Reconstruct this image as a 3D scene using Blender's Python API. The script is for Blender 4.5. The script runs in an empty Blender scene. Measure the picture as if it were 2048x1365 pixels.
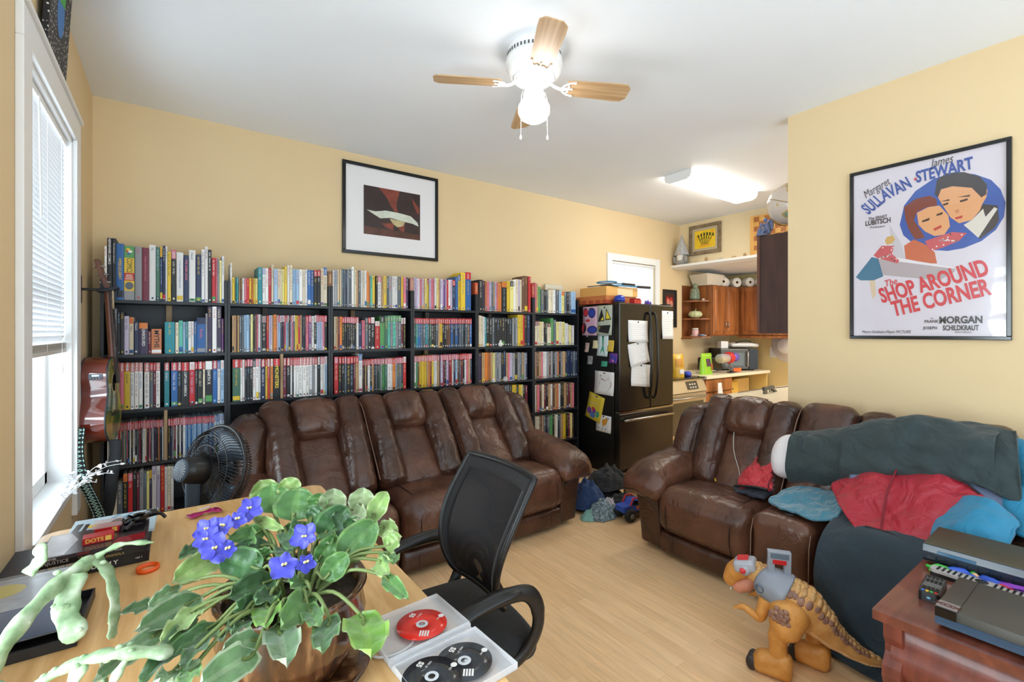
import bpy, math, random
from mathutils import Vector, Matrix, Euler, noise
PI = math.pi
S = bpy.context.scene
COL = S.collection

# ------------------------------------------------------------------ camera, world, lights, exposure
cd = bpy.data.cameras.new('camera')
cam = bpy.data.objects.new('camera', cd); COL.objects.link(cam)
cd.sensor_width = 36.0; cd.sensor_fit = 'HORIZONTAL'
cd.lens = 937 / 2048 * 36.0
cd.shift_y = -18.5 / 2048
cd.clip_start = 0.02; cd.clip_end = 100
cam.location = (0, 0, 1.47)
cam.rotation_euler = (PI / 2, 0, -math.atan2(937, 1296))
S.camera = cam

S.view_settings.view_transform = 'Standard'
S.view_settings.look = 'None'
S.view_settings.exposure = 1.02
S.view_settings.gamma = 1.0
S.view_settings.use_curve_mapping = False
S.cycles.max_bounces = 8
S.cycles.diffuse_bounces = 4
S.cycles.glossy_bounces = 4
S.cycles.transmission_bounces = 8
S.cycles.transparent_max_bounces = 12
S.cycles.use_denoising = True
S.cycles.caustics_reflective = False
S.cycles.caustics_refractive = False
S.cycles.sample_clamp_indirect = 6.0

W = bpy.data.worlds.new('daylight'); S.world = W
W.use_nodes = True
_t = W.node_tree; _bg = _t.nodes['Background']          # overcast sky above, lower half made brighter to lift the ceiling
_tc = _t.nodes.new('ShaderNodeTexCoord'); _sx = _t.nodes.new('ShaderNodeSeparateXYZ'); _mr = _t.nodes.new('ShaderNodeMapRange')
_mr.inputs['From Min'].default_value = -0.25; _mr.inputs['From Max'].default_value = 0.25; _mr.inputs['To Min'].default_value = 2.2; _mr.inputs['To Max'].default_value = 1.1
_t.links.new(_tc.outputs['Generated'], _sx.inputs[0]); _t.links.new(_sx.outputs['Z'], _mr.inputs['Value']); _t.links.new(_mr.outputs['Result'], _bg.inputs[1])
_bg.inputs[0].default_value = (0.74, 0.885, 1.0, 1)

def area(name, loc, rot, sx, sy, power, col=(1, 1, 1), spread=180):
    l = bpy.data.lights.new(name, 'AREA'); l.shape = 'RECTANGLE'; l.size = sx; l.size_y = sy
    l.energy = power; l.color = col; l.spread = math.radians(spread)
    o = bpy.data.objects.new(name, l); COL.objects.link(o); o.location = loc; o.rotation_euler = rot
    return o
# daylight outside the two windows of the window wall, and outside the kitchen window
area('daylight_window', (-0.95, 2.75, 1.35), (0, -PI / 2 - 0.35, 0), 1.9, 1.2, 24, (0.84, 0.93, 1.0))
area('daylight_window_near', (-0.95, 0.72, 1.35), (0, -PI / 2 - 0.35, 0), 1.9, 1.2, 68, (0.84, 0.93, 1.0))
area('kitchen_fill_light', (6.3, 1.9, 2.33), (0, 0, 0), 0.5, 0.9, 16, (1.0, 0.95, 0.86))  # unseen lamp, added to brighten the dim kitchen
area('daylight_kitchen_window', (4.81, 4.5, 2.0), (-PI / 2, 0, 0), 1.0, 0.9, 1.5, (0.95, 0.97, 1.0))

# ------------------------------------------------------------------ helpers
def lin(c):
    c = c / 255.0
    return c / 12.92 if c <= 0.04045 else ((c + 0.055) / 1.055) ** 2.4
def rgb(r, g=None, b=None):
    if isinstance(r, str):
        r = r.lstrip('#'); r, g, b = int(r[0:2], 16), int(r[2:4], 16), int(r[4:6], 16)
    elif g is None:
        if isinstance(r, (tuple, list)): r, g, b = r[:3]
        else: g = b = r
    return (lin(r), lin(g), lin(b), 1.0)

MATS = {}
def _new(name):
    m = bpy.data.materials.new(name); m.use_nodes = True
    return m, m.node_tree, m.node_tree.nodes['Principled BSDF']
def mat(name, c, rough=0.5, metal=0.0, spec=None, trans=0.0, alpha=1.0, emit=0.0, emitc=None, coat=0.0, sheen=0.0, sss=0.0, bump=0.0, bscale=200.0, var=0.0, vscale=8.0, ior=None):
    """plain surface, with an optional fine noise bump and an optional patchy colour variation"""
    if name in MATS: return MATS[name]
    m, t, b = _new(name)
    col = rgb(c)
    b.inputs['Base Color'].default_value = col
    b.inputs['Roughness'].default_value = rough
    b.inputs['Metallic'].default_value = metal
    if spec is not None: b.inputs['Specular IOR Level'].default_value = spec
    b.inputs['Transmission Weight'].default_value = trans
    b.inputs['Alpha'].default_value = alpha
    if ior: b.inputs['IOR'].default_value = ior
    if emit:
        b.inputs['Emission Color'].default_value = rgb(emitc) if emitc else col
        b.inputs['Emission Strength'].default_value = emit
    b.inputs['Coat Weight'].default_value = coat
    b.inputs['Sheen Weight'].default_value = sheen
    if bump or var:
        tc = t.nodes.new('ShaderNodeTexCoord')
    if bump:
        n = t.nodes.new('ShaderNodeTexNoise'); n.inputs['Scale'].default_value = bscale; n.inputs['Detail'].default_value = 3
        bp = t.nodes.new('ShaderNodeBump'); bp.inputs['Strength'].default_value = bump; bp.inputs['Distance'].default_value = 0.01
        t.links.new(tc.outputs['Object'], n.inputs['Vector']); t.links.new(n.outputs['Fac'], bp.inputs['Height'])
        t.links.new(bp.outputs['Normal'], b.inputs['Normal'])
    if var:
        n2 = t.nodes.new('ShaderNodeTexNoise'); n2.inputs['Scale'].default_value = vscale; n2.inputs['Detail'].default_value = 4
        mp = t.nodes.new('ShaderNodeMapRange'); mp.inputs['From Min'].default_value = 0.3; mp.inputs['From Max'].default_value = 0.7
        mp.inputs['To Min'].default_value = 1 - var; mp.inputs['To Max'].default_value = 1 + var
        mx = t.nodes.new('ShaderNodeVectorMath'); mx.operation = 'SCALE'; mx.inputs[0].default_value = col[:3]
        t.links.new(tc.outputs['Object'], n2.inputs['Vector']); t.links.new(n2.outputs['Fac'], mp.inputs['Value'])
        t.links.new(mp.outputs['Result'], mx.inputs['Scale']); t.links.new(mx.outputs['Vector'], b.inputs['Base Color'])
    MATS[name] = m
    return m

def wood(name, c1, c2, scale=(1, 12, 12), rough=0.4, coat=0.0, dist=2.0, bump=0.0, detail=5, lo=0.35, hi=0.65):
    """streaked wood grain running along the object's x axis (scale small = long streaks)"""
    if name in MATS: return MATS[name]
    m, t, b = _new(name)
    tc = t.nodes.new('ShaderNodeTexCoord'); mp = t.nodes.new('ShaderNodeMapping'); mp.inputs['Scale'].default_value = scale
    n = t.nodes.new('ShaderNodeTexNoise'); n.inputs['Scale'].default_value = 2.2; n.inputs['Detail'].default_value = detail; n.inputs['Distortion'].default_value = dist * 0.2
    r = t.nodes.new('ShaderNodeValToRGB')
    r.color_ramp.elements[0].position = lo; r.color_ramp.elements[0].color = rgb(c1)
    r.color_ramp.elements[1].position = hi; r.color_ramp.elements[1].color = rgb(c2)
    t.links.new(tc.outputs['Object'], mp.inputs['Vector']); t.links.new(mp.outputs['Vector'], n.inputs['Vector'])
    t.links.new(n.outputs['Fac'], r.inputs['Fac']); t.links.new(r.outputs['Color'], b.inputs['Base Color'])
    b.inputs['Roughness'].default_value = rough; b.inputs['Coat Weight'].default_value = coat
    if bump:
        bp = t.nodes.new('ShaderNodeBump'); bp.inputs['Strength'].default_value = bump; bp.inputs['Distance'].default_value = 0.003
        t.links.new(n.outputs['Fac'], bp.inputs['Height']); t.links.new(bp.outputs['Normal'], b.inputs['Normal'])
    MATS[name] = m
    return m

def leather(name, c1, c2, rough=0.36, scale=1.0):
    if name in MATS: return MATS[name]
    m, t, b = _new(name)
    tc = t.nodes.new('ShaderNodeTexCoord')
    n = t.nodes.new('ShaderNodeTexNoise'); n.inputs['Scale'].default_value = 5 * scale; n.inputs['Detail'].default_value = 6
    r = t.nodes.new('ShaderNodeValToRGB')
    r.color_ramp.elements[0].position = 0.35; r.color_ramp.elements[0].color = rgb(c1)
    r.color_ramp.elements[1].position = 0.7; r.color_ramp.elements[1].color = rgb(c2)
    t.links.new(tc.outputs['Object'], n.inputs['Vector']); t.links.new(n.outputs['Fac'], r.inputs['Fac']); t.links.new(r.outputs['Color'], b.inputs['Base Color'])
    # soft creases and a fine grain
    w = t.nodes.new('ShaderNodeTexNoise'); w.inputs['Scale'].default_value = 9 * scale; w.inputs['Detail'].default_value = 2.0; w.inputs['Distortion'].default_value = 1.6
    g = t.nodes.new('ShaderNodeTexVoronoi'); g.inputs['Scale'].default_value = 260 * scale
    ad = t.nodes.new('ShaderNodeMath'); ad.operation = 'MULTIPLY_ADD'; ad.inputs[1].default_value = 0.05
    bp = t.nodes.new('ShaderNodeBump'); bp.inputs['Strength'].default_value = 0.34; bp.inputs['Distance'].default_value = 0.03
    for q in (w, g): t.links.new(tc.outputs['Object'], q.inputs['Vector'])
    t.links.new(g.outputs['Distance'], ad.inputs[0]); t.links.new(w.outputs['Fac'], ad.inputs[2])
    t.links.new(ad.outputs[0], bp.inputs['Height']); t.links.new(bp.outputs['Normal'], b.inputs['Normal'])
    b.inputs['Roughness'].default_value = rough; b.inputs['Specular IOR Level'].default_value = 0.55
    MATS[name] = m
    return m

def fabric(name, c, rough=0.85, folds=0.5, fscale=6.0, weave=500, sheen=0.1, dist=0.03):
    if name in MATS: return MATS[name]
    m, t, b = _new(name)
    b.inputs['Base Color'].default_value = rgb(c); b.inputs['Roughness'].default_value = rough; b.inputs['Sheen Weight'].default_value = sheen
    tc = t.nodes.new('ShaderNodeTexCoord')
    n = t.nodes.new('ShaderNodeTexNoise'); n.inputs['Scale'].default_value = fscale; n.inputs['Detail'].default_value = 3; n.inputs['Distortion'].default_value = 1.5
    g = t.nodes.new('ShaderNodeTexNoise'); g.inputs['Scale'].default_value = weave
    ad = t.nodes.new('ShaderNodeMath'); ad.operation = 'MULTIPLY_ADD'; ad.inputs[1].default_value = 0.04
    bp = t.nodes.new('ShaderNodeBump'); bp.inputs['Strength'].default_value = folds; bp.inputs['Distance'].default_value = dist
    for q in (n, g): t.links.new(tc.outputs['Object'], q.inputs['Vector'])
    t.links.new(g.outputs['Fac'], ad.inputs[0]); t.links.new(n.outputs['Fac'], ad.inputs[2])
    t.links.new(ad.outputs[0], bp.inputs['Height']); t.links.new(bp.outputs['Normal'], b.inputs['Normal'])
    MATS[name] = m
    return m

def attr_mat(name, rough=0.45, spec=0.5, coat=0.0):
    """printed matter: the mesh's own colour attribute"""
    if name in MATS: return MATS[name]
    m, t, b = _new(name)
    a = t.nodes.new('ShaderNodeVertexColor'); a.layer_name = 'print'
    t.links.new(a.outputs['Color'], b.inputs['Base Color'])
    b.inputs['Roughness'].default_value = rough; b.inputs['Specular IOR Level'].default_value = spec; b.inputs['Coat Weight'].default_value = coat
    MATS[name] = m
    return m

class MB:
    """collects shapes into one mesh"""
    def __init__(s): s.v = []; s.f = []; s.mi = []; s.sm = []; s.fc = []; s.M = Matrix(); s.col = None
    def add(s, vs, fs, mi=0, smooth=False):
        b = len(s.v); M = s.M
        s.v += [tuple(M @ Vector(p)) for p in vs]
        for f in fs:
            s.f.append(tuple(b + i for i in f)); s.mi.append(mi); s.sm.append(smooth); s.fc.append(s.col)
        return s
    def box(s, lo, hi, mi=0):
        (a, b, c), (d, e, f) = lo, hi
        return s.add([(a, b, c), (d, b, c), (d, e, c), (a, e, c), (a, b, f), (d, b, f), (d, e, f), (a, e, f)],
                     [(0, 3, 2, 1), (4, 5, 6, 7), (0, 1, 5, 4), (1, 2, 6, 5), (2, 3, 7, 6), (3, 0, 4, 7)], mi)
    def cbox(s, c, d, mi=0):
        return s.box([c[i] - d[i] / 2 for i in range(3)], [c[i] + d[i] / 2 for i in range(3)], mi)
    def quad(s, a, b, c, d, mi=0): return s.add([a, b, c, d], [(0, 1, 2, 3)], mi)
    def prism(s, poly, a, b, axis='z', mi=0, smooth=False):
        """polygon swept from a to b along axis; poly given in the other two axes (x,y / x,z / y,z)"""
        n = len(poly)
        def p(q, t): return {'z': (q[0], q[1], t), 'y': (q[0], t, q[1]), 'x': (t, q[0], q[1])}[axis]
        ar = sum(poly[i][0] * poly[(i + 1) % n][1] - poly[(i + 1) % n][0] * poly[i][1] for i in range(n))
        if (ar < 0) != (axis == 'y'): poly = poly[::-1]
        vs = [p(q, a) for q in poly] + [p(q, b) for q in poly]
        if a > b: vs = vs[n:] + vs[:n]
        fs = [tuple(range(n - 1, -1, -1)), tuple(range(n, 2 * n))]
        s.add(vs, fs, mi, False)
        return s.add(vs, [(i, (i + 1) % n, n + (i + 1) % n, n + i) for i in range(n)], mi, smooth)
    def tube(s, pts, r, n=10, mi=0, cap=True, flat=1.0, closed=False, up=(0, 0, 1)):
        """round or flattened bar along a list of points; r a number or one per point"""
        P = [Vector(p) for p in pts]; k = len(P)
        R = r if isinstance(r, (list, tuple)) else [r] * k
        vs = []; fs = []
        prev = None
        for i in range(k):
            if closed: d = P[(i + 1) % k] - P[i - 1]
            else: d = P[min(i + 1, k - 1)] - P[max(i - 1, 0)]
            d = d.normalized() if d.length > 1e-9 else Vector((0, 0, 1))
            if prev is None:
                ref = Vector(up)
                if abs(d.dot(ref)) > 0.95: ref = Vector((1, 0, 0)) if abs(d.x) < .9 else Vector((0, 1, 0))
                a = d.cross(ref).normalized()
            else:
                a = (prev - d * prev.dot(d))
                a = a.normalized() if a.length > 1e-6 else d.orthogonal().normalized()
            prev = a
            b = a.cross(d)
            for j in range(n):
                t = 2 * PI * j / n
                vs.append(P[i] + a * (math.cos(t) * R[i]) + b * (math.sin(t) * R[i] * flat))
        m = k if closed else k - 1
        for i in range(m):
            for j in range(n):
                q = (j + 1) % n; i2 = (i + 1) % k
                fs.append((i * n + q, i * n + j, i2 * n + j, i2 * n + q))
        s.add(vs, fs, mi, n > 4)
        if cap and not closed:
            s.add(vs[:n], [tuple(range(n))], mi); s.add(vs[-n:], [tuple(range(n - 1, -1, -1))], mi)
        return s
    def lathe(s, prof, n=32, mi=0, c=(0, 0, 0), rot=None, smooth=True, cap=True, a0=0, a1=2 * PI, mod=None):
        """prof: (radius, height) list revolved about z"""
        full = abs(a1 - a0 - 2 * PI) < 1e-6
        m = n if full else n + 1
        vs = []
        for r, z in prof:
            for j in range(m):
                t = a0 + (a1 - a0) * j / n
                rr = r * (mod(t, z) if mod else 1)
                p = Vector((rr * math.cos(t), rr * math.sin(t), z))
                if rot: p = rot @ p
                vs.append(p + Vector(c))
        fs = []
        for i in range(len(prof) - 1):
            for j in range(n):
                q = (j + 1) % m if full else j + 1
                fs.append((i * m + j, i * m + q, (i + 1) * m + q, (i + 1) * m + j))
        s.add(vs, fs, mi, smooth)
        if cap and full:
            if prof[0][0] > 1e-5: s.add(vs[:m], [tuple(range(m - 1, -1, -1))], mi)
            if prof[-1][0] > 1e-5: s.add(vs[-m:], [tuple(range(m))], mi)
        return s
    def ball(s, c, r, n=16, mi=0, m=None, rot=None):
        rx, ry, rz = r if isinstance(r, (tuple, list)) else (r, r, r)
        m = m or n // 2
        vs = []; fs = []
        for i in range(m + 1):
            a = PI * i / m
            for j in range(n):
                t = 2 * PI * j / n
                p = Vector((rx * math.sin(a) * math.cos(t), ry * math.sin(a) * math.sin(t), -rz * math.cos(a)))
                if rot: p = rot @ p
                vs.append(p + Vector(c))
        for i in range(m):
            for j in range(n):
                q = (j + 1) % n
                fs.append((i * n + j, i * n + q, (i + 1) * n + q, (i + 1) * n + j))
        return s.add(vs, fs, mi, True)
    def grid(s, fn, nu, nv, mi=0, smooth=True, wrap=False, flip=False):
        """fn(u, v) -> point, u and v in 0..1"""
        m = nu if wrap else nu + 1
        vs = [fn(i / nu, j / nv) for j in range(nv + 1) for i in range(m)]
        fs = []
        for j in range(nv):
            for i in range(nu):
                q = (i + 1) % m if wrap else i + 1
                f = (j * m + i, j * m + q, (j + 1) * m + q, (j + 1) * m + i)
                fs.append(f[::-1] if flip else f)
        return s.add(vs, fs, mi, smooth)
    def rbox(s, c, half, r, n=(8, 8, 4), puff=(0, 0, 0), fn=None, mi=0):
        """rounded, puffed box: fn(p, q) may bend a point p (q = its place in -1..1 on the cube)"""
        hx, hy, hz = half; r = min(r, hx, hy, hz)
        seen = {}; vs = []; fs = []
        def put(q):
            k = (round(q[0], 5), round(q[1], 5), round(q[2], 5))
            if k in seen: return seen[k]
            p = Vector((q[0] * hx, q[1] * hy, q[2] * hz))
            core = Vector((max(-hx + r, min(hx - r, p.x)), max(-hy + r, min(hy - r, p.y)), max(-hz + r, min(hz - r, p.z))))
            d = p - core
            if d.length > 1e-9: p = core + d.normalized() * r
            ax = (1 - q[0] ** 2, 1 - q[1] ** 2, 1 - q[2] ** 2)
            p.x += math.copysign(puff[0], q[0]) * ax[1] * ax[2] * abs(q[0])
            p.y += math.copysign(puff[1], q[1]) * ax[0] * ax[2] * abs(q[1])
            p.z += math.copysign(puff[2], q[2]) * ax[0] * ax[1] * abs(q[2])
            p += Vector(c)
            if fn: p = Vector(fn(p, q))
            seen[k] = len(vs); vs.append(p); return seen[k]
        def steps(m, h):
            # denser towards the rounded edge
            e = min(0.49, r / h) if h > 0 else 0.3
            k = max(2, m // 4)
            a = [-1 + e * (1 - math.cos(PI / 2 * i / k)) * 1.0 for i in range(k)]
            mid = m - 2 * k
            b = [-1 + e + (2 - 2 * e) * i / max(1, mid) for i in range(mid + 1)]
            return a + b + [-x for x in a[::-1]]
        A = [steps(n[0], hx), steps(n[1], hy), steps(n[2], hz)]
        for ax in range(3):
            u, w = [(1, 2), (2, 0), (0, 1)][ax]
            for sg in (-1, 1):
                for i in range(len(A[u]) - 1):
                    for j in range(len(A[w]) - 1):
                        f = []
                        for (ii, jj) in ((i, j), (i + 1, j), (i + 1, j + 1), (i, j + 1)):
                            q = [0, 0, 0]; q[ax] = sg; q[u] = A[u][ii]; q[w] = A[w][jj]
                            f.append(put(q))
                        fs.append(tuple(f) if sg > 0 else tuple(f[::-1]))
        return s.add(vs, fs, mi, True)
    def build(s, name, mats, parent=None, bevel=0, subsurf=0, solid=0, seg=2, auto=None):
        me = bpy.data.meshes.new(name)
        me.from_pydata(s.v, [], s.f)
        for m in (mats if isinstance(mats, (list, tuple)) else [mats]): me.materials.append(m)
        me.polygons.foreach_set('material_index', s.mi)
        me.polygons.foreach_set('use_smooth', s.sm)
        if any(c is not None for c in s.fc):
            ca = me.color_attributes.new('print', 'FLOAT_COLOR', 'CORNER')
            buf = []
            for p, c in zip(me.polygons, s.fc): buf += list(c or (1, 1, 1, 1)) * len(p.vertices)
            ca.data.foreach_set('color', buf)
        me.update()
        o = bpy.data.objects.new(name, me); COL.objects.link(o)
        if parent is not None: o.parent = parent
        if solid:
            md = o.modifiers.new('thickness', 'SOLIDIFY'); md.thickness = solid; md.offset = 0
        if bevel:
            md = o.modifiers.new('edges', 'BEVEL'); md.width = bevel; md.segments = seg; md.limit_method = 'ANGLE'; md.angle_limit = math.radians(40)
        if subsurf:
            md = o.modifiers.new('smooth', 'SUBSURF'); md.levels = subsurf; md.render_levels = subsurf
        return o

def tag(o, label=None, cat=None, group=None, kind=None):
    if label: o['label'] = label
    if cat: o['category'] = cat
    if group: o['group'] = group
    if kind: o['kind'] = kind
    return o
def empty(name, loc, rz=0, label=None, cat=None, group=None):
    o = bpy.data.objects.new(name, None); COL.objects.link(o)
    o.location = loc; o.rotation_euler = (0, 0, rz); o.empty_display_size = 0.05
    return tag(o, label, cat, group)
def struct(o): o['kind'] = 'structure'; return o
def copy_tree(o, parent=None):
    c = o.copy(); COL.objects.link(c); c.parent = parent
    for ch in list(o.children): copy_tree(ch, c)
    return c
def text(name, s, m, parent, loc, rot, size, ext=0.0004, align='CENTER', shear=0.0, bold=0.0, sx=1.0, space=1.0, label=None):
    """lettering as raised type; rot is a 3x3 matrix (columns = reading direction, up, facing)"""
    cu = bpy.data.curves.new(name, 'FONT'); cu.body = s; cu.size = size; cu.extrude = ext; cu.align_x = align; cu.align_y = 'CENTER'
    cu.shear = shear; cu.offset = bold; cu.space_character = space; cu.resolution_u = 3
    cu.materials.append(m)
    o = bpy.data.objects.new(name, cu); COL.objects.link(o); o.parent = parent
    o.matrix_local = Matrix.Translation(loc) @ rot.to_4x4() @ Matrix.Diagonal((sx, 1, 1, 1))
    if label: o['label'] = label
    TEXTS.append(o)
    return o
TEXTS = []
def cols(a, b, c): return Matrix((a, b, c)).transposed()
FACE_Y = cols((1, 0, 0), (0, 0, 1), (0, -1, 0))        # reads left to right on a face looking towards -y
SPINE_Y = cols((0, 0, -1), (1, 0, 0), (0, -1, 0))      # reads downwards on a spine looking towards -y
FACE_MX = cols((0, -1, 0), (0, 0, 1), (-1, 0, 0))      # on a face looking towards -x
FLAT_Z = cols((1, 0, 0), (0, 1, 0), (0, 0, 1))
def nz(x, y, z, s=1.0): return noise.noise(Vector((x * s, y * s, z * s)))
def smooth_path(pts, n=6):
    """Catmull-Rom through the points"""
    P = [Vector(p) for p in pts]; out = []
    for i in range(len(P) - 1):
        a, b, c, d = P[max(i - 1, 0)], P[i], P[i + 1], P[min(i + 2, len(P) - 1)]
        for k in range(n):
            t = k / n
            out.append(0.5 * ((2 * b) + (c - a) * t + (2 * a - 5 * b + 4 * c - d) * t * t + (3 * b - a - 3 * c + d) * t ** 3))
    return out + [P[-1]]
rnd = random.Random(7)
# ------------------------------------------------------------------ the room
YW, XL, XK, XR, YE, ZC = 3.97, -0.416, 5.787, 3.48, 1.523, 2.972
XK2, ZK = 7.10, 2.385                        # the far end of the kitchen and its lower ceiling
YB = -2.0                                  # how far the room runs on behind the photographer
def plaster(name, c, rough=0.75):
    return mat(name, c, rough, bump=0.06, bscale=90, var=0.015, vscale=1.5)
M_wall = plaster('yellow_wall_paint', (226, 201, 158))
M_ceil = plaster('ceiling_paint', (238, 243, 250))
M_white = mat('white_gloss_paint', (238, 238, 238), 0.4, bump=0.03, bscale=60)

def floor_mat():
    m, t, b = _new('laminate_planks')
    tc = t.nodes.new('ShaderNodeTexCoord')
    mp = t.nodes.new('ShaderNodeMapping'); mp.inputs['Rotation'].default_value = (0, 0, PI / 2)
    br = t.nodes.new('ShaderNodeTexBrick'); br.offset = 0.37
    br.inputs['Scale'].default_value = 1.0; br.inputs['Brick Width'].default_value = 0.62; br.inputs['Row Height'].default_value = 0.066
    br.inputs['Mortar Size'].default_value = 0.0007; br.inputs['Mortar Smooth'].default_value = 0.3
    br.inputs['Color1'].default_value = rgb(238, 196, 146); br.inputs['Color2'].default_value = rgb(247, 209, 161); br.inputs['Mortar'].default_value = rgb(212, 166, 118)
    t.links.new(tc.outputs['Object'], mp.inputs['Vector']); t.links.new(mp.outputs['Vector'], br.inputs['Vector'])
    mp2 = t.nodes.new('ShaderNodeMapping'); mp2.inputs['Scale'].default_value = (26, 1.6, 1)
    n = t.nodes.new('ShaderNodeTexNoise'); n.inputs['Scale'].default_value = 2.4; n.inputs['Detail'].default_value = 6; n.inputs['Distortion'].default_value = 0.6
    t.links.new(tc.outputs['Object'], mp2.inputs['Vector']); t.links.new(mp2.outputs['Vector'], n.inputs['Vector'])
    r = t.nodes.new('ShaderNodeMapRange'); r.inputs['From Min'].default_value = 0.3; r.inputs['From Max'].default_value = 0.75; r.inputs['To Min'].default_value = 1.06; r.inputs['To Max'].default_value = 0.84
    t.links.new(n.outputs['Fac'], r.inputs['Value'])
    v = t.nodes.new('ShaderNodeVectorMath'); v.operation = 'SCALE'
    t.links.new(br.outputs['Color'], v.inputs[0]); t.links.new(r.outputs['Result'], v.inputs['Scale'])
    t.links.new(v.outputs['Vector'], b.inputs['Base Color'])
    b.inputs['Roughness'].default_value = 0.34; b.inputs['Specular IOR Level'].default_value = 0.4
    return m
struct(MB().box((XL - 0.2, YB, -0.08), (XK2 + 0.2, YW + 0.2, 0)).build('floor', floor_mat()))
struct(MB().box((XL - 0.2, YB, ZC), (XK + 0.2, YW + 0.2, ZC + 0.1)).build('ceiling', M_ceil))
# window openings: y0, y1, z0, z1
WIN1 = (2.285, 3.215, 0.70, 2.44); WIN2 = (0.25, 1.18, 0.70, 2.44); KWIN = (4.385, 5.235, 1.45, 2.355)
def holed(axis, at, th, a0, a1, z0, z1, holes):
    """a wall slab with rectangular openings"""
    mb = MB(); cur = a0
    def bx(p, q, r, s):
        if q - p < 1e-6 or s - r < 1e-6: return
        if axis == 'x': mb.box((at, p, r), (at + th, q, s))
        else: mb.box((p, at, r), (q, at + th, s))
    for (h0, h1, k0, k1) in sorted(holes):
        bx(cur, h0, z0, z1); bx(h0, h1, z0, k0); bx(h0, h1, k1, z1); cur = h1
    bx(cur, a1, z0, z1)
    return mb
struct(holed('x', XL - 0.16, 0.16, YB, YW, 0, ZC, [WIN2, WIN1]).build('wall_left', M_wall))
struct(holed('y', YW, 0.16, XL - 0.16, XK2 + 0.16, 0, ZC, [KWIN]).build('wall_back', M_wall))
struct(MB().box((XK2, YB, 0), (XK2 + 0.16, YW, ZC)).build('wall_kitchen', plaster('kitchen_yellow_paint', (238, 214, 150))))
struct(MB().box((XK, YB, ZK), (XK + 0.14, YW, ZC)).build('wall_header', plaster('yellow_wall_paint_lit', (240, 222, 184))))  # same wall paint, colour lightened to stand for the brighter kitchen light
struct(MB().box((XK, YB, ZK - 0.04), (XK2, YW, ZK)).build('trim_6', M_ceil))
struct(MB().box((XR, YB, 0), (XR + 0.13, YE, ZC)).build('wall_right', M_wall))
# the peeling corner boss beside the window
struct(MB().box((XL, 1.60, 0), (XL + 0.012, 2.11, ZC)).build('trim_5', M_wall, bevel=0.006))
M_base = mat('baseboard_paint', (232, 226, 214), 0.45)
struct(MB().prism([(YW, 0.0), (YW - 0.018, 0.0), (YW - 0.018, 0.085), (YW - 0.008, 0.1), (YW, 0.1)], XL, 3.6, 'x').build('baseboard_back', M_base))
struct(MB().prism([(XR, 0.0), (XR - 0.018, 0.0), (XR - 0.018, 0.085), (XR - 0.008, 0.1), (XR, 0.1)], YB, YE, 'y').build('baseboard_right', M_base))

# ---- windows on the window wall
def pane_mat():
    m, t, b = _new('window_glass')
    g = t.nodes.new('ShaderNodeBsdfGlossy'); g.inputs['Roughness'].default_value = 0.02; tr = t.nodes.new('ShaderNodeBsdfTransparent'); tr.inputs['Color'].default_value = (0.93, 0.95, 0.95, 1)
    mx = t.nodes.new('ShaderNodeMixShader'); mx.inputs[0].default_value = 0.06
    t.links.new(tr.outputs[0], mx.inputs[1]); t.links.new(g.outputs[0], mx.inputs[2]); t.links.new(mx.outputs[0], t.nodes['Material Output'].inputs[0])
    return m
M_glass = pane_mat()
def slat_mat():
    m, t, b = _new('blind_slat')
    b.inputs['Base Color'].default_value = rgb(240, 242, 246); b.inputs['Roughness'].default_value = 0.45
    tr = t.nodes.new('ShaderNodeBsdfTranslucent'); tr.inputs['Color'].default_value = rgb(235, 240, 248)
    mx = t.nodes.new('ShaderNodeMixShader'); mx.inputs[0].default_value = 0.10
    t.links.new(b.outputs[0], mx.inputs[1]); t.links.new(tr.outputs[0], mx.inputs[2]); t.links.new(mx.outputs[0], t.nodes['Material Output'].inputs[0])
    return m
M_slat = slat_mat()
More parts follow.
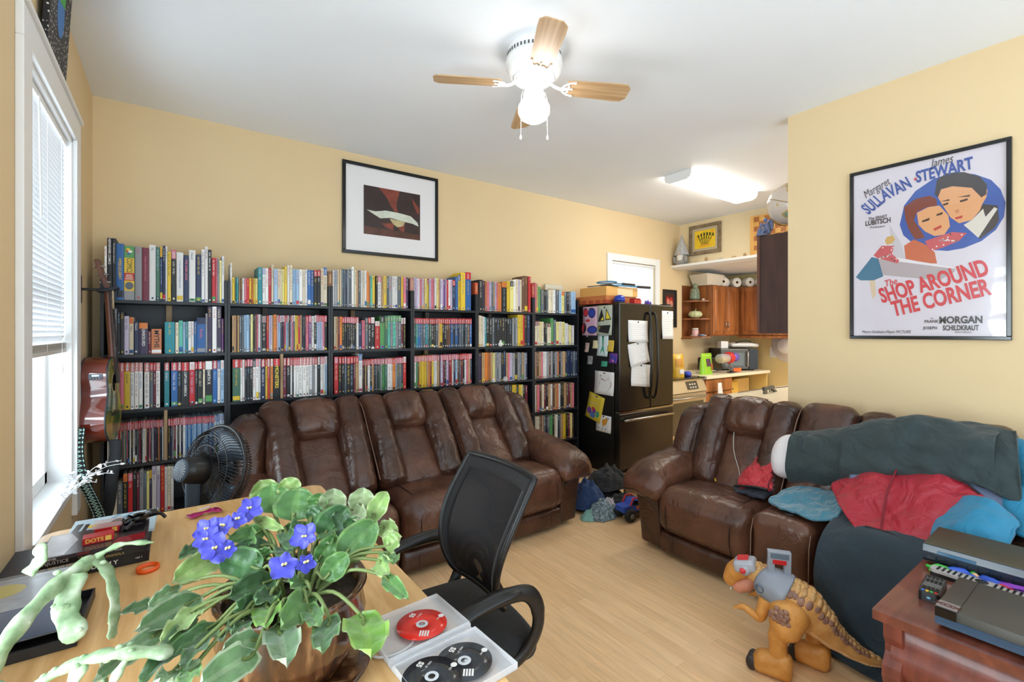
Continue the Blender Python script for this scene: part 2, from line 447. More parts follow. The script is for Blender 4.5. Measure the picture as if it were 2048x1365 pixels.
def wall_window(n, win):
    y0, y1, z0, z1 = win
    e = empty('window_%d' % n, (XL, (y0 + y1) / 2, z0)); struct(e)
    o = lambda mb, nm, m, **k: mb.build(nm, m, e, **k)
    def L(mb): mb.M = Matrix.Translation((-XL, -(y0 + y1) / 2, -z0)); return mb
    t = 0.115
    mb = L(MB())                                             # casing on the wall face
    mb.box((XL, y0 - t, z0 - 0.16), (XL + 0.022, y0, z1)); mb.box((XL, y1, z0 - 0.16), (XL + 0.022, y1 + t, z1))
    mb.box((XL, y0 - t, z1), (XL + 0.022, y1 + t, z1 + t))
    mb.box((XL, y0 - t, z1 + t), (XL + 0.034, y1 + t, z1 + t + 0.018))
    o(mb, 'window_casing', M_white, bevel=0.003)
    mb = L(MB())                                             # jambs, sill and stops
    mb.box((XL - 0.16, y0 - 0.001, z0), (XL + 0.004, y0 + 0.02, z1)); mb.box((XL - 0.16, y1 - 0.02, z0), (XL + 0.004, y1 + 0.001, z1))
    mb.box((XL - 0.16, y0, z1 - 0.02), (XL + 0.004, y1, z1))
    mb.box((XL - 0.16, y0, z0 - 0.001), (XL + 0.03, y1, z0 + 0.03))
    o(mb, 'window_jamb', M_white, bevel=0.002)
    mb = L(MB()); zm = (z0 + z1) / 2 + 0.02; a, b = y0 + 0.02, y1 - 0.02
    for (xx, lo, hi) in ((XL - 0.085, z0 + 0.03, zm + 0.02), (XL - 0.125, zm - 0.02, z1 - 0.02)):
        mb.box((xx - 0.03, a, lo), (xx, a + 0.055, hi)); mb.box((xx - 0.03, b - 0.055, lo), (xx, b, hi))
        mb.box((xx - 0.03, a, lo), (xx, b, lo + 0.06)); mb.box((xx - 0.03, a, hi - 0.045), (xx, b, hi))
    o(mb, 'sash', M_white, bevel=0.004)
    mb = L(MB())
    mb.box((XL - 0.104, a + 0.05, z0 + 0.08), (XL - 0.1, b - 0.05, zm - 0.02)); mb.box((XL - 0.144, a + 0.05, zm + 0.02), (XL - 0.14, b - 0.05, z1 - 0.06))
    o(mb, 'glass_pane', M_glass)
    return e
wall_window(1, WIN1); wall_window(2, WIN2)

def blind(loc, width, top, drop, face, label, nslat_gap=0.0235, pitch=48):
    """mini blind hanging in a plane; face = 'x' or '-y' (where it looks)"""
    e = empty('window_blind', loc, 0 if face == 'x' else -PI / 2, label, 'blind')
    # local: y along the width, x towards the room, z up, origin at the bottom centre
    h = top
    MB().box((-0.016, -width / 2, h - 0.028), (0.016, width / 2, h)).build('headrail', M_white, e, bevel=0.003)
    n = int((drop - 0.05) / nslat_gap)
    mb = MB()
    for i in range(n):
        z = h - 0.04 - i * nslat_gap
        lift = 0 if i < n - 9 else 0
        a = math.radians(pitch)
        c, s_ = math.cos(a) * 0.015, math.sin(a) * 0.015
        # a shallow curved slat: two strips
        mb.add([(-c, -width / 2 + .003, z + s_), (-c, width / 2 - .003, z + s_), (0.002, width / 2 - .003, z + 0.0022), (0.002, -width / 2 + .003, z + 0.0022), (c, width / 2 - .003, z - s_), (c, -width / 2 + .003, z - s_)],
               [(0, 1, 2, 3), (3, 2, 4, 5)], 0, True)
    mb.build('slats', M_slat, e)
    zb = h - 0.04 - n * nslat_gap
    mb = MB()
    for k in range(7): mb.box((-0.0125, -width / 2 + .003, zb - 0.004 * k), (0.0125, width / 2 - .003, zb + 0.0022 - 0.004 * k))
    mb.box((-0.013, -width / 2, zb - 0.045), (0.013, width / 2, zb - 0.027))
    mb.build('bottom_rail', mat('blind_rail', (214, 210, 204), 0.5), e)
    mb = MB()
    for f in (-0.36, 0.0, 0.36):
        for xx in (-0.0135, 0.0135): mb.tube([(xx, f * width, h - 0.02), (xx, f * width, zb - 0.03)], 0.0008, 5)
    mb.tube([(0.02, 0.30 * width, h - 0.03), (0.022, 0.30 * width, zb - 0.09)], 0.0012, 5)
    mb.tube([(0.022, 0.30 * width, zb - 0.09), (0.022, 0.30 * width, zb - 0.14)], [0.003, 0.006], 8)
    mb.tube([(0.02, -0.22 * width, h - 0.03), (0.024, -0.2 * width, h - 0.5)], 0.0035, 8)
    mb.build('cord', M_white, e)
    return e
blind((XL - 0.028, (WIN1[0] + WIN1[1]) / 2, 0), 0.885, WIN1[3] - 0.022, 1.02, 'x', 'white mini blind half raised in the tall window beside the guitar', pitch=-66)
blind((XL - 0.028, (WIN2[0] + WIN2[1]) / 2, 0), 0.885, WIN2[3] - 0.022, 0.36, 'x', 'white mini blind pulled up in the window nearer the camera', pitch=30)
# spines on the shelves: bookcase, shelf, then left edge, right edge and top in mm, colour, band colour; capitals stand as single objects
SPINES = [
(1,1,'-337,-323,319,W-;-322,-301,370,K-;-300,-281,371,K-;-280,-244,342,B-;-243,-194,331,E-;-192,-158,332,G-;-157,-123,329,M-;-122,-89,351,W-;-88,-69,340,D-;-68,-55,341,Ny;-54,-41,352,N-;-40,-31,350,W-;-30,-12,315,Y-;-10,15,332,Ki;17,52,317,W-;54,82,303,N-;83,118,339,W-;120,150,313,N-;151,169,350,W-;170,186,370,W-;187,207,351,K-;209,230,300,R-;231,239,298,i-;240,251,297,G-;252,264,286,P-;265,279,315,W-'),
(1,2,'-314,-294,306,D-;-293,-276,281,S-;-275,-262,260,K-;-261,-243,260,K-;-242,-220,235,Z-;-219,-198,229,Co;-197,-174,203,N-;-173,-128,195,Uo;-127,-112,144,M-;-111,-60,157,Q-;-44,8,202,T-;11,28,199,C-;29,50,211,A-;51,64,203,L-;65,78,206,T-;79,94,207,W-;95,109,207,W-;110,124,207,B-;125,173,232,Bn;174,184,261,G-;186,209,314,U-;211,235,311,W-;236,262,316,U-;264,275,227,v-'),
(1,3,'-297,-280,288,Kr;-279,-263,287,Ir;-262,-244,287,Ir;-243,-214,287,Yr;-213,-195,286,Wr;-193,-174,286,Wr;-173,-154,285,Wr;-146,-121,284,Wr;-119,-102,283,Sr;-101,-89,283,Mr;-88,-68,282,Wr;-46,-20,280,Tr;-11,22,279,Br;23,42,280,Kr;43,83,278,Kr;85,115,279,Rw;116,129,279,Kr;131,158,280,Kr;159,170,279,Cr;171,211,282,Kw;212,239,283,Br;240,257,284,Wb;259,279,285,Lw'),
(1,4,'-322,-316,261,w-;-315,-308,258,C-;-307,-302,259,g-;-301,-294,259,W-;-293,-286,256,C-;-285,-280,258,w-;-279,-273,258,wr;-272,-267,258,ir;-267,-262,256,rr;-261,-256,257,cr;-256,-251,256,hr;-250,-245,257,sr;-244,-239,255,fr;-238,-233,255,tr;-232,-227,258,ir;-226,-218,258,Ki;-217,-211,258,wi;-210,-202,258,Kr;-201,-192,259,Wr;-191,-182,258,Ki;-181,-174,259,Sr;-173,-164,259,Mr;-163,-156,261,Ki;-155,-150,259,wr;-149,-143,262,wi;-142,-136,260,cr;-135,-130,258,mr;-130,-124,260,ki;-123,-118,260,ii;-117,-112,258,mr;-112,-107,260,si;-106,-101,258,wr;-100,-94,259,ui;-93,-88,258,ui;-88,-83,258,kr;-82,-77,258,ki;-77,-71,257,qr;-70,-65,256,ni;-64,-58,257,ki;-57,-50,256,wr;-27,-15,257,Ki;-14,-6,258,Nr;-5,3,256,Gr;4,13,257,Mi;14,21,257,wi;22,31,259,Ki;32,40,258,Wr;41,50,256,Ni;51,62,258,Wi;63,70,258,lr;71,78,258,br;79,84,257,lr;85,91,255,lr;92,99,255,br;100,106,255,lr;107,112,256,lr;113,121,256,lr;122,127,256,br;128,133,256,lr;134,141,257,lr;142,149,256,lr;150,155,255,br;156,162,254,lr;163,169,256,lr;170,177,253,lr;178,185,254,lr;186,194,252,br;195,200,255,lr;201,207,255,lr;208,215,252,br;216,224,253,lr;225,231,257,wl;232,240,256,lb;241,247,257,wb;248,254,260,ll;255,263,261,wl;264,271,262,ll;272,279,260,wb'),
(1,5,'-321,-301,219,C-;-300,-276,229,C-;-275,-250,216,S-;-248,-226,270,Ko;-225,-202,268,Ri;-201,-184,268,K-;-183,-170,267,M-;-169,-149,280,G-;-148,-136,269,S-;-135,-121,267,P-;-120,-109,272,Uy;-108,-87,294,Wz;-86,-67,292,Zw;-65,-45,290,R-;-44,-31,281,W-;-30,-14,281,C-;-13,2,276,W-'),
(2,1,'312,324,273,W-;325,340,176,y-;341,349,176,d-;350,362,177,t-;364,372,170,f-;373,384,173,h-;385,398,175,w-;399,411,175,i-;412,427,173,r-;428,439,177,y-;440,451,176,o-;452,462,178,y-;463,479,179,P-;481,507,259,T-;509,526,252,Wl;527,546,254,W-;547,565,255,R-;566,580,282,C-;582,605,254,L-;606,622,256,C-;623,634,257,c-;635,649,256,P-;651,668,277,Y-;669,684,287,W-;686,702,288,C-;703,727,262,L-;728,747,261,L-;749,772,263,W-;773,789,264,C-;790,806,267,W-;807,829,263,B-;830,849,264,B-;852,876,266,Kr;877,898,268,Kr;900,920,283,C-;921,947,292,Cb'),
(2,2,'324,336,249,F-;337,348,252,F-;349,356,251,h-;357,367,251,F-;368,382,252,S-;383,395,253,S-;396,409,254,L-;410,426,256,L-;427,436,254,s-;437,450,260,P-;451,459,260,k-;460,471,260,H-;472,482,261,i-;483,493,260,w-;494,504,260,g-;505,532,250,Kg;534,549,254,R-;550,559,256,z-;560,569,256,z-;570,578,256,f-;579,600,262,O-;601,611,257,zz;612,621,256,lr;622,630,255,sw;631,641,257,nz;642,651,256,mw;652,661,256,ir;662,670,259,lr;671,679,257,gw;680,690,258,k-;691,699,259,zr;700,710,258,iw;711,720,260,sw;721,731,258,y-;732,742,258,y-;743,754,259,r-;755,766,260,f-;767,774,259,n-;775,785,259,k-;786,792,260,u-;794,813,258,Ir;815,832,259,Vi;834,853,256,W-;854,870,261,Kw;871,881,265,lr;882,889,262,zr;890,903,263,lr;904,914,262,zr;915,926,261,ir;927,944,261,Ki'),
(2,3,'327,373,287,Dr;374,385,286,Wr;386,399,285,W-;401,414,285,Kr;415,431,286,Ki;432,448,285,Ki;449,468,285,Wk;469,486,287,Wi;487,498,286,W-;500,526,284,Nr;528,541,285,Yr;542,553,284,Rw;554,561,284,fr;562,576,284,Ow;578,622,284,Kr;642,662,287,Mr;665,690,287,Kr;691,703,288,wr;704,712,288,kr;713,728,287,Wr;729,746,287,Wr;747,771,286,Wr;773,795,287,Wr;796,818,286,Wr;820,839,287,Wr;840,857,286,Gi;859,875,287,Wr;879,895,287,Kw;898,916,288,Wi;918,929,288,wi;931,947,290,Lw'),
(3,1,'984,997,276,w-;998,1020,282,G-;1022,1033,282,c-;1034,1043,285,f-;1044,1054,285,c-;1056,1070,292,S-;1071,1082,289,s-;1083,1096,289,N-;1097,1107,289,g-;1108,1130,291,S-;1131,1149,314,W-;1150,1166,289,C-;1167,1182,290,f-;1183,1200,289,S-;1201,1215,288,W-;1216,1232,290,C-;1233,1248,293,W-;1249,1263,287,o-;1264,1277,256,q-;1278,1294,257,a-;1295,1317,257,Y-;1322,1339,256,k-;1340,1367,257,Wi;1368,1385,259,f-;1386,1412,259,Y-;1413,1432,260,S-;1433,1459,262,G-;1460,1484,264,W-;1485,1505,263,W-;1506,1538,262,S-;1539,1558,262,Y-;1559,1580,263,I-;1582,1602,262,U-'),
(3,2,'997,1010,255,c-;1011,1026,255,F-;1027,1038,255,m-;1039,1055,256,O-;1056,1075,253,Kr;1076,1091,254,Ki;1092,1109,254,Ki;1110,1121,253,ki;1122,1139,256,Ki;1140,1152,253,ki;1153,1167,255,kr;1168,1185,253,Wi;1186,1209,211,N-;1210,1234,230,I-;1237,1259,255,Sk;1260,1283,254,Kr;1284,1313,255,Kw;1317,1356,225,Rw;1358,1397,267,Ek;1398,1422,268,D-;1423,1444,272,Ae;1445,1465,274,Ge;1466,1490,274,Ae;1491,1509,273,Ge;1510,1538,274,Se;1540,1556,255,mw;1557,1576,256,kw'),
(3,3,'998,1029,285,Ri;1032,1052,285,Kr;1056,1074,284,Kr;1077,1092,283,Si;1093,1119,283,Kr;1120,1144,284,Kr;1145,1158,283,mr;1160,1184,283,Fr;1186,1213,304,Wb;1215,1226,255,hr;1227,1233,258,ki;1234,1244,255,fr;1245,1256,257,kr;1257,1276,257,Wr;1278,1292,261,kr;1293,1307,258,fi;1308,1322,261,ki;1323,1333,259,si;1334,1348,261,ki;1349,1360,259,di;1361,1372,259,gi;1373,1397,259,Ei;1398,1417,259,Di;1419,1448,260,Wi;1449,1464,259,wi;1465,1485,260,Or;1486,1500,261,gi;1501,1518,262,si;1519,1538,262,Si;1539,1554,262,ki;1556,1582,268,Rw'),
(4,1,'1653,1671,264,z-;1672,1691,258,z-;1692,1705,258,w-;1706,1723,261,i-;1724,1741,260,z-;1742,1755,260,f-;1756,1772,262,p-;1774,1790,263,yr;1792,1810,265,z-;1811,1825,265,i-;1826,1843,266,i-;1844,1863,273,w-;1864,1878,275,p-;1879,1897,272,f-;1902,1919,267,z-;1920,1931,266,z-;1932,1950,267,v-;1951,1962,269,z-;1964,1981,266,r-;1982,2002,268,w-;2003,2019,270,z-;2022,2051,268,Nr;2053,2078,300,B-;2080,2105,321,Yb;2106,2150,342,Y-;2154,2214,349,Br'),
(4,2,'1653,1669,256,dr;1670,1691,255,Tr;1692,1714,256,Br;1715,1735,255,sr;1736,1758,256,Sr;1759,1777,256,tr;1778,1795,255,sr;1796,1814,256,dr;1815,1839,256,Kr;1840,1855,255,kr;1856,1877,258,sr;1878,1895,257,fr;1896,1919,256,Yr;1920,1939,260,kr;1940,1959,257,kr;1960,1980,260,hr;1981,2002,258,hr;2003,2027,260,Br;2028,2048,261,kr;2049,2074,261,Br;2075,2092,257,nr;2093,2112,261,sr;2113,2130,259,sr;2131,2149,262,kr;2150,2175,259,Sr;2176,2200,259,Hr;2201,2220,261,br'),
(4,3,'1653,1671,271,wi;1672,1687,271,ei;1688,1700,270,hi;1701,1718,271,yi;1719,1733,271,yi;1734,1752,273,yi;1753,1769,273,yi;1770,1786,273,fi;1787,1800,273,oi;1801,1818,271,mi;1819,1837,274,yi;1838,1856,274,wi;1857,1871,274,wi;1872,1889,272,fi;1906,1927,273,zi;1928,1943,276,mi;1944,1960,275,ki;1961,1982,273,zi;1983,2001,276,mi;2002,2016,275,rr;2017,2031,276,wi;2032,2050,277,ni;2051,2069,275,li;2070,2090,277,hr;2091,2105,275,sr;2106,2125,277,mr;2126,2144,279,kr;2145,2161,276,wr;2162,2183,278,ir;2184,2202,276,fi;2203,2220,277,ni'),
(5,1,'2297,2339,289,K-;2340,2363,281,u-;2364,2386,278,q-;2387,2410,277,i-;2411,2435,281,z-;2436,2459,278,s-;2460,2473,275,f-;2474,2490,279,z-;2491,2508,277,i-;2510,2552,274,O-;2557,2614,284,Ko;2616,2650,296,Y-;2651,2694,296,Pk;2697,2723,317,W-;2724,2754,322,C-;2755,2774,321,z-;2775,2797,321,c-;2798,2830,352,H-;2832,2871,362,H-;2875,2906,359,R-'),
(5,2,'2297,2319,291,c-;2320,2343,286,c-;2344,2360,279,w-;2361,2382,276,t-;2384,2413,274,K-;2414,2448,273,K-;2449,2475,275,S-;2476,2503,274,K-;2504,2528,276,k-;2529,2562,273,K-;2563,2592,277,K-;2593,2618,274,k-;2619,2644,273,k-;2645,2677,273,K-;2681,2698,273,g-;2699,2717,275,s-;2718,2743,277,g-;2747,2780,316,Y-;2782,2812,314,Y-;2813,2830,312,r-;2832,2862,308,K-;2863,2899,311,N-'),
(5,3,'2297,2329,281,U-;2330,2360,280,F-;2361,2398,281,O-;2399,2426,278,Q-;2427,2448,281,f-;2449,2476,277,P-;2477,2499,282,g-;2500,2521,281,s-;2522,2552,278,G-;2553,2576,278,k-;2578,2606,290,N-;2610,2628,274,f-;2629,2650,272,i-;2651,2681,272,Z-;2682,2713,269,G-;2714,2741,273,k-;2742,2772,273,G-;2773,2800,268,s-;2801,2823,272,f-;2824,2846,268,g-;2847,2868,272,n-'),
(5,4,'2474,2496,305,k-;2497,2515,306,y-;2516,2542,303,F-;2543,2566,303,k-;2567,2590,303,h-;2591,2616,297,S-;2617,2645,299,S-;2646,2677,295,K-;2678,2701,292,y-;2702,2730,292,Y-;2731,2758,289,k-;2759,2789,287,Y-;2790,2812,288,p-;2813,2839,285,k-;2840,2868,280,m-'),
(5,5,'2632,2659,323,H-;2660,2687,322,M-;2688,2710,317,k-;2711,2736,317,F-;2737,2761,315,m-;2762,2798,309,H-;2799,2831,305,K-;2832,2868,302,M-'),
(6,1,'2961,2981,302,i-;2982,3004,293,f-;3005,3032,263,e-;3039,3079,238,S-;3080,3113,233,k-;3114,3137,239,s-;3139,3165,236,c-;3166,3202,235,c-;3203,3233,239,w-;3238,3287,241,S-;3289,3324,234,l-;3326,3362,231,po;3364,3398,231,s-;3399,3426,231,k-;3427,3456,232,s-;3460,3527,238,L-'),
(6,2,'2961,2993,247,cm;2994,3021,250,cm;3023,3045,243,p-;3046,3075,241,c-;3077,3100,233,k-;3101,3122,235,k-;3124,3173,229,Ch;3175,3212,280,E-;3214,3248,263,s-;3250,3287,244,p-;3288,3329,246,C-;3330,3372,244,P-;3374,3413,229,w-;3414,3433,216,c-;3434,3453,213,p-;3454,3477,206,c-;3478,3501,207,w-'),
(6,3,'2961,2984,272,f-;2985,3013,269,h-;3014,3043,270,f-;3044,3067,268,i-;3068,3089,273,w-;3090,3114,272,w-;3115,3148,273,g-;3149,3176,271,h-;3177,3204,272,g-;3205,3227,270,k-;3228,3258,268,g-;3259,3282,267,q-;3283,3310,266,k-;3311,3337,266,g-;3338,3373,269,f-;3374,3403,269,n-;3405,3452,278,N-;3454,3486,268,n-;3487,3518,268,s-;3519,3547,269,n-'),
(6,4,'2954,2975,273,w-;2976,2994,275,f-;2995,3022,272,i-;3023,3052,276,h-;3053,3083,274,c-;3084,3109,272,m-;3110,3137,272,k-;3138,3169,269,f-;3170,3200,268,w-;3201,3228,267,h-;3229,3254,268,f-;3255,3281,271,q-;3282,3304,268,w-;3305,3327,267,k-;3328,3357,267,k-;3358,3392,268,f-;3393,3420,264,h-;3421,3447,263,m-;3448,3473,267,f-;3474,3501,263,i-'),
(6,5,'2954,2986,278,C-;2987,3021,276,C-;3022,3051,280,h-;3052,3074,280,f-;3075,3107,277,S-;3108,3131,271,k-;3132,3157,268,s-;3159,3199,270,E-;3201,3224,271,k-;3225,3248,270,c-;3249,3270,270,w-;3271,3291,270,k-;3292,3313,267,s-;3314,3345,265,f-;3347,3385,267,Y-;3387,3417,269,k-;3418,3445,262,m-;3446,3476,265,p-;3477,3495,261,h-'),
]
# ------------------------------------------------------------------ six black bookcases along the back wall
M_black = wood('black_laminate', (24, 26, 30), (36, 39, 44), (1, 14, 14), rough=0.42)
M_prop = wood('prop_timber', (150, 120, 88), (190, 160, 124), (14, 14, 1), rough=0.7)
M_prop_dark = mat('grey_prop', (112, 104, 96), 0.7)
BC = [(-0.352, 0.296), (0.2975, 0.968), (0.9695, 1.634), (1.6355, 2.27), (2.2715, 2.938), (2.9395, 3.562)]
BCF, BCB = 3.69, 3.962
SHZ = [1.664, 1.330, 0.992, 0.656, 0.331, 0.07]     # top faces of the shelves, top to bottom
NTH = ['first', 'second', 'third', 'fourth', 'fifth', 'sixth']
for k, (x0, x1) in enumerate(BC):
    lab = ['black bookcase in the corner behind the guitar', 'black bookcase second from the window wall, ending over the brown box',
           'black bookcase third from the window wall, under the framed painting', 'black bookcase fourth from the window wall with rows of uniform paperbacks',
           'black bookcase fifth from the window wall, holding three small white figurines', 'black bookcase standing beside the black fridge'][k]
    e = empty('bookcase', ((x0 + x1) / 2, BCF, 0), 0, lab, 'bookcase', 'black bookcases along the wall')
    hw = (x1 - x0) / 2; dp = BCB - BCF; t = 0.016
    for sx in (-1, 1):
        MB().box((sx * hw - (t if sx > 0 else 0), 0, 0), (sx * hw + (0 if sx > 0 else t), dp, 1.816)).build('side_panel', M_black, e, bevel=0.0015)
    for i, z in enumerate(SHZ):
        sag = 0.0
        mb = MB(); n = 10; w = hw - t
        top = lambda u: z - sag * (1 - (2 * u - 1) ** 2)
        for (yy, zz, fl) in ((0, 0, 0),):
            mb.grid(lambda u, v: (-w + 2 * w * u, 0.003 + v * (dp - 0.012), top(u)), n, 1, smooth=False)
            mb.grid(lambda u, v: (-w + 2 * w * u, 0.003 + v * (dp - 0.012), top(u) - 0.019), n, 1, smooth=False, flip=True)
            mb.grid(lambda u, v: (-w + 2 * w * u, 0.003, top(u) - 0.019 * (1 - v)), n, 1, smooth=False)
        mb.build('shelf', M_black, e)
    MB().box((-hw + t, 0.004, 0), (hw - t, 0.02, 0.0525)).build('kick_board', M_black, e)
    MB().box((-hw + t, dp - 0.006, 0.03), (hw - t, dp - 0.001, 1.80)).build('back_panel', M_black, e)
    # rough timber props between the shelves
    pr = {0: [(1, 'b', 0.005, 'p'), (2, 'b', 0.01, 'd'), (3, 'f', -0.0105, 'p')], 1: [(1, 'b', -0.08, 'd'), (2, 'f', -0.0008, 'p')],
          2: [(1, 'b', -0.1, 'p'), (2, 'b', -0.07, 'p')], 3: [(1, 'b', -0.08, 'd'), (2, 'b', -0.09, 'p')],
          4: [(1, 'b', -0.05, 'd'), (2, 'b', -0.09, 'd'), (3, 'b', -0.09, 'p')], 5: [(1, 'b', -0.13, 'd'), (2, 'b', -0.13, 'p'), (3, 'b', -0.13, 'p')]}[k]
    for (i, where, dx, c) in pr:
        yy = 0.006 if where == 'f' else 0.215
        pw = 0.0085 if where == 'f' else 0.016
        MB().box((dx - pw, yy, SHZ[i] - 0.002), (dx + pw, yy + 0.035, SHZ[i - 1] - 0.019)).build('shelf_prop', M_prop if c == 'p' else M_prop_dark, e)

# ------------------------------------------------------------------ the books
PAL = {'w': ((230, 228, 226), 'white'), 'c': ((222, 210, 184), 'cream'), 'g': ((150, 152, 156), 'grey'), 's': ((92, 102, 112), 'slate grey'), 'k': ((28, 29, 33), 'black'),
       'n': ((30, 44, 80), 'navy'), 'b': ((40, 98, 164), 'blue'), 'l': ((156, 190, 220), 'pale blue'), 't': ((36, 132, 144), 'teal'), 'a': ((98, 192, 172), 'aqua'),
       'e': ((84, 148, 84), 'green'), 'd': ((64, 106, 86), 'dark green'), 'y': ((226, 190, 50), 'yellow'), 'p': ((232, 222, 140), 'pale yellow'), 'o': ((224, 130, 50), 'orange'),
       'r': ((200, 38, 44), 'red'), 'm': ((112, 32, 52), 'maroon'), 'i': ((214, 116, 134), 'pink'), 'v': ((122, 70, 132), 'violet'), 'u': ((60, 46, 80), 'dark purple'),
       'z': ((192, 182, 208), 'lilac'), 'f': ((190, 152, 108), 'tan'), 'h': ((102, 68, 48), 'brown'), 'q': ((192, 114, 68), 'terracotta')}
M_print = attr_mat('book_print', 0.42)
M_ink = {c: mat('spine_ink_' + n, v, 0.5) for c, (v, n) in PAL.items() if c in 'wyrmbkifl'}
M_inkx = mat('spine_ink_yellow_bright', (246, 214, 60), 0.5)
def pc(ch, j=0.0):
    r, g, b = PAL[ch][0]
    f = 1 + j
    return rgb(min(255, max(0, r * f)), min(255, max(0, g * f)), min(255, max(0, b * f)))
def lum(ch): r, g, b = PAL[ch][0]; return 0.3 * r + 0.6 * g + 0.1 * b
def book_mesh(mb, R, w, h, dp, c, band, wordy=True, y0=0.0):
    """a closed book standing with its spine towards -y, origin at the spine's bottom centre"""
    hw = w / 2; j = R.uniform(-0.07, 0.07)
    body = pc(c, j); page = rgb(226, 216, 196)
    cov = min(0.0016, w * 0.16)
    mb.col = body
    mb.box((-hw, y0 + 0.0012, 0), (-hw + cov, y0 + dp, h)); mb.box((hw - cov, y0 + 0.0012, 0), (hw, y0 + dp, h))
    mb.col = page
    mb.box((-hw + cov, y0 + 0.002, 0.002), (hw - cov, y0 + dp - 0.002, h - 0.0025))
    # spine: slightly rounded, in printed zones
    zones = []
    z = 0.0
    style = R.random()
    foot = R.choice([None, None, 'w', 'k', 'r', 'b', 'y', 'e', 'g'])
    if band == '-': band = None
    if foot and h > 0.15 and style < 0.6 and c not in 'gs':
        fh = R.uniform(0.05, 0.2) * h
        zones.append((0, fh * 0.25, body)); zones.append((fh * 0.25, fh, pc(foot, j))); z = fh
    bh = h * R.uniform(0.17, 0.2) if band else 0
    zones.append((z, h - bh, body))
    if band: zones.append((h - bh, h, pc(band, j)))
    for (a, b, cc) in zones:
        mb.col = cc
        mb.add([(-hw, y0 + 0.0015, a), (-hw * 0.55, y0, a), (hw * 0.55, y0, a), (hw, y0 + 0.0015, a), (-hw, y0 + 0.0015, b), (-hw * 0.55, y0, b), (hw * 0.55, y0, b), (hw, y0 + 0.0015, b)],
               [(0, 1, 5, 4), (1, 2, 6, 5), (2, 3, 7, 6)], 0, False)
    mb.col = body
    mb.quad((-hw, y0 + 0.0015, h), (hw, y0 + 0.0015, h), (hw, y0 + 0.003, h), (-hw, y0 + 0.003, h))
    if wordy:
        dark = lum(c) < 120
        ink = R.choice(['w', 'w', 'y', 'c', 'l'] if dark else ['k', 'r', 'n', 'k', 'b', 'm'])
        mb.col = pc(ink)
        g = min(w * 0.5, 0.012); top = h - bh - 0.05 * h; length = R.uniform(0.35, 0.62) * h
        zz = top; stop = top - length
        while zz > stop:
            for q in range(R.randint(3, 8)):
                s_ = g * R.uniform(0.45, 0.75)
                if zz - s_ < stop: break
                gw = g * R.choice((0.5, 0.5, 0.5, 0.36))
                if R.random() < 0.5: mb.quad((-gw, y0 - 0.0003, zz - s_ * 0.55), (gw, y0 - 0.0003, zz - s_ * 0.55), (gw, y0 - 0.0003, zz - s_ * 0.25), (-gw, y0 - 0.0003, zz - s_ * 0.25))
                else:
                    mb.quad((-gw, y0 - 0.0003, zz - s_ * 0.8), (-gw * 0.45, y0 - 0.0003, zz - s_ * 0.8), (-gw * 0.45, y0 - 0.0003, zz), (-gw, y0 - 0.0003, zz))
                    mb.quad((-gw, y0 - 0.0003, zz - s_ * 0.25), (gw, y0 - 0.0003, zz - s_ * 0.25), (gw, y0 - 0.0003, zz), (-gw, y0 - 0.0003, zz))
                zz -= s_
            zz -= g * 0.7
            if R.random() < 0.25: break
        # maker's mark at the foot, and a second, smaller line
        mb.quad((-g * 0.4, y0 - 0.0003, 0.012), (g * 0.4, y0 - 0.0003, 0.012), (g * 0.4, y0 - 0.0003, 0.012 + g * 0.9), (-g * 0.4, y0 - 0.0003, 0.012 + g * 0.9))
        if band:
            bi = pc('w' if lum(band) < 150 else 'r'); mb.col = bi
            a, b = h - bh * 0.86, h - bh * 0.16; m_ = min(hw * 0.62, 0.008); k = 6; st = (b - a) / k
            for q in range(k):
                mb.quad((-m_, y0 - 0.0003, a + q * st), (m_, y0 - 0.0003, a + q * st), (m_, y0 - 0.0003, a + q * st + st * 0.34), (-m_, y0 - 0.0003, a + q * st + st * 0.34))
    mb.col = None
    return bh
ORD = ['', 'first', 'second', 'third', 'fourth', 'fifth', 'sixth', 'seventh', 'eighth', 'ninth', 'tenth', 'eleventh', 'twelfth', 'thirteenth', 'fourteenth', 'fifteenth', 'sixteenth', 'seventeenth', 'eighteenth', 'nineteenth']
def ordinal(n):
    if n < 20: return ORD[n]
    t, u = divmod(n, 10)
    tens = {2: 'twent', 3: 'thirt', 4: 'fort', 5: 'fift', 6: 'sixt', 7: 'sevent', 8: 'eight'}[t]
    return tens + ('ieth' if u == 0 else 'y-' + ORD[u])
SHN = ['top', 'second', 'third', 'fourth', 'fifth']
# titles that can be read: (bookcase, shelf, place): (words, ink, middle of the words, length, share of the width)
TITLES = {(1, 1, 1): ('NEWSPAPER COMICS', 'w', 0.78, 0.42, 0.62), (1, 1, 2): ('The Smithsonian Collection of', 'w', 0.76, 0.46, 0.7), (1, 1, 3): ("AMERICA'S GREAT", 'y', 0.55, 0.42, 0.42),
          (1, 1, 6): ('Masters of American Comics', 'i', 0.6, 0.62, 0.6), (1, 1, 14): ('75 Years of American Newspaper Comics', 'b', 0.55, 0.72, 0.7), (1, 1, 15): ('THE COMIC BOOK', 'i', 0.68, 0.44, 0.7),
          (1, 2, 7): ('UNSOLVED', 'w', 0.53, 0.52, 0.7), (1, 2, 9): ('MYTHS', 'k', 0.6, 0.66, 0.62), (1, 2, 18): ('Rocks', 'i', 0.55, 0.32, 0.6), (1, 3, 14): ('CAPTAIN AMERICA', 'w', 0.5, 0.6, 0.6),
          (1, 3, 19): ('EARTH X', 'w', 0.62, 0.34, 0.6), (1, 5, 11): ('Prince Valiant', 'm', 0.8, 0.3, 0.7), (1, 5, 12): ('Prince Valiant', 'm', 0.8, 0.3, 0.7), (2, 3, 14): ('MONSTERS', 'Y', 0.54, 0.54, 0.82)}
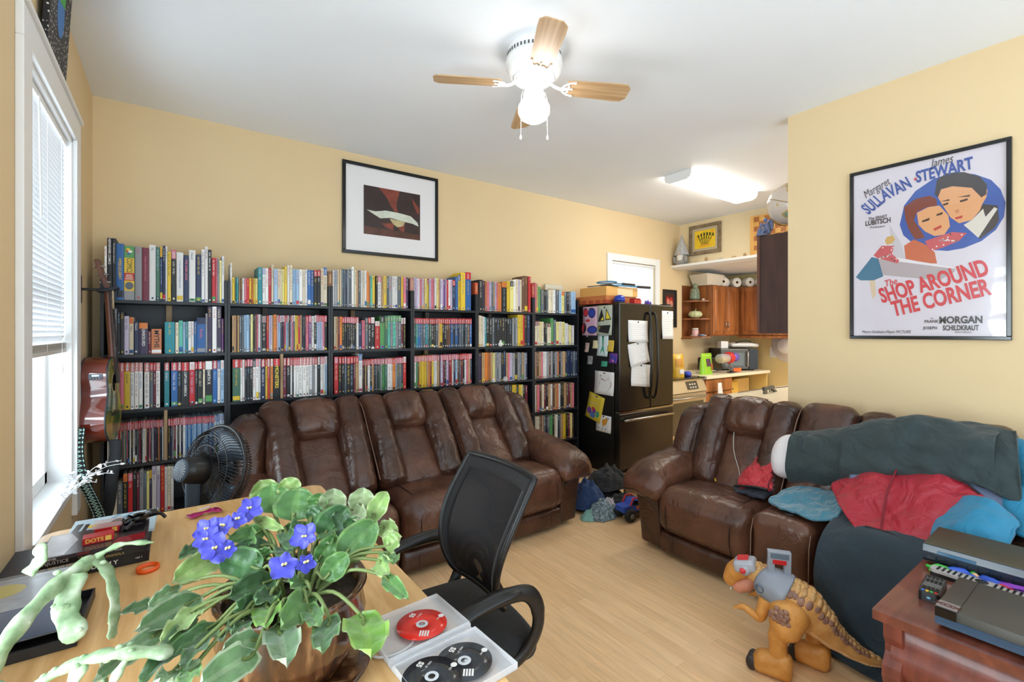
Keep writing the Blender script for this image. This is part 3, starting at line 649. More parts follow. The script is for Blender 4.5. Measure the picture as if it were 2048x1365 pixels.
LOOKS = {(1, 1, 4): 'thick comics history with green, yellow and red spine on top shelf of first bookcase', (1, 1, 3): 'thick blue comic strip book on the top shelf of first bookcase',
         (1, 2, 9): 'squat terracotta book lettered MYTHS in the bookcase behind the guitar', (1, 2, 7): 'purple and orange book lettered UNSOLVED in the corner bookcase',
         (1, 2, 10): 'thick plain teal book beside the timber prop in the corner bookcase', (2, 3, 14): 'thick black book lettered MONSTERS beside the timber prop, second bookcase'}
RB = random.Random(11)
rest = MB(); MARKS = []
nrest = 0
for (bc, sh, data) in SPINES:
    zs = SHZ[sh - 1]; items = data.split(';')
    for k, it in enumerate(items):
        a, b, zt, cc = it.split(',')
        x0, x1, h = int(a) / 1000, int(b) / 1000, int(zt) / 1000
        x0 = max(x0, BC[bc - 1][0] + 0.0175); x1 = max(x0 + .004, min(x1, BC[bc - 1][1] - 0.0175))
        single = cc[0].isupper(); c = cc[0].lower(); band = cc[1]
        w = x1 - x0 - 0.0006; xm = (x0 + x1) / 2
        y = 3.698 + RB.uniform(0, 0.008); dp = RB.uniform(0.16, 0.2)
        B1 = BC[bc - 1]; u = (xm - B1[0]) / (B1[1] - B1[0])
        sag = 0.0
        z = zs - sag + 0.0006
        if sh > 1: h = min(h, SHZ[sh - 2] - 0.022 - z - 0.004)
        key = (bc, sh, k)
        if not single:
            rest.M = Matrix.Translation((xm, y, z)); book_mesh(rest, RB, w, h, dp, c, band); rest.M = Matrix(); nrest += 1
            continue
        mb = MB(); bh = book_mesh(mb, RB, w, h, dp, c, band, key not in TITLES and key != (1, 1, 4))
        if key == (1, 1, 4):
            for (za, zb, col) in ((0, .17, 'g'), (.17, .36, 'y'), (.36, .5, 'r'), (.5, .78, 'y'), (.78, 1.0, 'e')):
                mb.col = pc(col); mb.quad((-w * .49, -0.0004, za * h), (w * .49, -0.0004, za * h), (w * .49, -0.0004, zb * h), (-w * .49, -0.0004, zb * h))
            mb.col = pc('s'); mb.add([(w * .42 * math.cos(t * PI / 8), -0.0008, h * .265 + h * .07 * math.sin(t * PI / 8)) for t in range(16)], [tuple(range(16))])
            for (cx, cz, r_, col) in ((-.1, .94, .2, 'y'), (.1, .9, .22, 'w'), (-.05, .855, .16, 'b'), (-.2, .9, .14, 'r')):
                mb.col = pc(col); mb.add([(w * (cx + r_ * math.cos(t * PI / 5)), -0.0008 - 0.0001 * t % 3, h * cz + w * r_ * .8 * math.sin(t * PI / 5)) for t in range(10)], [tuple(range(10))])
            for (cz, ww) in ((.46, .3), (.425, .36), (.39, .4)): mb.col = pc('c'); mb.quad((-w * ww, -0.0008, cz * h - .003), (w * ww, -0.0008, cz * h - .003), (w * ww, -0.0008, cz * h + .003), (-w * ww, -0.0008, cz * h + .003))
            mb.col = None
        o = mb.build('book', M_print); o.location = (xm, y, z)
        if band == '-': desc = PAL[c][1] + ' book'
        elif band == c: desc = 'all-' + PAL[c][1] + ' book'
        else: desc = PAL[c][1] + ' book with ' + PAL[band][1] + ' band'
        n = k + 1; m = len(items) - k
        lab = LOOKS.get(key) or '%s, %s from window, %s shelf of %s bookcase' % (desc, ordinal(n), SHN[sh - 1], NTH[bc - 1])
        tag(o, lab, 'book', 'books on the black bookcases')
        if key in TITLES:
            s_, ink, zc, ln, ws = TITLES[key]
            size = min(w * ws * 1.25, ln * h / (0.60 * len(s_)))
            text('spine_title', s_, M_inkx if ink == 'Y' else M_ink[ink], o, (0, -0.0008, h * zc), SPINE_Y, size, 0.0003, bold=size * 0.02 if s_.isupper() else 0.0, sx=ln * h / (0.60 * len(s_) * size))
        if key == (1, 1, 3): text('spine_title', 'COMIC STRIP ARTISTS', M_ink['y'], o, (-w * .2, -0.0008, h * .55), SPINE_Y, 0.0085, 0.0003)
        if key == (1, 1, 4): text('spine_title', 'COMICS', M_ink['k'], o, (0, -0.001, h * .64), SPINE_Y, w * .8, 0.0003, sx=0.62)
        if sh == 3 and band == 'r' and bc <= 2 and w > 0.017:
            text('publisher_mark', 'MARVEL', M_ink['w'], o, (0, -0.0009, h - bh * 0.5), SPINE_Y, min(w * 0.9, bh / 3.6), 0.0003, bold=0.0003)
o = rest.build('book', M_print)
tag(o, 'packed rows of thinner comics and paperbacks filling the black bookcases', 'book', kind='stuff')

# things lying on the tops of the case sides
def carton(x0, x1, y0, y1, z0, z1, m, name, label, cat):
    e = empty(name, ((x0 + x1) / 2, (y0 + y1) / 2, z0), 0, label, cat)
    hw, hd = (x1 - x0) / 2, (y1 - y0) / 2
    MB().box((-hw, -hd, 0), (hw, hd, z1 - z0)).build('carton', m, e, bevel=0.002)
    MB().box((-hw * .3, -hd - .0006, 0.2 * (z1 - z0)), (hw * .3, -hd + .001, 0.8 * (z1 - z0))).build('printed_panel', mat('tan_label', (196, 160, 120), 0.6), e)
    return e
carton(0.9515, 0.9855, 3.70, 3.86, 1.8165, 1.93, mat('brown_card', (134, 98, 70), 0.7), 'small_box', 'small brown box on the bookcase sides, between the pale blue books', 'box')
carton(1.6175, 1.652, 3.70, 3.85, 1.8165, 1.925, mat('rose_wrap', (176, 124, 118), 0.35), 'small_box', 'rose pink wrapped box above the joint of third and fourth bookcases', 'box')
carton(2.254, 2.2875, 3.70, 3.85, 1.8165, 1.925, mat('orange_red_card', (204, 84, 46), 0.5), 'small_box', 'orange red box above the joint of fourth and fifth bookcases', 'box')
carton(2.922, 2.955, 3.70, 3.85, 1.8165, 1.955, mat('pale_red_card', (186, 62, 56), 0.5), 'small_box', 'red and tan box above the joint beside the last bookcase', 'box')
# cream volume standing behind the others at the end
e = empty('art_book', (3.405, 3.93, SHZ[0] + .001), 0, 'tall cream art book standing behind the slate books next to fridge', 'book')
MB().box((-0.12, -0.008, 0), (0.13, 0.012, 0.325)).build('cover', mat('cream_card', (214, 206, 186), 0.55), e, bevel=0.002)
MB().box((-0.09, -0.0088, 0.06), (0.1, -0.008, 0.28)).build('cover_picture', mat('pale_sepia', (190, 176, 150), 0.55, var=.25, vscale=14), e)

# three figurines
M_por = mat('porcelain', (236, 234, 228), 0.25)
e = empty('bird_figurine', (2.535, 3.715, SHZ[1] - .002), 0, 'small white bird figurine on the shelf before black books', 'figurine')
e.location.y = 3.694
mb = MB(); mb.lathe([(0.0, 0), (.016, .001), (.021, .012), (.021, .026), (.016, .036), (.0125, .041), (.014, .048), (.013, .056), (.007, .062), (0, .063)], 16)
mb.build('body', M_por, e)
MB().ball((0, -.016, .05), (.003, .006, .003), 8).build('beak', mat('beak_yellow', (224, 170, 60), .5), e)
for sx in (-1, 1):
    MB().ball((sx * .006, -.0125, .053), .0018, 8).build('eye', mat('dark_dot', (20, 20, 20), .3), e)
    MB().ball((sx * .02, .0, .022), (.005, .012, .014), 10).build('wing', M_por, e)
e = empty('cat_figurine', (2.455, 3.694, SHZ[2] - .002), 0, 'white and orange cat figurine on the shelf before grey books', 'figurine')
mb = MB(); mb.ball((0, 0, .017), (.024, .02, .019), 14); mb.ball((-.008, -.012, .03), (.016, .014, .014), 14); mb.build('body', M_por, e)
for sx in (-1, 1): MB().lathe([(.006, .04), (.0, .054)], 8, c=(-.008 + sx * .009, -.01, 0)).build('ear', mat('orange_glaze', (222, 160, 70), .3), e)
MB().ball((.006, -.004, .026), (.017, .016, .013), 12).build('orange_patch', mat('orange_glaze', (222, 160, 70), .3), e)
e = empty('round_figurine', (2.59, 3.694, SHZ[2] - .002), 0, 'round pale grey owl-like figurine on the shelf beside the cat figurine', 'figurine')
MB().lathe([(0, 0), (.018, .001), (.026, .014), (.025, .03), (.016, .044), (0, .05)], 18).build('body', mat('grey_glaze', (196, 198, 200), .3), e)
for sx in (-1, 1): MB().ball((sx * .008, -.019, .036), .003, 8).build('eye', mat('dark_dot', (20, 20, 20), .3), e)
# ------------------------------------------------------------------ two brown leather reclining sofas
M_leath = leather('brown_leather', (54, 32, 23), (84, 52, 38), 0.28)
M_leath2 = leather('brown_leather_worn', (66, 40, 30), (106, 69, 53), 0.29)
M_welt = mat('leather_piping', (38, 22, 17), 0.5)
M_stitch = mat('pale_stitching', (132, 106, 90), 0.7)
M_plast = mat('black_plastic', (22, 22, 24), 0.4)
def wr(p, s, amp, seed=0.0):
    n1 = noise.noise(Vector((p[0] * s[0] + seed, p[1] * s[1], p[2] * s[2])))
    n2 = noise.noise(Vector((p[0] * s[0] * 2.1 + seed + 9, p[1] * s[1] * 2.1, p[2] * s[2] * 2.1)))
    r = 1 - abs(n1) * 2.2
    return amp * (0.6 * r * r * (1 if r > 0 else -1) + 0.5 * n2)
def sofa(name, label, units, D, loc, rz, seedk, arms=(True, True), zt=0.90):
    root = empty(name, loc, rz, label, 'sofa', 'brown leather sofas')
    Wi = sum(w for _, w in units); x0 = -Wi / 2
    def L(nm, fn_build, m=M_leath, parent=root, **k):
        mb = MB(); fn_build(mb); return mb.build(nm, m, parent, **k)
    L('base', lambda mb: mb.box((x0 - 0.02, 0.05, 0.03), (-x0 + 0.02, D - 0.03, 0.24)), M_welt)
    # the back leans
    yb0, zb0, yt, _ = 0.40, 0.40, D - 0.17, 0
    al = math.atan2(yt - yb0, zt - zb0); Lb = math.hypot(yt - yb0, zt - zb0)
    TB = Matrix.Translation((0, yb0, zb0)) @ Matrix.Rotation(-al, 4, 'X')   # local z runs up the back, -y faces the sitter
    L('back_shell', lambda mb: mb.prism([(D - 0.03, 0.10), (D, 0.5), (D - 0.01, 0.86), (D - 0.05, 0.93), (D - 0.12, 0.93), (0.52, 0.4), (0.5, 0.10)], x0 - 0.01, -x0 + 0.01, 'x'), M_leath, bevel=0.03, seg=3)
    x = x0
    for ui, (kind, w) in enumerate(units):
        c = x + w / 2; sd = seedk + ui * 3.7; g = 0.004
        if kind == 'seat':
            def fs(p, q):
                f = max(0.0, -q[1])
                p.z += -0.035 * max(0, q[1]) + 0.012 * (1 - q[0] ** 2) * (1 if q[2] > 0 else 0)
                d = wr((p.x, p.y, p.z), (22, 9, 3.5), 0.0045, sd) * (0.4 + 0.6 * f)
                p.y -= d * (1 if q[1] < 0.2 else 0); p.z += d * (0.7 if q[2] > 0 else 0)
                return p
            sc = L('seat_cushion', lambda mb: mb.rbox((c, 0.21, 0.315), (w / 2 - g, 0.275, 0.145), 0.085, (26, 20, 12), (0, 0.02, 0.012), fs), M_leath2)
            for sx in (-1, 1):
                xx = c + sx * w * 0.34
                pts = [(xx, 0.42, 0.452), (xx, 0.2, 0.476), (xx, 0.06, 0.470), (xx, -0.02, 0.445), (xx, -0.066, 0.39), (xx, -0.083, 0.31), (xx, -0.072, 0.24), (xx, -0.05, 0.19)]
                L('seam', lambda mb: mb.tube(smooth_path(pts, 5), 0.0028, 6), M_welt, sc)
            fr = L('footrest', lambda mb: mb.rbox((c, 0.035, 0.098), (w / 2 - g, 0.055, 0.068), 0.03, (20, 8, 10), (0, 0.008, 0), lambda p, q: (p.x, p.y - wr((p.x, p.y, p.z), (14, 4, 5), 0.003, sd) * (q[1] < 0), p.z)))
            for sx in (-1, 1):
                xx = c + sx * w * 0.32
                L('seam', lambda mb: mb.tube([(xx, 0.0, 0.165), (xx, -0.026, 0.13), (xx, -0.029, 0.09), (xx, -0.018, 0.05)], 0.0025, 6), M_welt, fr)
            bw = min(0.178, w * 0.28)
            for sx in (-1, 1):
                bc = c + sx * (w / 2 - bw / 2 - 0.002)
                def fb(p, q):
                    t = (q[2] + 1) / 2
                    p.y -= 0.025 * math.sin(PI * t)
                    p.x += sx * 0.0 + (-sx) * 0.012 * (1 - t)
                    d = wr((p.x, p.y, p.z), (4, 6, 15), 0.0135, sd + sx)
                    p.y -= d * (1 if q[1] < 0.3 else 0); p.x += 0.25 * d * q[0]
                    return TB @ p
                L('side_bolster', lambda mb: mb.rbox((bc, -0.02, Lb * 0.53), (bw / 2 + .006, 0.118, Lb * 0.575), 0.07, (14, 10, 44), (0.004, 0.03, 0.0), fb))
            pw = w - 2 * bw - 0.002
            def fp(p, q):
                d = wr((p.x, p.y, p.z), (7, 5, 9), 0.010, sd + 5)
                p.y -= d * (1 if q[1] < 0 else 0)
                p.y -= 0.02 * max(0, -q[2])
                return TB @ p
            L('back_panel', lambda mb: mb.rbox((c, 0.0, Lb * 0.32), (pw / 2 + 0.012, 0.085, Lb * 0.36), 0.05, (16, 8, 18), (0, 0.02, 0.0), fp), M_leath2)
            def fh(p, q):
                d = wr((p.x, p.y, p.z), (13, 4, 3.5), 0.012, sd + 11)
                p.y -= d * (1 if q[1] < 0.4 else 0); p.z += 0.5 * d * max(0, q[2])
                p.z -= 0.02 * q[0] ** 2 * max(0, q[2])
                return TB @ p
            L('head_cushion', lambda mb: mb.rbox((c, -0.035, Lb * 0.868), (pw / 2 + 0.024, 0.115, Lb * 0.235), 0.075, (26, 14, 18), (0, 0.026, 0.006), fh), M_leath2)
        else:                                             # fold-down console with two cup holders
            def fc(p, q):
                d = wr((p.x, p.y, p.z), (11, 6, 4), 0.011, sd + 2)
                p.y -= d * (1 if q[1] < 0 else 0)
                p.z -= 0.01 * q[0] ** 2
                return p
            co = L('console', lambda mb: mb.rbox((c, 0.24, 0.26), (w / 2 - g, 0.29, 0.235), 0.05, (22, 16, 20), (0, 0.012, 0.0), fc), M_leath2)
            for sy in (0.09, 0.25):
                L('cup_holder', lambda mb: mb.lathe([(0.036, 0.499), (0.045, 0.502), (0.047, 0.498), (0.047, 0.4), (0.0, 0.4)], 28, c=(c, sy, 0)), M_plast, co)
            L('seam', lambda mb: mb.tube([(c - w * .46, -0.03, 0.45), (c - w * .465, -0.055, 0.38), (c - w * .465, -0.06, 0.2), (c - w * .465, -0.04, 0.06)], 0.003, 6), M_stitch, co)
            L('seam', lambda mb: mb.tube([(c + w * .46, -0.03, 0.45), (c + w * .465, -0.055, 0.38), (c + w * .465, -0.06, 0.2), (c + w * .465, -0.04, 0.06)], 0.003, 6), M_stitch, co)
            def fk(p, q):
                d = wr((p.x, p.y, p.z), (9, 5, 6), 0.007, sd + 7)
                p.y -= d * (q[1] < 0.3)
                return TB @ p
            L('console_back', lambda mb: mb.rbox((c, -0.03, Lb * 0.56), (w / 2 - g, 0.12, Lb * 0.55), 0.07, (16, 12, 30), (0, 0.02, 0.01), fk), M_leath2)
        # leather welt down each joint
        if ui:
            pts = [TB @ Vector((x, -0.13, Lb * t)) for t in (0.06, 0.3, 0.6, 0.85)] + [TB @ Vector((x, -0.09, Lb * 1.03)), TB @ Vector((x, 0.02, Lb * 1.085))]
            L('seam', lambda mb: mb.tube(smooth_path(pts, 4), 0.004, 6), M_stitch if ui == 1 else M_welt)
        x += w
    for sx, on in ((-1, arms[0]), (1, arms[1])):
        xi = sx * Wi / 2
        # rounded wing closing the back
        def fw(p, q):
            t = (q[2] + 1) / 2
            p.y += 0.14 * (t - 0.5) - 0.06 - 0.03 * (1 - t)
            p.x += -sx * 0.035 * t * t
            return p
        L('wing', lambda mb: mb.rbox((xi + sx * 0.092, D - 0.235, 0.665), (0.096, 0.175, 0.262), 0.08, (14, 16, 18), (0.012, 0.02, 0.01), fw))
        if not on: continue
        def fa(p, q):
            t = max(0, (p.z - 0.03) / 0.5)
            p.x += sx * 0.075 * t ** 1.6 * (1 if q[0] * sx > 0 else 0.25)
            p.y -= 0.03 * t ** 2 * (1 if q[1] < 0 else 0)
            return p
        L('arm_panel', lambda mb: mb.rbox((xi + sx * 0.085, D / 2 - 0.0, 0.262), (0.082, D / 2 - 0.01, 0.232), 0.022, (8, 20, 14), (0, 0, 0), fa))
        def fq(p, q):
            u = max(0.0, min(1.0, (p.y + 0.12) / 0.68))
            p.z += 0.075 * u ** 1.3 - 0.055 * max(0.0, 0.30 - u) ** 2 / 0.09
            p.z -= 0.022 * max(0, q[0] * sx) ** 2 + 0.02 * max(0, -q[0] * sx) ** 2
            d = wr((p.x, p.y, p.z), (6, 13, 6), 0.011, seedk + sx * 4)
            p.z += d * (q[2] > -0.2); p.y += 0.0
            return p
        L('arm_cushion', lambda mb: mb.rbox((xi + sx * 0.10, 0.235, 0.480), (0.158, 0.345, 0.082), 0.075, (18, 30, 12), (0.0, 0.0, 0.022), fq), M_leath2)
        L('seam', lambda mb: mb.tube(smooth_path([(xi - sx * 0.035, -0.085, 0.345), (xi + sx * 0.03, -0.10, 0.385), (xi + sx * 0.12, -0.108, 0.415), (xi + sx * 0.22, -0.10, 0.395), (xi + sx * 0.245, -0.02, 0.395)], 4), 0.004, 6), M_welt)
    for sx in (-1, 1):
        for yy in (0.10, D - 0.1): L('foot', lambda mb: mb.lathe([(0.025, 0.0), (0.028, 0.032)], 14, c=(sx * (Wi / 2 + 0.06), yy, 0)), M_plast)
    return root
sofa('sofa', 'brown leather three-seat sofa in front of the bookcases', [('seat', 0.633)] * 3, 0.99, (1.40, 2.625, 0), 0, 1.3)
sofa('sofa', 'brown leather sofa with console, piled with bedding, under the film poster', [('seat', 0.62), ('console', 0.31), ('seat', 0.62)], 0.845, (2.61, 1.165, 0), -PI / 2, 21.0, zt=0.925)
# ------------------------------------------------------------------ ceiling fan and kitchen strip light
M_fanw = mat('white_enamel', (240, 240, 240), 0.3)
M_blade = wood('pale_oak_blade', (176, 140, 100), (206, 174, 134), (1, 16, 16), rough=0.35)
M_globe = mat('lit_opal_glass', (255, 252, 246), 0.3, emit=9.0, emitc=(255, 250, 244))
M_tube = mat('lit_diffuser', (255, 255, 255), 0.4, emit=7.5, emitc=(255, 249, 236))
fan = empty('ceiling_fan', (1.558, 1.955, ZC), 0, 'white four-blade ceiling fan with oak blades and a lit globe', 'ceiling fan')
MB().lathe([(0.14, 0.0), (0.143, -0.02), (0.143, -0.05), (0.15, -0.056), (0.152, -0.095), (0.135, -0.135), (0.105, -0.155), (0.0, -0.156)], 40).build('motor_housing', M_fanw, fan)
mb = MB()
for i in range(44):
    a = 2 * PI * i / 44
    mb.M = Matrix.Rotation(a, 4, 'Z'); mb.box((0.1425, -0.004, -0.047), (0.1445, 0.004, -0.03))
mb.build('vent', mat('vent_dark', (70, 70, 70), .6), fan)
MB().lathe([(0.052, -0.15), (0.056, -0.17), (0.056, -0.205), (0.05, -0.225), (0.058, -0.235), (0.058, -0.252), (0.0, -0.253)], 28).build('switch_cup', M_fanw, fan)
MB().lathe([(0.046, -0.245), (0.05, -0.262), (0.07, -0.278), (0.084, -0.305), (0.084, -0.335), (0.07, -0.362), (0.045, -0.378), (0.0, -0.383)], 32).build('globe_shade', M_globe, fan)
for deg in (151, 61, -26, -119):
    a = math.radians(deg)
    R_ = Matrix.Rotation(a, 4, 'Z') @ Matrix.Translation((0, 0, -0.188)) @ Matrix.Rotation(math.radians(-12), 4, 'X')
    mb = MB()
    out = [(0.175, -0.048), (0.21, -0.056), (0.46, -0.066), (0.505, -0.064), (0.53, -0.038), (0.53, 0.038), (0.505, 0.064), (0.46, 0.066), (0.21, 0.056), (0.175, 0.048), (0.185, 0.02), (0.18, 0), (0.185, -0.02)]
    mb.prism(out, 0.0, 0.006, 'z')
    bl = mb.build('blade', M_blade, fan, bevel=0.0015); bl.matrix_local = R_
    mb = MB()
    mb.tube(smooth_path([(0.085, 0, 0.025), (0.115, 0, 0.002), (0.15, 0, -0.008), (0.185, 0, -0.004)]), [0.008] * 19, 8)
    for s in (-1, 1):
        mb.tube(smooth_path([(0.15, 0, -0.007), (0.165, s * .026, -0.005), (0.19, s * .042, -0.004), (0.222, s * .05, -0.004)]), 0.0058, 8, flat=.6)
        mb.tube(smooth_path([(0.178, s * .004, -0.005), (0.192, s * .016, -0.004), (0.18, s * .03, -0.004)]), 0.004, 6)
        mb.lathe([(0.006, -0.008), (0.006, -0.003)], 10, c=(0.215, s * .047, 0))
    mb.tube([(0.17, 0, -.005), (0.212, 0, -.004)], 0.005, 8)
    mb.build('blade_bracket', M_fanw, bl)
mb = MB()
for i in range(26):
    a = 2 * PI * i / 26
    mb.tube([(0.06 * math.cos(a), 0.06 * math.sin(a), -0.158), (0.1 * math.cos(a + .1), 0.1 * math.sin(a + .1), -0.154)], 0.004, 6)
mb.lathe([(0.105, -0.15), (0.112, -0.156), (0.105, -0.162), (0.098, -0.156), (0.105, -0.15)], 32, cap=False)
mb.build('scroll_ring', M_fanw, fan)
for (dx, dy, ln) in ((-0.062, 0.03, 0.21), (0.066, -0.028, 0.20)):
    mb = MB(); mb.tube([(dx * .85, dy * .85, -0.22), (dx, dy, -0.25), (dx * 1.05, dy * 1.05, -0.25 - ln)], 0.0016, 6)
    mb.lathe([(0.002, 0.014), (0.006, 0.004), (0.0065, -0.008), (0.0, -0.014)], 10, c=(dx * 1.05, dy * 1.05, -0.26 - ln))
    mb.build('pull_chain', M_fanw, fan)

e = empty('strip_light', (4.46, 2.665, ZC), 0, 'long lit fluorescent fitting on the kitchen ceiling', 'ceiling light')
hx, hy = 0.61, 0.14
prof = [(-hy, 0.0), (-hy, -0.03), (-hy * .9, -0.062), (-hy * .6, -0.08), (hy * .6, -0.08), (hy * .9, -0.062), (hy, -0.03), (hy, 0.0)]
MB().prism(prof, -hx + .012, hx - .012, 'x', smooth=False).build('diffuser', M_tube, e)
for s in (-1, 1):
    MB().prism([(y * 1.03, z * 1.03 - (.001 if z else 0)) for y, z in prof], s * hx - .014 * s, s * hx, 'x').build('end_cap', M_fanw, e, bevel=.002)
# ------------------------------------------------------------------ fridge
M_fr = mat('black_steel', (58, 55, 52), 0.22, metal=0.75, bump=0.02, bscale=6)
M_frs = mat('black_textured', (14, 14, 15), 0.42, bump=0.12, bscale=900)
M_chrome = mat('dark_chrome', (150, 148, 146), 0.18, metal=1.0)
FX0, FX1, FYF, FYB, FZ = 3.645, 4.545, 3.195, 3.93, 1.765
fr = empty('fridge', (FX0, FYF, 0), 0, 'black french-door fridge covered in papers and drawings', 'fridge')
FW = FX1 - FX0; fd = FYB - FYF
MB().box((0, 0.075, 0.03), (FW, fd, FZ - 0.012)).build('body', M_frs, fr, bevel=0.006)
MB().box((0.02, 0.09, 0.0), (FW - .02, fd - .02, 0.04)).build('plinth', M_plast, fr)
for k, (a, b) in enumerate(((0.003, 0.487), (0.494, FW - 0.003))):
    d = MB().box((a, 0, 0.66), (b, 0.07, FZ)).build('door', M_fr, fr, bevel=0.012, seg=4)
    hx = 0.445 if k == 0 else 0.536
    mb = MB(); mb.tube(smooth_path([(hx, 0.004, 1.66), (hx, -0.03, 1.655), (hx + (.004 if k else -.004), -0.056, 1.45), (hx + (.006 if k else -.006), -0.062, 1.2), (hx + (.004 if k else -.004), -0.056, 0.95), (hx, -0.03, 0.78), (hx, 0.004, 0.775)], 6), 0.016, 12, flat=.8)
    mb.build('handle', M_fr, d)
MB().box((0.003, 0.0, 0.07), (FW - .003, 0.07, 0.635)).build('freezer_drawer', M_fr, fr, bevel=0.012, seg=4)
mb = MB(); mb.tube(smooth_path([(0.06, 0.004, 0.565), (0.065, -0.045, 0.57), (0.2, -0.058, 0.575), (FW / 2, -0.064, 0.575), (FW - .2, -0.058, 0.575), (FW - .065, -0.045, 0.57), (FW - .06, .004, 0.565)], 5), 0.013, 12)
mb.build('handle', M_chrome, fr)
mb = MB(); mb.box((0.01, -0.003, 0.637), (FW - .01, 0.06, 0.657)); mb.build('drawer_trim', M_chrome, fr)
for x in (0.06, FW - .06): MB().box((x - .04, 0.02, FZ), (x + .04, 0.11, FZ + .014)).build('hinge_cover', M_plast, fr, bevel=.004)
# papers held on the doors and side: each a sheet with its magnet
M_paper = mat('white_paper', (236, 234, 232), 0.7)
M_ink_l = mat('pencil_grey', (206, 206, 210), 0.7)
def sheet(face, a, z, w, h, rot, label, m=M_paper, lines=8, marks=None, cat='note', name='paper_note', grp='papers on the fridge', magnet=True, curl=0.012):
    """a thin sheet on the fridge front ('f', a = x) or its side ('s', a = y)"""
    e = empty(name, (a, FYF - 0.0016, z) if face == 'f' else (FX0 - 0.0016, a, z), 0, label, cat, grp)
    B = Matrix.Rotation(math.radians(rot), 4, 'Y') if face == 'f' else Matrix.Rotation(-PI / 2, 4, 'Z') @ Matrix.Rotation(math.radians(rot), 4, 'Y')
    off = -0.001
    mb = MB(); mb.M = B
    f = lambda u, v: (-w / 2 + w * u, off - curl * (1 - v) ** 3, -h / 2 + h * v)
    mb.grid(f, 4, 6)
    mb.build('sheet', m, e, solid=0.0006)
    if lines:
        mb = MB(); mb.M = B; R = random.Random(int(a * 1000 + z * 77))
        for i in range(lines):
            v = 0.88 - 0.76 * i / lines; l = R.uniform(.5, .8)
            p, q = f(0.12, v), f(0.12 + l, v)
            mb.quad((p[0], p[1] - .001, p[2] - h * .008), (q[0], q[1] - .001, q[2] - h * .008), (q[0], q[1] - .001, q[2] + h * .008), (p[0], p[1] - .001, p[2] + h * .008))
        mb.build('writing', M_ink_l, e)
    for i, (nm, mm, shapes) in enumerate(marks or []):
        mb = MB(); mb.M = B
        for poly in shapes:
            mb.add([(w * (x - .5), f(x, z_)[1] - 0.0012 - .0002 * i, h * (z_ - .5)) for x, z_ in poly], [tuple(range(len(poly)))])
        mb.build(nm, mm, e)
    if magnet:
        mb = MB(); mb.M = B @ Matrix.Translation((0, off, h * .43)); mb.lathe([(0.008, 0.0), (0.008, .006), (0.0, .0065)], 14, rot=Matrix.Rotation(PI / 2, 3, 'X'))
        mb.build('magnet', M_plast, e)
    return e
def disc(cx, cy, rx, ry=None, n=14, a0=0): ry = ry or rx; return [(cx + rx * math.cos(a0 + 2 * PI * t / n), cy + ry * math.sin(a0 + 2 * PI * t / n)) for t in range(n)]
sheet('f', 3.93, 1.475, 0.31, 0.225, 1, 'uppermost white paper on the left-hand fridge door')
sheet('f', 3.94, 1.245, 0.31, 0.235, -9, 'tilted white paper in the middle of the left-hand fridge door')
sheet('f', 3.97, 1.015, 0.30, 0.235, 6, 'lowest white paper on the left-hand fridge door')
sheet('f', 4.43, 1.545, 0.20, 0.31, 1, 'tall white paper alone on the right-hand fridge door', lines=12)
mk = lambda n, c: mat('crayon_' + n, c, .7)
M_red, M_blu, M_yel, M_blk, M_grn, M_pur = mk('red', (196, 44, 60)), mk('blue', (46, 62, 160)), mk('yellow', (240, 214, 60)), mk('black', (24, 22, 26)), mk('green', (60, 160, 130)), mk('purple', (110, 60, 150))
# the fridge side: a = y
sheet('s', 3.60, 1.585, 0.22, 0.31, 0, 'pink and blue crayon drawing high on the fridge side', mat('pinkish_paper', (206, 168, 190), .7), 0,
      [('black_lines', M_blk, [disc(.2, .8, .17, .15), disc(.62, .78, .25, .18), disc(.66, .2, .34, .14), disc(.1, .25, .17, .18)]), ('red_shapes', M_red, [disc(.2, .8, .14, .12), disc(.1, .25, .14, .15), disc(.35, .52, .14, .05)]), ('blue_shapes', M_blu, [disc(.62, .78, .22, .15), disc(.66, .2, .3, .11)])], 'drawing', 'crayon_drawing')
sheet('s', 3.39, 1.59, 0.21, 0.31, 0, 'yellow and grey crayon drawing near the front of fridge side', mat('grey_green_paper', (186, 192, 176), .7), 0,
      [('black_lines', M_blk, [[(.05, .45), (.3, .9), (.5, .48)], [(.55, .5), (.6, .9), (.95, .52)], [(.1, .32), (.9, .34), (.8, .05), (.15, .1)]]), ('yellow_shapes', M_yel, [[(.1, .49), (.3, .83), (.44, .51)], [(.6, .54), (.63, .83), (.88, .55)], [(.16, .29), (.83, .31), (.75, .09), (.2, .13)]])], 'drawing', 'crayon_drawing')
sheet('s', 3.415, 1.325, 0.15, 0.22, 2, 'pale drawing of a blue-green ribbon shape under the crayon drawings', mat('ice_paper', (214, 226, 232), .7), 0, [('ribbon', M_grn, [[(.4, .95), (.6, .95), (.56, .5), (.75, .05), (.5, .3), (.25, .05), (.46, .5)]]), ('red_dot', M_red, [disc(.5, .62, .06, .1)])], 'drawing', 'ribbon_drawing')
sheet('s', 3.52, 1.335, 0.075, 0.085, 0, 'small cream sticky note on the fridge side', mat('cream_note', (226, 214, 170), .7), 3, cat='note', name='sticky_note', magnet=False)
sheet('s', 3.305, 1.325, 0.085, 0.115, 2, 'yellow sticky note near the front edge of fridge side', mat('yellow_note', (226, 190, 70), .7), 3, name='sticky_note', magnet=False)
sheet('s', 3.27, 1.20, 0.105, 0.10, 2, 'purple and blue picture card at the fridge corner', M_pur, 0, [('blobs', M_blu, [disc(.3, .6, .2, .2), disc(.7, .4, .2, .25)]), ('pink_blob', mk('pink', (210, 110, 170)), [disc(.5, .25, .14, .14)])], 'card', 'picture_card', magnet=False)
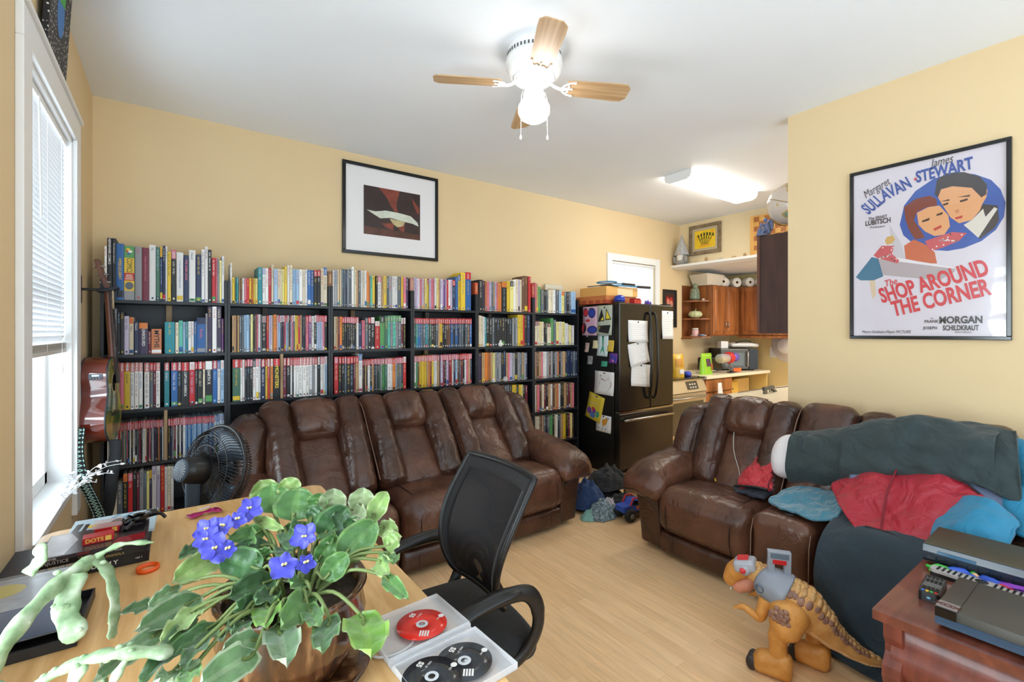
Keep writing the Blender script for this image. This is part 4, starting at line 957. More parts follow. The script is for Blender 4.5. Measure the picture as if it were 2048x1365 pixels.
sheet('s', 3.395, 1.135, 0.085, 0.055, 0, 'small teal magnet card on the fridge side', M_grn, 2, cat='card', name='magnet_card', magnet=False)
sheet('s', 3.645, 1.30, 0.06, 0.10, 4, 'small photo strip on the back of fridge side', mat('photo_strip', (196, 170, 160), .5, var=.4, vscale=40), 0, cat='photo', name='photo_card', magnet=False)
sheet('s', 3.60, 1.165, 0.075, 0.09, 0, 'small black and white photo on the fridge side', mat('photo_grey', (150, 150, 150), .5, var=.5, vscale=60), 0, cat='photo', name='photo_card', magnet=False)
R2 = random.Random(5)
dots = []
for i in range(70):
    t = R2.random(); s_ = R2.choice((0, 1, 2))
    x, z_ = [(.25 + .1 * t - .05, .2 + .6 * t), (.3 + .42 * t, .72 - .12 * math.sin(PI * t)), (.66 + .2 * math.sin(t * 3), .2 + .5 * t)][s_]
    dots.append(disc(x + R2.uniform(-.03, .03), z_ + R2.uniform(-.03, .03), .014, .014, 6))
sheet('s', 3.395, 0.935, 0.27, 0.24, 1, 'white paper dotted with red marks on the fridge side', M_paper, 0, [('red_dots', mk('darkred', (120, 34, 60)), dots)], 'drawing', 'dot_drawing')
sheet('s', 3.53, 0.665, 0.225, 0.28, 14, 'yellow paper with a colourful heart drawing on the fridge side', mat('yellow_sheet', (222, 196, 60), .7), 3, [('heart_shapes', M_pur, [disc(.2, .3, .16, .14, 6), disc(.5, .34, .14, .12, 5)]), ('red_heart', M_red, [disc(.42, .42, .1, .08, 5)]), ('blue_heart', mk('midblue', (70, 110, 170)), [disc(.45, .18, .2, .12, 6)]), ('teal_heart', M_grn, [disc(.75, .28, .12, .14, 6)])], 'drawing', 'heart_drawing', curl=.006)
sheet('s', 3.405, 0.51, 0.21, 0.175, 1, 'white drawing of an orange animal low on the fridge side', M_paper, 0, [('orange_animal', mk('orange', (220, 150, 50)), [disc(.55, .6, .16, .18), disc(.68, .75, .1, .12), disc(.48, .42, .05, .12)]), ('sky_marks', mk('sky', (140, 170, 190)), [disc(.78, .85, .1, .06), disc(.2, .22, .05, .05), disc(.42, .2, .05, .05), disc(.65, .2, .05, .05)])], 'drawing', 'animal_drawing', curl=.006)
e = empty('badge_magnet', (FX0 - .0012, 3.645, 1.43), 0, 'round grey magnet on the fridge side', 'magnet'); MB().lathe([(.018, 0), (.018, .004), (0, .006)], 18, rot=Matrix.Rotation(-PI / 2, 3, 'Y')).build('disc', mat('grey_magnet', (140, 140, 150), .4), e)
for i, (zz, lab) in enumerate(((1.655, 'upper white label magnet at the top of fridge door'), (1.625, 'lower white label magnet at the top of fridge door'))):
    e = empty('label_magnet', (4.49, FYF - .001, zz), 0, lab, 'magnet'); MB().box((-.045, -.003, -.01), (.045, 0, .01)).build('plate', M_paper, e, bevel=.002)

# things on top of the fridge
e = empty('pizza_box', (3.86, 3.62, FZ + .001), 0.03, 'wide orange and tan carton on top of the fridge', 'box')
MB().box((-0.20, -0.22, 0), (0.30, 0.22, 0.085)).build('carton', mat('orange_carton', (196, 116, 62), .6), e, bevel=.003)
MB().box((-0.203, -0.222, 0.0), (0.12, 0.2, 0.04)).build('printed_band', mat('rust_carton', (170, 72, 44), .6), e)
mb = MB()
for i in range(4): mb.lathe([(.018, 0), (.018, .001), (.012, .001), (.012, 0)], 14, c=(-.2035, -.16 + .1 * i, .024), rot=Matrix.Rotation(-PI / 2, 3, 'Y'), cap=False)
mb.build('ring_motif', mat('carton_motif', (226, 150, 70), .6), e)
e = empty('carton_box', (3.875, 3.60, FZ + .0875), -0.02, 'tan carton lying on the orange carton on the fridge', 'box')
MB().box((-0.19, -0.2, 0), (0.30, 0.2, 0.10)).build('carton', mat('tan_carton', (224, 170, 96), .6), e, bevel=.003)
MB().box((-0.02, -0.2015, 0.0), (0.22, -0.19, 0.085)).build('label_panel', mat('cream_card2', (232, 206, 160), .6), e)
e = empty('swim_fin', (3.86, 3.58, FZ + .189), 0, 'flat grey and black swim fin on top of the cartons', 'swim fin')
mb = MB(); mb.grid(lambda u, v: (-.18 + .36 * u, (-.045 - .05 * (1 - u)) * (1 - 2 * v), .006 + .02 * math.sin(PI * u)), 14, 6); mb.build('blade', mat('teal_blade', (70, 110, 130), .3), e, solid=.006)
for s in (-1, 1): MB().tube([(-.18, s * .093, .01), (0, s * .072, .032), (.18, s * .046, .012)], .006, 8).build('rail', M_plast, e)
e2 = empty('racket', (3.93, 3.52, FZ + .24), 0.04, 'blue racket with black handle lying on the swim fin', 'racket')
mb = MB(); mb.lathe([(.105, -.008), (.113, 0), (.105, .008), (.097, 0), (.105, -.008)], 28, c=(-.12, 0, 0), cap=False); mb.M = Matrix.Diagonal((1.25, .8, 1, 1)); mb.build('hoop', mat('blue_frame', (60, 130, 170), .3), e2)
MB().tube([(-.02, 0, 0), (.14, 0, 0)], .007, 8).build('shaft', mat('blue_frame', (60, 130, 170), .3), e2)
MB().tube([(.14, 0, 0), (.36, 0, 0)], [.014, .014], 10).build('grip', M_plast, e2)
mb = MB()
for i in range(-5, 6): mb.box((-.25, i * .014 - .0006, -.0006), (-.02, i * .014 + .0006, .0006))
for i in range(-6, 7): mb.box((-.13 + i * .018 - .0006, -.078, -.0006), (-.13 + i * .018 + .0006, .078, .0006))
mb.build('string_bed', mat('string_white', (210, 214, 216), .5), e2)
e2 = empty('racket', (3.98, 3.38, FZ + .20), -0.06, 'dark racket whose grip sticks out below the blue one', 'racket')
MB().tube([(-.2, 0, 0), (.16, 0, 0)], .008, 8).build('shaft', mat('blue_frame', (60, 130, 170), .3), e2)
MB().tube([(.16, 0, 0), (.36, 0, 0)], .014, 10).build('grip', M_plast, e2)
e = empty('glass_ornament', (3.80, 3.33, FZ + .0005), 0, 'round cobalt blue glass ornament on the fridge edge', 'ornament')
MB().lathe([(.02, 0), (.045, .012), (.062, .04), (.052, .075), (.025, .09), (0, .092)], 20, mod=lambda t, z: 1 + .04 * math.cos(t * 9)).build('body', mat('cobalt_glass', (30, 60, 170), .12), e)
e = empty('red_box', (4.02, 3.3, FZ + .0005), .2, 'little red box on top of the fridge before the cartons', 'box')
MB().box((-.075, -.03, 0), (.075, .03, .05)).build('carton', mat('red_box', (190, 40, 34), .5), e, bevel=.003); MB().box((-.06, -.035, .05), (.05, .035, .062)).build('lid', mat('red_box2', (160, 30, 28), .5), e, bevel=.003)
e = empty('crystal_ornament', (4.42, 3.45, FZ + .0005), 0, 'purple crystal ornament on the back of the fridge', 'ornament')
mb = MB()
for i in range(9):
    a = i * 2.4; r = .03 * math.sqrt(i / 9); mb.lathe([(.012, 0), (.014, .03), (0, .055 + .02 * math.cos(i))], 6, c=(r * math.cos(a) * 1.6, r * math.sin(a), 0), smooth=False)
mb.build('crystal', mat('amethyst', (84, 64, 170), .15), e)

# ------------------------------------------------------------------ kitchen window, frame beside it
kw = empty('window_3', ((KWIN[0] + KWIN[1]) / 2, YW, 0)); struct(kw)
def LK(mb): mb.M = Matrix.Translation((-(KWIN[0] + KWIN[1]) / 2, -YW, 0)); return mb
mb = LK(MB()); a, b, z0, z1 = KWIN; t = .085
mb.box((a - t, YW - .02, z0 - t), (a, YW, z1 + t)); mb.box((b, YW - .02, z0 - t), (b + t, YW, z1 + t)); mb.box((a, YW - .02, z1), (b, YW, z1 + t)); mb.box((a, YW - .02, z0 - t), (b, YW, z0))
mb.build('window_casing', M_white, kw, bevel=.003)
mb = LK(MB()); mb.box((a, YW + .08, z0), (a + .05, YW + .11, z1)); mb.box((b - .05, YW + .08, z0), (b, YW + .11, z1)); mb.box((a, YW + .08, z0), (b, YW + .11, z0 + .05)); mb.box((a, YW + .08, z1 - .05), (b, YW + .11, z1)); mb.box((a, YW + .08, 1.88), (b, YW + .11, 1.93))
mb.build('sash', M_white, kw)
mb = LK(MB()); mb.box((a + .04, YW + .093, z0 + .04), (b - .04, YW + .096, z1 - .04)); mb.build('glass_pane', M_glass, kw)
blind((4.81, YW + .022, 0), .845, 2.35, .86, '-y', 'white mini blind closed in the kitchen window above the fridge', pitch=68)
def framed(name, label, cat, w, h, fw, fd, mframe, mmat, mw, loc, rot, art, glass=False):
    """hung frame; local x to the right, z up, facing -y; origin at its middle on the wall"""
    e = empty(name, loc, rot, label, cat)
    mb = MB()
    for (x0, x1, z0_, z1_) in ((-w / 2, w / 2, h / 2 - fw, h / 2), (-w / 2, w / 2, -h / 2, -h / 2 + fw), (-w / 2, -w / 2 + fw, -h / 2 + fw, h / 2 - fw), (w / 2 - fw, w / 2, -h / 2 + fw, h / 2 - fw)):
        mb.box((x0, -fd, z0_), (x1, -.001, z1_))
    mb.build('picture_frame', mframe, e, bevel=.003)
    MB().box((-w / 2 + fw, -fd * .45, -h / 2 + fw), (w / 2 - fw, -fd * .3, h / 2 - fw)).build('mount', mmat, e)
    art(e, w - 2 * fw - 2 * mw, h - 2 * fw - 2 * mw, -fd * .45 - .0006)
    return e
def layer(e, nm, m, polys, w, h, y):
    mb = MB()
    for p in polys: mb.add([((x - .5) * w, y, (z - .5) * h) for x, z in p], [tuple(range(len(p)))])
    return mb.build(nm, m, e)
def art_red(e, w, h, y):
    layer(e, 'photo_ground', mat('art_dark_red', (70, 24, 22), .4), [[(0.1, .45), (.9, .45), (.9, .92), (.1, .92)]], w, h, y)
    layer(e, 'pale_figures', mat('art_flesh', (206, 130, 110), .4, var=.2, vscale=30), [disc(.35, .66, .14, .14), disc(.64, .62, .15, .13)], w, h, y - .0006)
    layer(e, 'red_hair', mat('art_red_hair', (170, 40, 34), .4), [disc(.3, .76, .15, .1), disc(.62, .74, .16, .1)], w, h, y - .0003)
framed('framed_photo', 'small black frame with reddish photo on the wall past the fridge', 'picture', .30, .52, .03, .02, mat('black_frame', (26, 22, 22), .35), mat('black_mount', (34, 26, 26), .5), .0, (5.55, YW, 1.79), 0, art_red)

# ------------------------------------------------------------------ stove and base units
M_steel = mat('brushed_steel', (190, 182, 168), 0.32, metal=0.7, bump=.03, bscale=30)
M_cab = wood('oak_cabinet', (132, 76, 36), (178, 110, 58), (9, 9, 1), rough=.38, coat=.2)
M_cab2 = wood('oak_cabinet_dark', (108, 58, 28), (146, 84, 42), (9, 9, 1), rough=.4)
M_ctr = mat('cream_counter', (240, 228, 200), .35, var=.03, vscale=60)
SF = 3.29
st = empty('stove', (4.94, SF, 0), 0, 'stainless steel stove with dark glass oven door beside fridge', 'stove')
MB().box((-.378, .02, 0.02), (.378, .64, .90)).build('body', M_steel, st, bevel=.004)
d = MB().box((-.372, -.02, .22), (.372, .02, .74)).build('oven_door', M_steel, st, bevel=.006)
MB().box((-.31, -.023, .27), (.31, -.018, .64)).build('door_glass', mat('oven_glass', (90, 88, 78), .06, metal=.3), d)
mb = MB(); mb.tube([(-.33, -.02, .69), (-.33, -.06, .69), (.33, -.06, .69), (.33, -.02, .69)], .012, 10); mb.build('handle', M_steel, d)
MB().box((-.372, -.015, .04), (.372, .02, .21)).build('warming_drawer', M_steel, st, bevel=.005)
mb = MB(); mb.add([(-.378, -.03, .75), (.378, -.03, .75), (.378, .03, .905), (-.378, .03, .905), (-.378, .05, .75), (.378, .05, .75), (.378, .05, .905), (-.378, .05, .905)], [(0, 1, 2, 3), (1, 5, 6, 2), (0, 3, 7, 4), (3, 2, 6, 7), (0, 4, 5, 1)])
cp = mb.build('control_panel', M_steel, st)
mb = MB(); mb.M = Matrix.Translation((0.02, 0, 0)); mb.add([(-.03, -.0195, .78), (.2, -.0195, .78), (.2, .0165, .875), (-.03, .0165, .875)], [(0, 1, 2, 3)]); mb.build('display', mat('dark_display', (46, 46, 48), .2), cp)
mb = MB()
for i in range(3):
    for j in range(2): mb.add([(.05 + i * .05, -.0145 + j * .014, .796 + j * .036), (.08 + i * .05, -.0145 + j * .014, .796 + j * .036), (.08 + i * .05, -.008 + j * .014, .812 + j * .036), (.05 + i * .05, -.008 + j * .014, .812 + j * .036)], [(0, 1, 2, 3)])
mb.M = Matrix.Translation((0, -.0004, 0)); mb.build('button', M_ink_l, cp)
MB().box((-.38, .0, .905), (.38, .64, .917)).build('cooktop', mat('black_glass', (26, 26, 28), .08), st, bevel=.003)

def cab_front(parent, x0, x1, y, z0, z1, m, knob=None, nm='door', raised=True, mirror=False):
    d = MB().box((x0, y - .02, z0), (x1, y, z1)).build(nm, m, parent, bevel=.004)
    if raised:
        t = .05
        mb = MB(); mb.add([(x0 + t, y - .0205, z0 + t), (x1 - t, y - .0205, z0 + t), (x1 - t, y - .0205, z1 - t), (x0 + t, y - .0205, z1 - t), (x0 + t + .02, y - .029, z0 + t + .02), (x1 - t - .02, y - .029, z0 + t + .02), (x1 - t - .02, y - .029, z1 - t - .02), (x0 + t + .02, y - .029, z1 - t - .02)],
                          [(0, 1, 5, 4), (1, 2, 6, 5), (2, 3, 7, 6), (3, 0, 4, 7), (4, 5, 6, 7)])
        mb.build('raised_panel', m, d)
    if knob:
        mb = MB(); kx, kz, vert = knob
        if vert: mb.tube([(kx, y - .02, kz - .04), (kx, y - .04, kz - .03), (kx, y - .045, kz), (kx, y - .04, kz + .03), (kx, y - .02, kz + .04)], .006, 8)
        else: mb.lathe([(.006, 0), (.006, .012), (.014, .018), (.012, .026), (0, .028)], 12, c=(kx, y - .02, kz), rot=Matrix.Rotation(PI / 2, 3, 'X'))
        mb.build('handle', M_chrome, d)
    return d
bu = empty('base_cabinet', (5.64, SF, 0), 0, 'oak base cabinet with drawers right of the stove', 'cabinet')
MB().box((-.31, .02, .08), (.31, .64, .878)).build('carcass', M_cab2, bu)
MB().box((-.31, .06, 0), (.31, .6, .08)).build('plinth', M_cab2, bu)
cab_front(bu, -.30, .30, .02, .72, .865, M_cab, (0, .79, False), 'drawer', False)
cab_front(bu, -.30, .30, .02, .50, .70, M_cab, (0, .6, False), 'drawer', False)
cab_front(bu, -.30, .30, .02, .10, .48, M_cab, (.24, .42, False), 'door')
MB().box((5.328, SF - .02, .88), (6.93, YW - .001, .92)).build('worktop', M_ctr, None, bevel=.006)
tag(bpy.data.objects['worktop'], 'cream worktop along the kitchen back wall under the microwave', 'worktop')
yc = empty('drawer_chest', (6.16, 3.42, 0), 0, 'yellow painted chest of drawers under the open worktop', 'drawers')
M_yc = mat('yellow_chest', (206, 164, 66), .5)
MB().box((-.19, .02, .02), (.19, .4, .80)).build('carcass', M_yc, yc, bevel=.004)
for i in range(4): cab_front(yc, -.18, .18, .02, .04 + .19 * i, .21 + .19 * i, mat('yellow_drawer', (222, 180, 80), .5), (0, .125 + .19 * i, False), 'drawer', False)
MB().box((6.90, SF + .02, 0), (6.93, YW - .001, .8795)).build('end_panel', mat('cream_yellow_panel', (222, 196, 120), .6), None)
tag(bpy.data.objects['end_panel'], 'pale yellow panel carrying the far end of the worktop', 'panel')
e = empty('flat_carton', (6.62, 3.52, 0.0), 0, 'tall tan board leaning under the far end of worktop', 'board')
MB().box((-.2, 0, 0), (.2, .02, .80)).build('board', mat('tan_board', (214, 178, 110), .6), e, bevel=.003)
e = empty('red_bag', (6.14, 3.47, .802), 0, 'crumpled red ribbon bundle on the yellow drawers', 'bag')
mb = MB(); mb.rbox((0, 0.1, .035), (.15, .07, .033), .03, (14, 8, 8), (0, 0, .0), lambda p, q: (p.x, p.y, p.z + .012 * nz(p.x, p.y, 3, 28) * (q[2] > 0))); mb.build('bundle', mat('red_ribbon', (206, 30, 30), .5), e)
mb = MB(); mb.grid(lambda u, v: (-.07 + .035 * u + .01 * math.sin(v * 7), -.0755, .06 - .26 * v), 2, 10); mb.build('ribbon_tail', mat('red_ribbon', (206, 30, 30), .5), e, solid=.002)
e = empty('hand_towel', (5.55, SF - .045, .80), 0, 'white ribbed towel hung over the base cabinet drawer', 'towel')
mb = MB(); mb.grid(lambda u, v: (-.075 * (.5 + .5 * v) * 2 * (u - .5) * 1.0, -.012 + .006 * math.sin(u * 22) * v - .02 * v, .03 - .3 * v), 16, 8); mb.build('cloth', M_paper, e, solid=.004)

# ------------------------------------------------------------------ wall cupboards round the corner
CY = 3.655
uc = empty('wall_cabinet', (6.41, CY, 1.41), 0, 'oak wall cabinet with two raised-panel doors over the microwave', 'cabinet')
MB().box((-.345, .0, 0), (.345, YW - CY - .001, .715)).build('carcass', M_cab, uc, bevel=.003)
cab_front(uc, -.335, -.004, 0, .015, .70, M_cab, (-.035, .16, True)); cab_front(uc, .004, .335, 0, .015, .70, M_cab, (.035, .16, True))
u2 = empty('wall_cabinet', (6.77, 3.2, 1.41), -PI / 2, 'oak wall cabinet turning the corner behind the hanging dark cabinet', 'cabinet')
MB().box((-.455, .0, 0), (.75, XK2 - 6.77 - .001, .715)).build('carcass', M_cab, u2, bevel=.003)
cab_front(u2, -.40, .02, 0, .015, .70, M_cab, (-.0, .16, True)); cab_front(u2, .03, .45, 0, .015, .70, M_cab, None)
MB().box((-.46, -.03, -.03), (.75, .0, .0)).build('light_rail', M_cab, u2)
cs = empty('corner_shelf', (6.06, YW - .001, 1.385), 0, 'oak quarter-round corner shelf unit at the end of wall cabinets', 'shelf')
MB().box((-.22, -.012, 0), (0, 0, .74)).build('back_panel', M_cab2, cs); 
for z in (0, .255, .505):
    pts = [(0.0, -.012)] + [(-.22 * math.cos(t * PI / 16), -.012 - .29 * math.sin(t * PI / 16)) for t in range(9)]
    MB().prism(pts, z, z + .018, 'z').build('shelf', M_cab, cs)
MB().box((-.24, -.02, -.02), (0.0, -.0, 0)).build('bottom_moulding', M_cab, cs)
def pottery(name, label, cat, loc, prof, m, n=24, mod=None, extra=None):
    e = empty(name, loc, 0, label, cat); MB().lathe(prof, n, mod=mod).build('body', m, e)
    return e
e = empty('stone_sculpture', (5.955, 3.84, 1.385 + .532), 0, 'grey-green seated stone figure on the top corner shelf', 'sculpture')
mb = MB(); mb.rbox((0, 0, .085), (.075, .05, .085), .04, (14, 10, 14), (0, 0, 0), lambda p, q: (p.x * (1.1 - p.z * 3.4) , p.y, p.z + .012 * nz(p.x, p.y, p.z, 30))); mb.ball((.01, 0, .19), (.038, .035, .045), 14); mb.tube([(-.05, -.03, .1), (-.02, -.05, .06), (.04, -.045, .05)], .014, 8); mb.tube([(.05, -.03, .11), (.02, -.05, .08), (-.03, -.05, .075)], .013, 8)
mb.build('body', mat('soapstone', (126, 140, 120), .6, var=.35, vscale=30), e)
e = empty('pale_pebble', (6.02, 3.75, 1.385 + .524), 0, 'small cream pebble at the top corner shelf edge', 'stone'); MB().ball((0, 0, .014), (.028, .02, .014), 12).build('body', M_por, e)
e = empty('ceramic_pumpkin', (5.95, 3.83, 1.385 + .274), 0, 'pale green ceramic pumpkin on the middle corner shelf', 'ornament')
MB().lathe([(0, .012), (.04, .0), (.085, .03), (.092, .06), (.07, .095), (.025, .105), (0, .1)], 40, mod=lambda t, z: 1 + .06 * math.cos(t * 10)).build('body', mat('celadon_glaze', (200, 206, 160), .3), e)
MB().tube(smooth_path([(0, 0, .095), (.004, 0, .12), (.02, 0, .135)]), [.01, .009, .008, .008, .008, .008, .007, .007, .006, .006, .006, .005, .005], 8).build('stem', mat('stem_green', (130, 140, 96), .5), e)
e = empty('jar_candle', (5.95, 3.83, 1.385 + .019), 0, 'pink jar candle on the lowest corner shelf', 'candle')
MB().lathe([(.0, 0), (.042, 0), (.044, .01), (.044, .085), (.04, .09), (.0, .088)], 20).build('jar', mat('pink_wax', (226, 180, 180), .3), e); MB().lathe([(.0, .118), (.04, .118), (.043, .112), (.043, .09), (0, .09)], 20).build('lid', mat('glass_lid', (216, 206, 200), .15), e)
e = empty('blue_bowl', (5.975, 3.745, 1.385 + .019), 0, 'small blue-grey bowl before the candle on the lowest shelf', 'bowl'); MB().lathe([(.0, .0), (.022, 0), (.045, .03), (.042, .031), (.02, .008), (0, .006)], 20).build('body', mat('blue_grey_glaze', (130, 146, 176), .3), e)
e = empty('shell', (6.02, 3.72, 1.385 + .019), 0, 'little cream shell beside the blue bowl', 'shell'); MB().ball((0, 0, .01), (.022, .014, .011), 10).build('body', mat('shell_cream', (226, 206, 176), .4), e)
e = empty('pebble', (5.88, 3.84, 1.385 + .019), 0, 'little grey pebble at the window end of the lowest shelf', 'stone'); MB().ball((0, 0, .012), (.016, .013, .012), 10).build('body', mat('pebble_grey', (170, 160, 150), .5), e)
# on top of the cupboards
e = empty('storage_basket', (6.2, 3.80, 2.126), 0, 'white rectangular basket on top of the wall cabinet', 'basket')
mb = MB(); mb.add([(-.16, -.1, 0), (.16, -.1, 0), (.16, .12, 0), (-.16, .12, 0), (-.23, -.14, .15), (.2, -.14, .15), (.2, .14, .15), (-.23, .14, .15)], [(3, 2, 1, 0), (0, 1, 5, 4), (1, 2, 6, 5), (2, 3, 7, 6), (3, 0, 4, 7)]); mb.build('body', mat('basket_white', (236, 228, 210), .5), e, solid=.006)
mb = MB(); mb.tube([(-.23, -.14, .15), (.2, -.14, .15), (.2, .14, .15), (-.23, .14, .15)], .008, 8, closed=True); mb.build('rim', mat('basket_white', (236, 228, 210), .5), e)
M_roll = mat('tissue', (240, 234, 222), .8); M_core = mat('card_core', (120, 96, 66), .8)
for i, (x, y, z, nm) in enumerate(((6.47, 3.74, 2.126, 'first paper roll beside the white basket'), (6.62, 3.80, 2.126, 'second paper roll from the white basket'), (6.745, 3.69, 2.126, 'third paper roll from the white basket'), (6.87, 3.56, 2.126, 'fourth paper roll from the white basket, over the corner'), (6.95, 3.42, 2.126, 'last paper roll, half behind the dark hanging cabinet'))):
    e = empty('paper_roll', (x, y, z), -.5, nm, 'paper roll', 'paper rolls on the kitchen cabinets')
    rt = Matrix.Rotation(PI / 2, 3, 'X'); r = .068
    MB().lathe([(.02, 0), (r, 0), (r + .002, .004), (r + .002, .106), (r, .11), (.02, .11)], 26, c=(0, .055, r + .003), rot=rt, cap=False).build('roll', M_roll, e)
    MB().lathe([(.02, 0.001), (.018, 0.001), (.018, .109), (.02, .109)], 18, c=(0, .055, r + .003), rot=rt, cap=False).build('core', M_core, e)
    MB().lathe([(0.0, .04), (.018, .04)], 18, c=(0, .055, r + .003), rot=rt, cap=False).build('core_shadow', M_core, e)

# ------------------------------------------------------------------ things on the worktop
mw = empty('microwave', (6.62, 3.66, .921), -.62, 'black microwave standing across the worktop corner', 'microwave')
MB().box((-.27, -.19, .012), (.27, .19, .31)).build('body', M_plast, mw, bevel=.008)
d = MB().box((-.265, -.21, .02), (.13, -.19, .3)).build('door', mat('smoked_steel', (74, 66, 54), .25, metal=.3), mw, bevel=.005)
MB().box((-.2, -.2125, .07), (.06, -.209, .25)).build('door_window', mat('oven_glass', (90, 88, 78), .06, metal=.3), d)
MB().box((.14, -.208, .02), (.265, -.19, .3)).build('control_panel', M_plast, mw)
mb = MB(); mb.tube([(.11, -.21, .06), (.11, -.24, .06), (.11, -.24, .27), (.11, -.21, .27)], .008, 8); mb.build('handle', M_steel, d)
for s in (-1, 1):
    for t in (-1, 1): MB().lathe([(.015, 0), (.015, .014)], 10, c=(s * .22, t * .15, 0)).build('foot', M_plast, mw)
e = empty('white_box', (6.43, 3.70, 1.2325), -.5, 'small white tissue box on top of the microwave', 'box'); MB().box((-.055, -.05, 0), (.055, .05, .1)).build('carton', M_paper, e, bevel=.002); MB().box((-.03, -.02, .1), (.03, .02, .103)).build('opening', M_ink_l, e)
e = empty('folded_bag', (6.72, 3.58, 1.246), -.6, 'flat white and blue bags heaped on the microwave', 'bag')
mb = MB(); mb.rbox((0, 0, .03), (.2, .12, .027), .025, (16, 12, 6), (0, 0, .01), lambda p, q: (p.x, p.y, p.z + .014 * nz(p.x, p.y, 1, 18) * (q[2] > 0))); mb.build('bag', mat('bag_white', (220, 218, 214), .4), e)
MB().tube(smooth_path([(-.12, -.06, .06), (-.05, -.09, .085), (.06, -.09, .09), (.12, -.06, .06)]), .008, 8).build('bag_handle', M_plast, e)
e = empty('toaster_oven', (6.13, 3.72, .921), 0, 'low black toaster next to the microwave', 'toaster')
MB().box((-.14, -.11, .01), (.14, .11, .19)).build('body', mat('gloss_black', (20, 20, 20), .12), e, bevel=.025, seg=4)
MB().box((-.1, -.03, .188), (.1, .03, .192)).build('slot', M_plast, e); MB().box((-.155, -.02, .1), (-.138, .02, .13)).build('lever', M_plast, e)
def pouch(name, label, loc, rz, w, d, h, m, panels):
    e = empty(name, loc, rz, label, 'bag')
    mb = MB(); mb.grid(lambda u, v: (w / 2 * math.cos(2 * PI * u) * (1 - .06 * v), d / 2 * math.sin(2 * PI * u) * (1 - v ** 3 * .96) + .004 * nz(u * 4, v * 3, 1), h * v), 28, 12, wrap=True); mb.add([(w / 2 * math.cos(t * PI / 14), d / 2 * math.sin(t * PI / 14), 0) for t in range(28)], [tuple(range(27, -1, -1))]); mb.build('pouch', m, e)
    for (nm, mm, x0, x1, z0, z1) in panels:
        mb = MB(); mb.grid(lambda u, v: ((x0 + (x1 - x0) * u) * w, -d / 2 * math.sqrt(max(0, 1 - (2 * (x0 + (x1 - x0) * u)) ** 2)) * (1 - (z0 + (z1 - z0) * v) ** 3 * .96) - .004, (z0 + (z1 - z0) * v) * h), 8, 6); mb.build(nm, mm, e)
    return e
pouch('treat_pouch', 'lime green treat pouch standing on the kitchen worktop', (5.60, 3.45, .921), .1, .30, .1, .27, mat('lime_pouch', (150, 206, 50), .3), [('label_panel', mat('plum_label', (84, 54, 84), .4), -.22, .12, .38, .74), ('picture_patch', mat('orange_patch', (206, 110, 60), .4), .14, .4, .2, .5), ('zip_band', mat('lime_band', (176, 222, 90), .3), -.45, .45, .86, .92)])
pouch('snack_bag', 'yellow snack bag leaning by the fridge on stove', (4.98, 3.45, .918), -.2, .2, .12, .28, mat('yellow_pouch', (226, 178, 44), .3), [('label_panel', mat('gold_label', (200, 140, 40), .4), -.3, .25, .45, .8), ('white_patch', M_paper, -.1, .3, .15, .35)])
pouch('snack_bag', 'tan and white paper bag behind the yellow snack bag', (5.13, 3.62, .918), .2, .16, .1, .24, mat('tan_bag', (206, 176, 130), .5), [('label_panel', M_paper, -.2, .25, .4, .75)])
e = empty('salt_shaker', (5.06, 3.76, .918), 0, 'small white shaker with dark cap behind the snack bags', 'shaker'); MB().lathe([(0, 0), (.03, 0), (.03, .2), (.022, .24), (0, .24)], 16).build('body', M_por, e); MB().lathe([(.022, .24), (.024, .27), (0, .28)], 14).build('cap', M_plast, e)
e = empty('blue_cloth', (5.2, 3.46, .918), 0, 'small crumpled blue cloth beside the yellow snack bag', 'cloth'); MB().rbox((0, 0, .025), (.05, .04, .025), .02, (10, 8, 6), (0, 0, 0), lambda p, q: (p.x, p.y, p.z * (1 + .5 * nz(p.x, p.y, 2, 40)))).build('cloth', mat('blue_cloth', (60, 80, 190), .7), e)
e = empty('dish_cloth', (5.83, 3.60, .921), 0, 'white folded cloth lying flat before the toaster', 'cloth'); mb = MB(); mb.grid(lambda u, v: (-.15 + .3 * u, -.07 + .14 * v, .012 + .01 * math.sin(u * 9) * math.sin(v * 5) + .008), 14, 8); mb.build('cloth', M_paper, e, solid=.006)
va = empty('hand_vacuum', (6.02, 3.36, .929), .05, 'purple, red and yellow handheld vacuum lying on the worktop', 'vacuum')
rx = Matrix.Rotation(PI / 2, 3, 'Y')
MB().lathe([(.0, 0), (.05, .0), (.062, .02), (.062, .2), (.058, .21), (0, .21)], 22, c=(-.3, 0, .19), rot=rx).build('dust_bin', mat('clear_bin', (206, 206, 210), .1, alpha=.5), va)
MB().lathe([(.0, 0), (.035, .0), (.04, .15), (0, .16)], 18, c=(-.27, 0, .175), rot=rx).build('yellow_core', mat('vacuum_yellow', (240, 200, 40), .4), va)
MB().lathe([(.0, 0), (.06, .0), (.075, .02), (.075, .08), (.06, .1), (0, .1)], 24, c=(-.085, 0, .195), rot=rx, mod=lambda t, z: 1 + .06 * math.cos(t * 10)).build('cyclone', mat('vacuum_red', (206, 44, 40), .35), va)
MB().lathe([(.0, 0), (.06, .0), (.06, .12), (.045, .15), (0, .15)], 22, c=(.02, 0, .195), rot=rx).build('motor_cap', mat('vacuum_purple', (104, 84, 176), .35), va)
mb = MB(); mb.tube(smooth_path([(-.02, 0, .13), (.02, 0, .08), (.07, 0, .0)]), .018, 10); mb.tube([(.0, 0, .13), (-.03, 0, .05), (.08, 0, .008)], .012, 8); mb.build('handle', mat('vacuum_grey', (120, 120, 124), .4), va)
MB().box((.05, -.03, 0), (.26, .03, .05)).build('nozzle', mat('vacuum_orange', (230, 110, 50), .4), va, bevel=.008)
MB().box((-.04, -.03, 0), (.12, .03, .012)).build('battery', M_plast, va, bevel=.004)
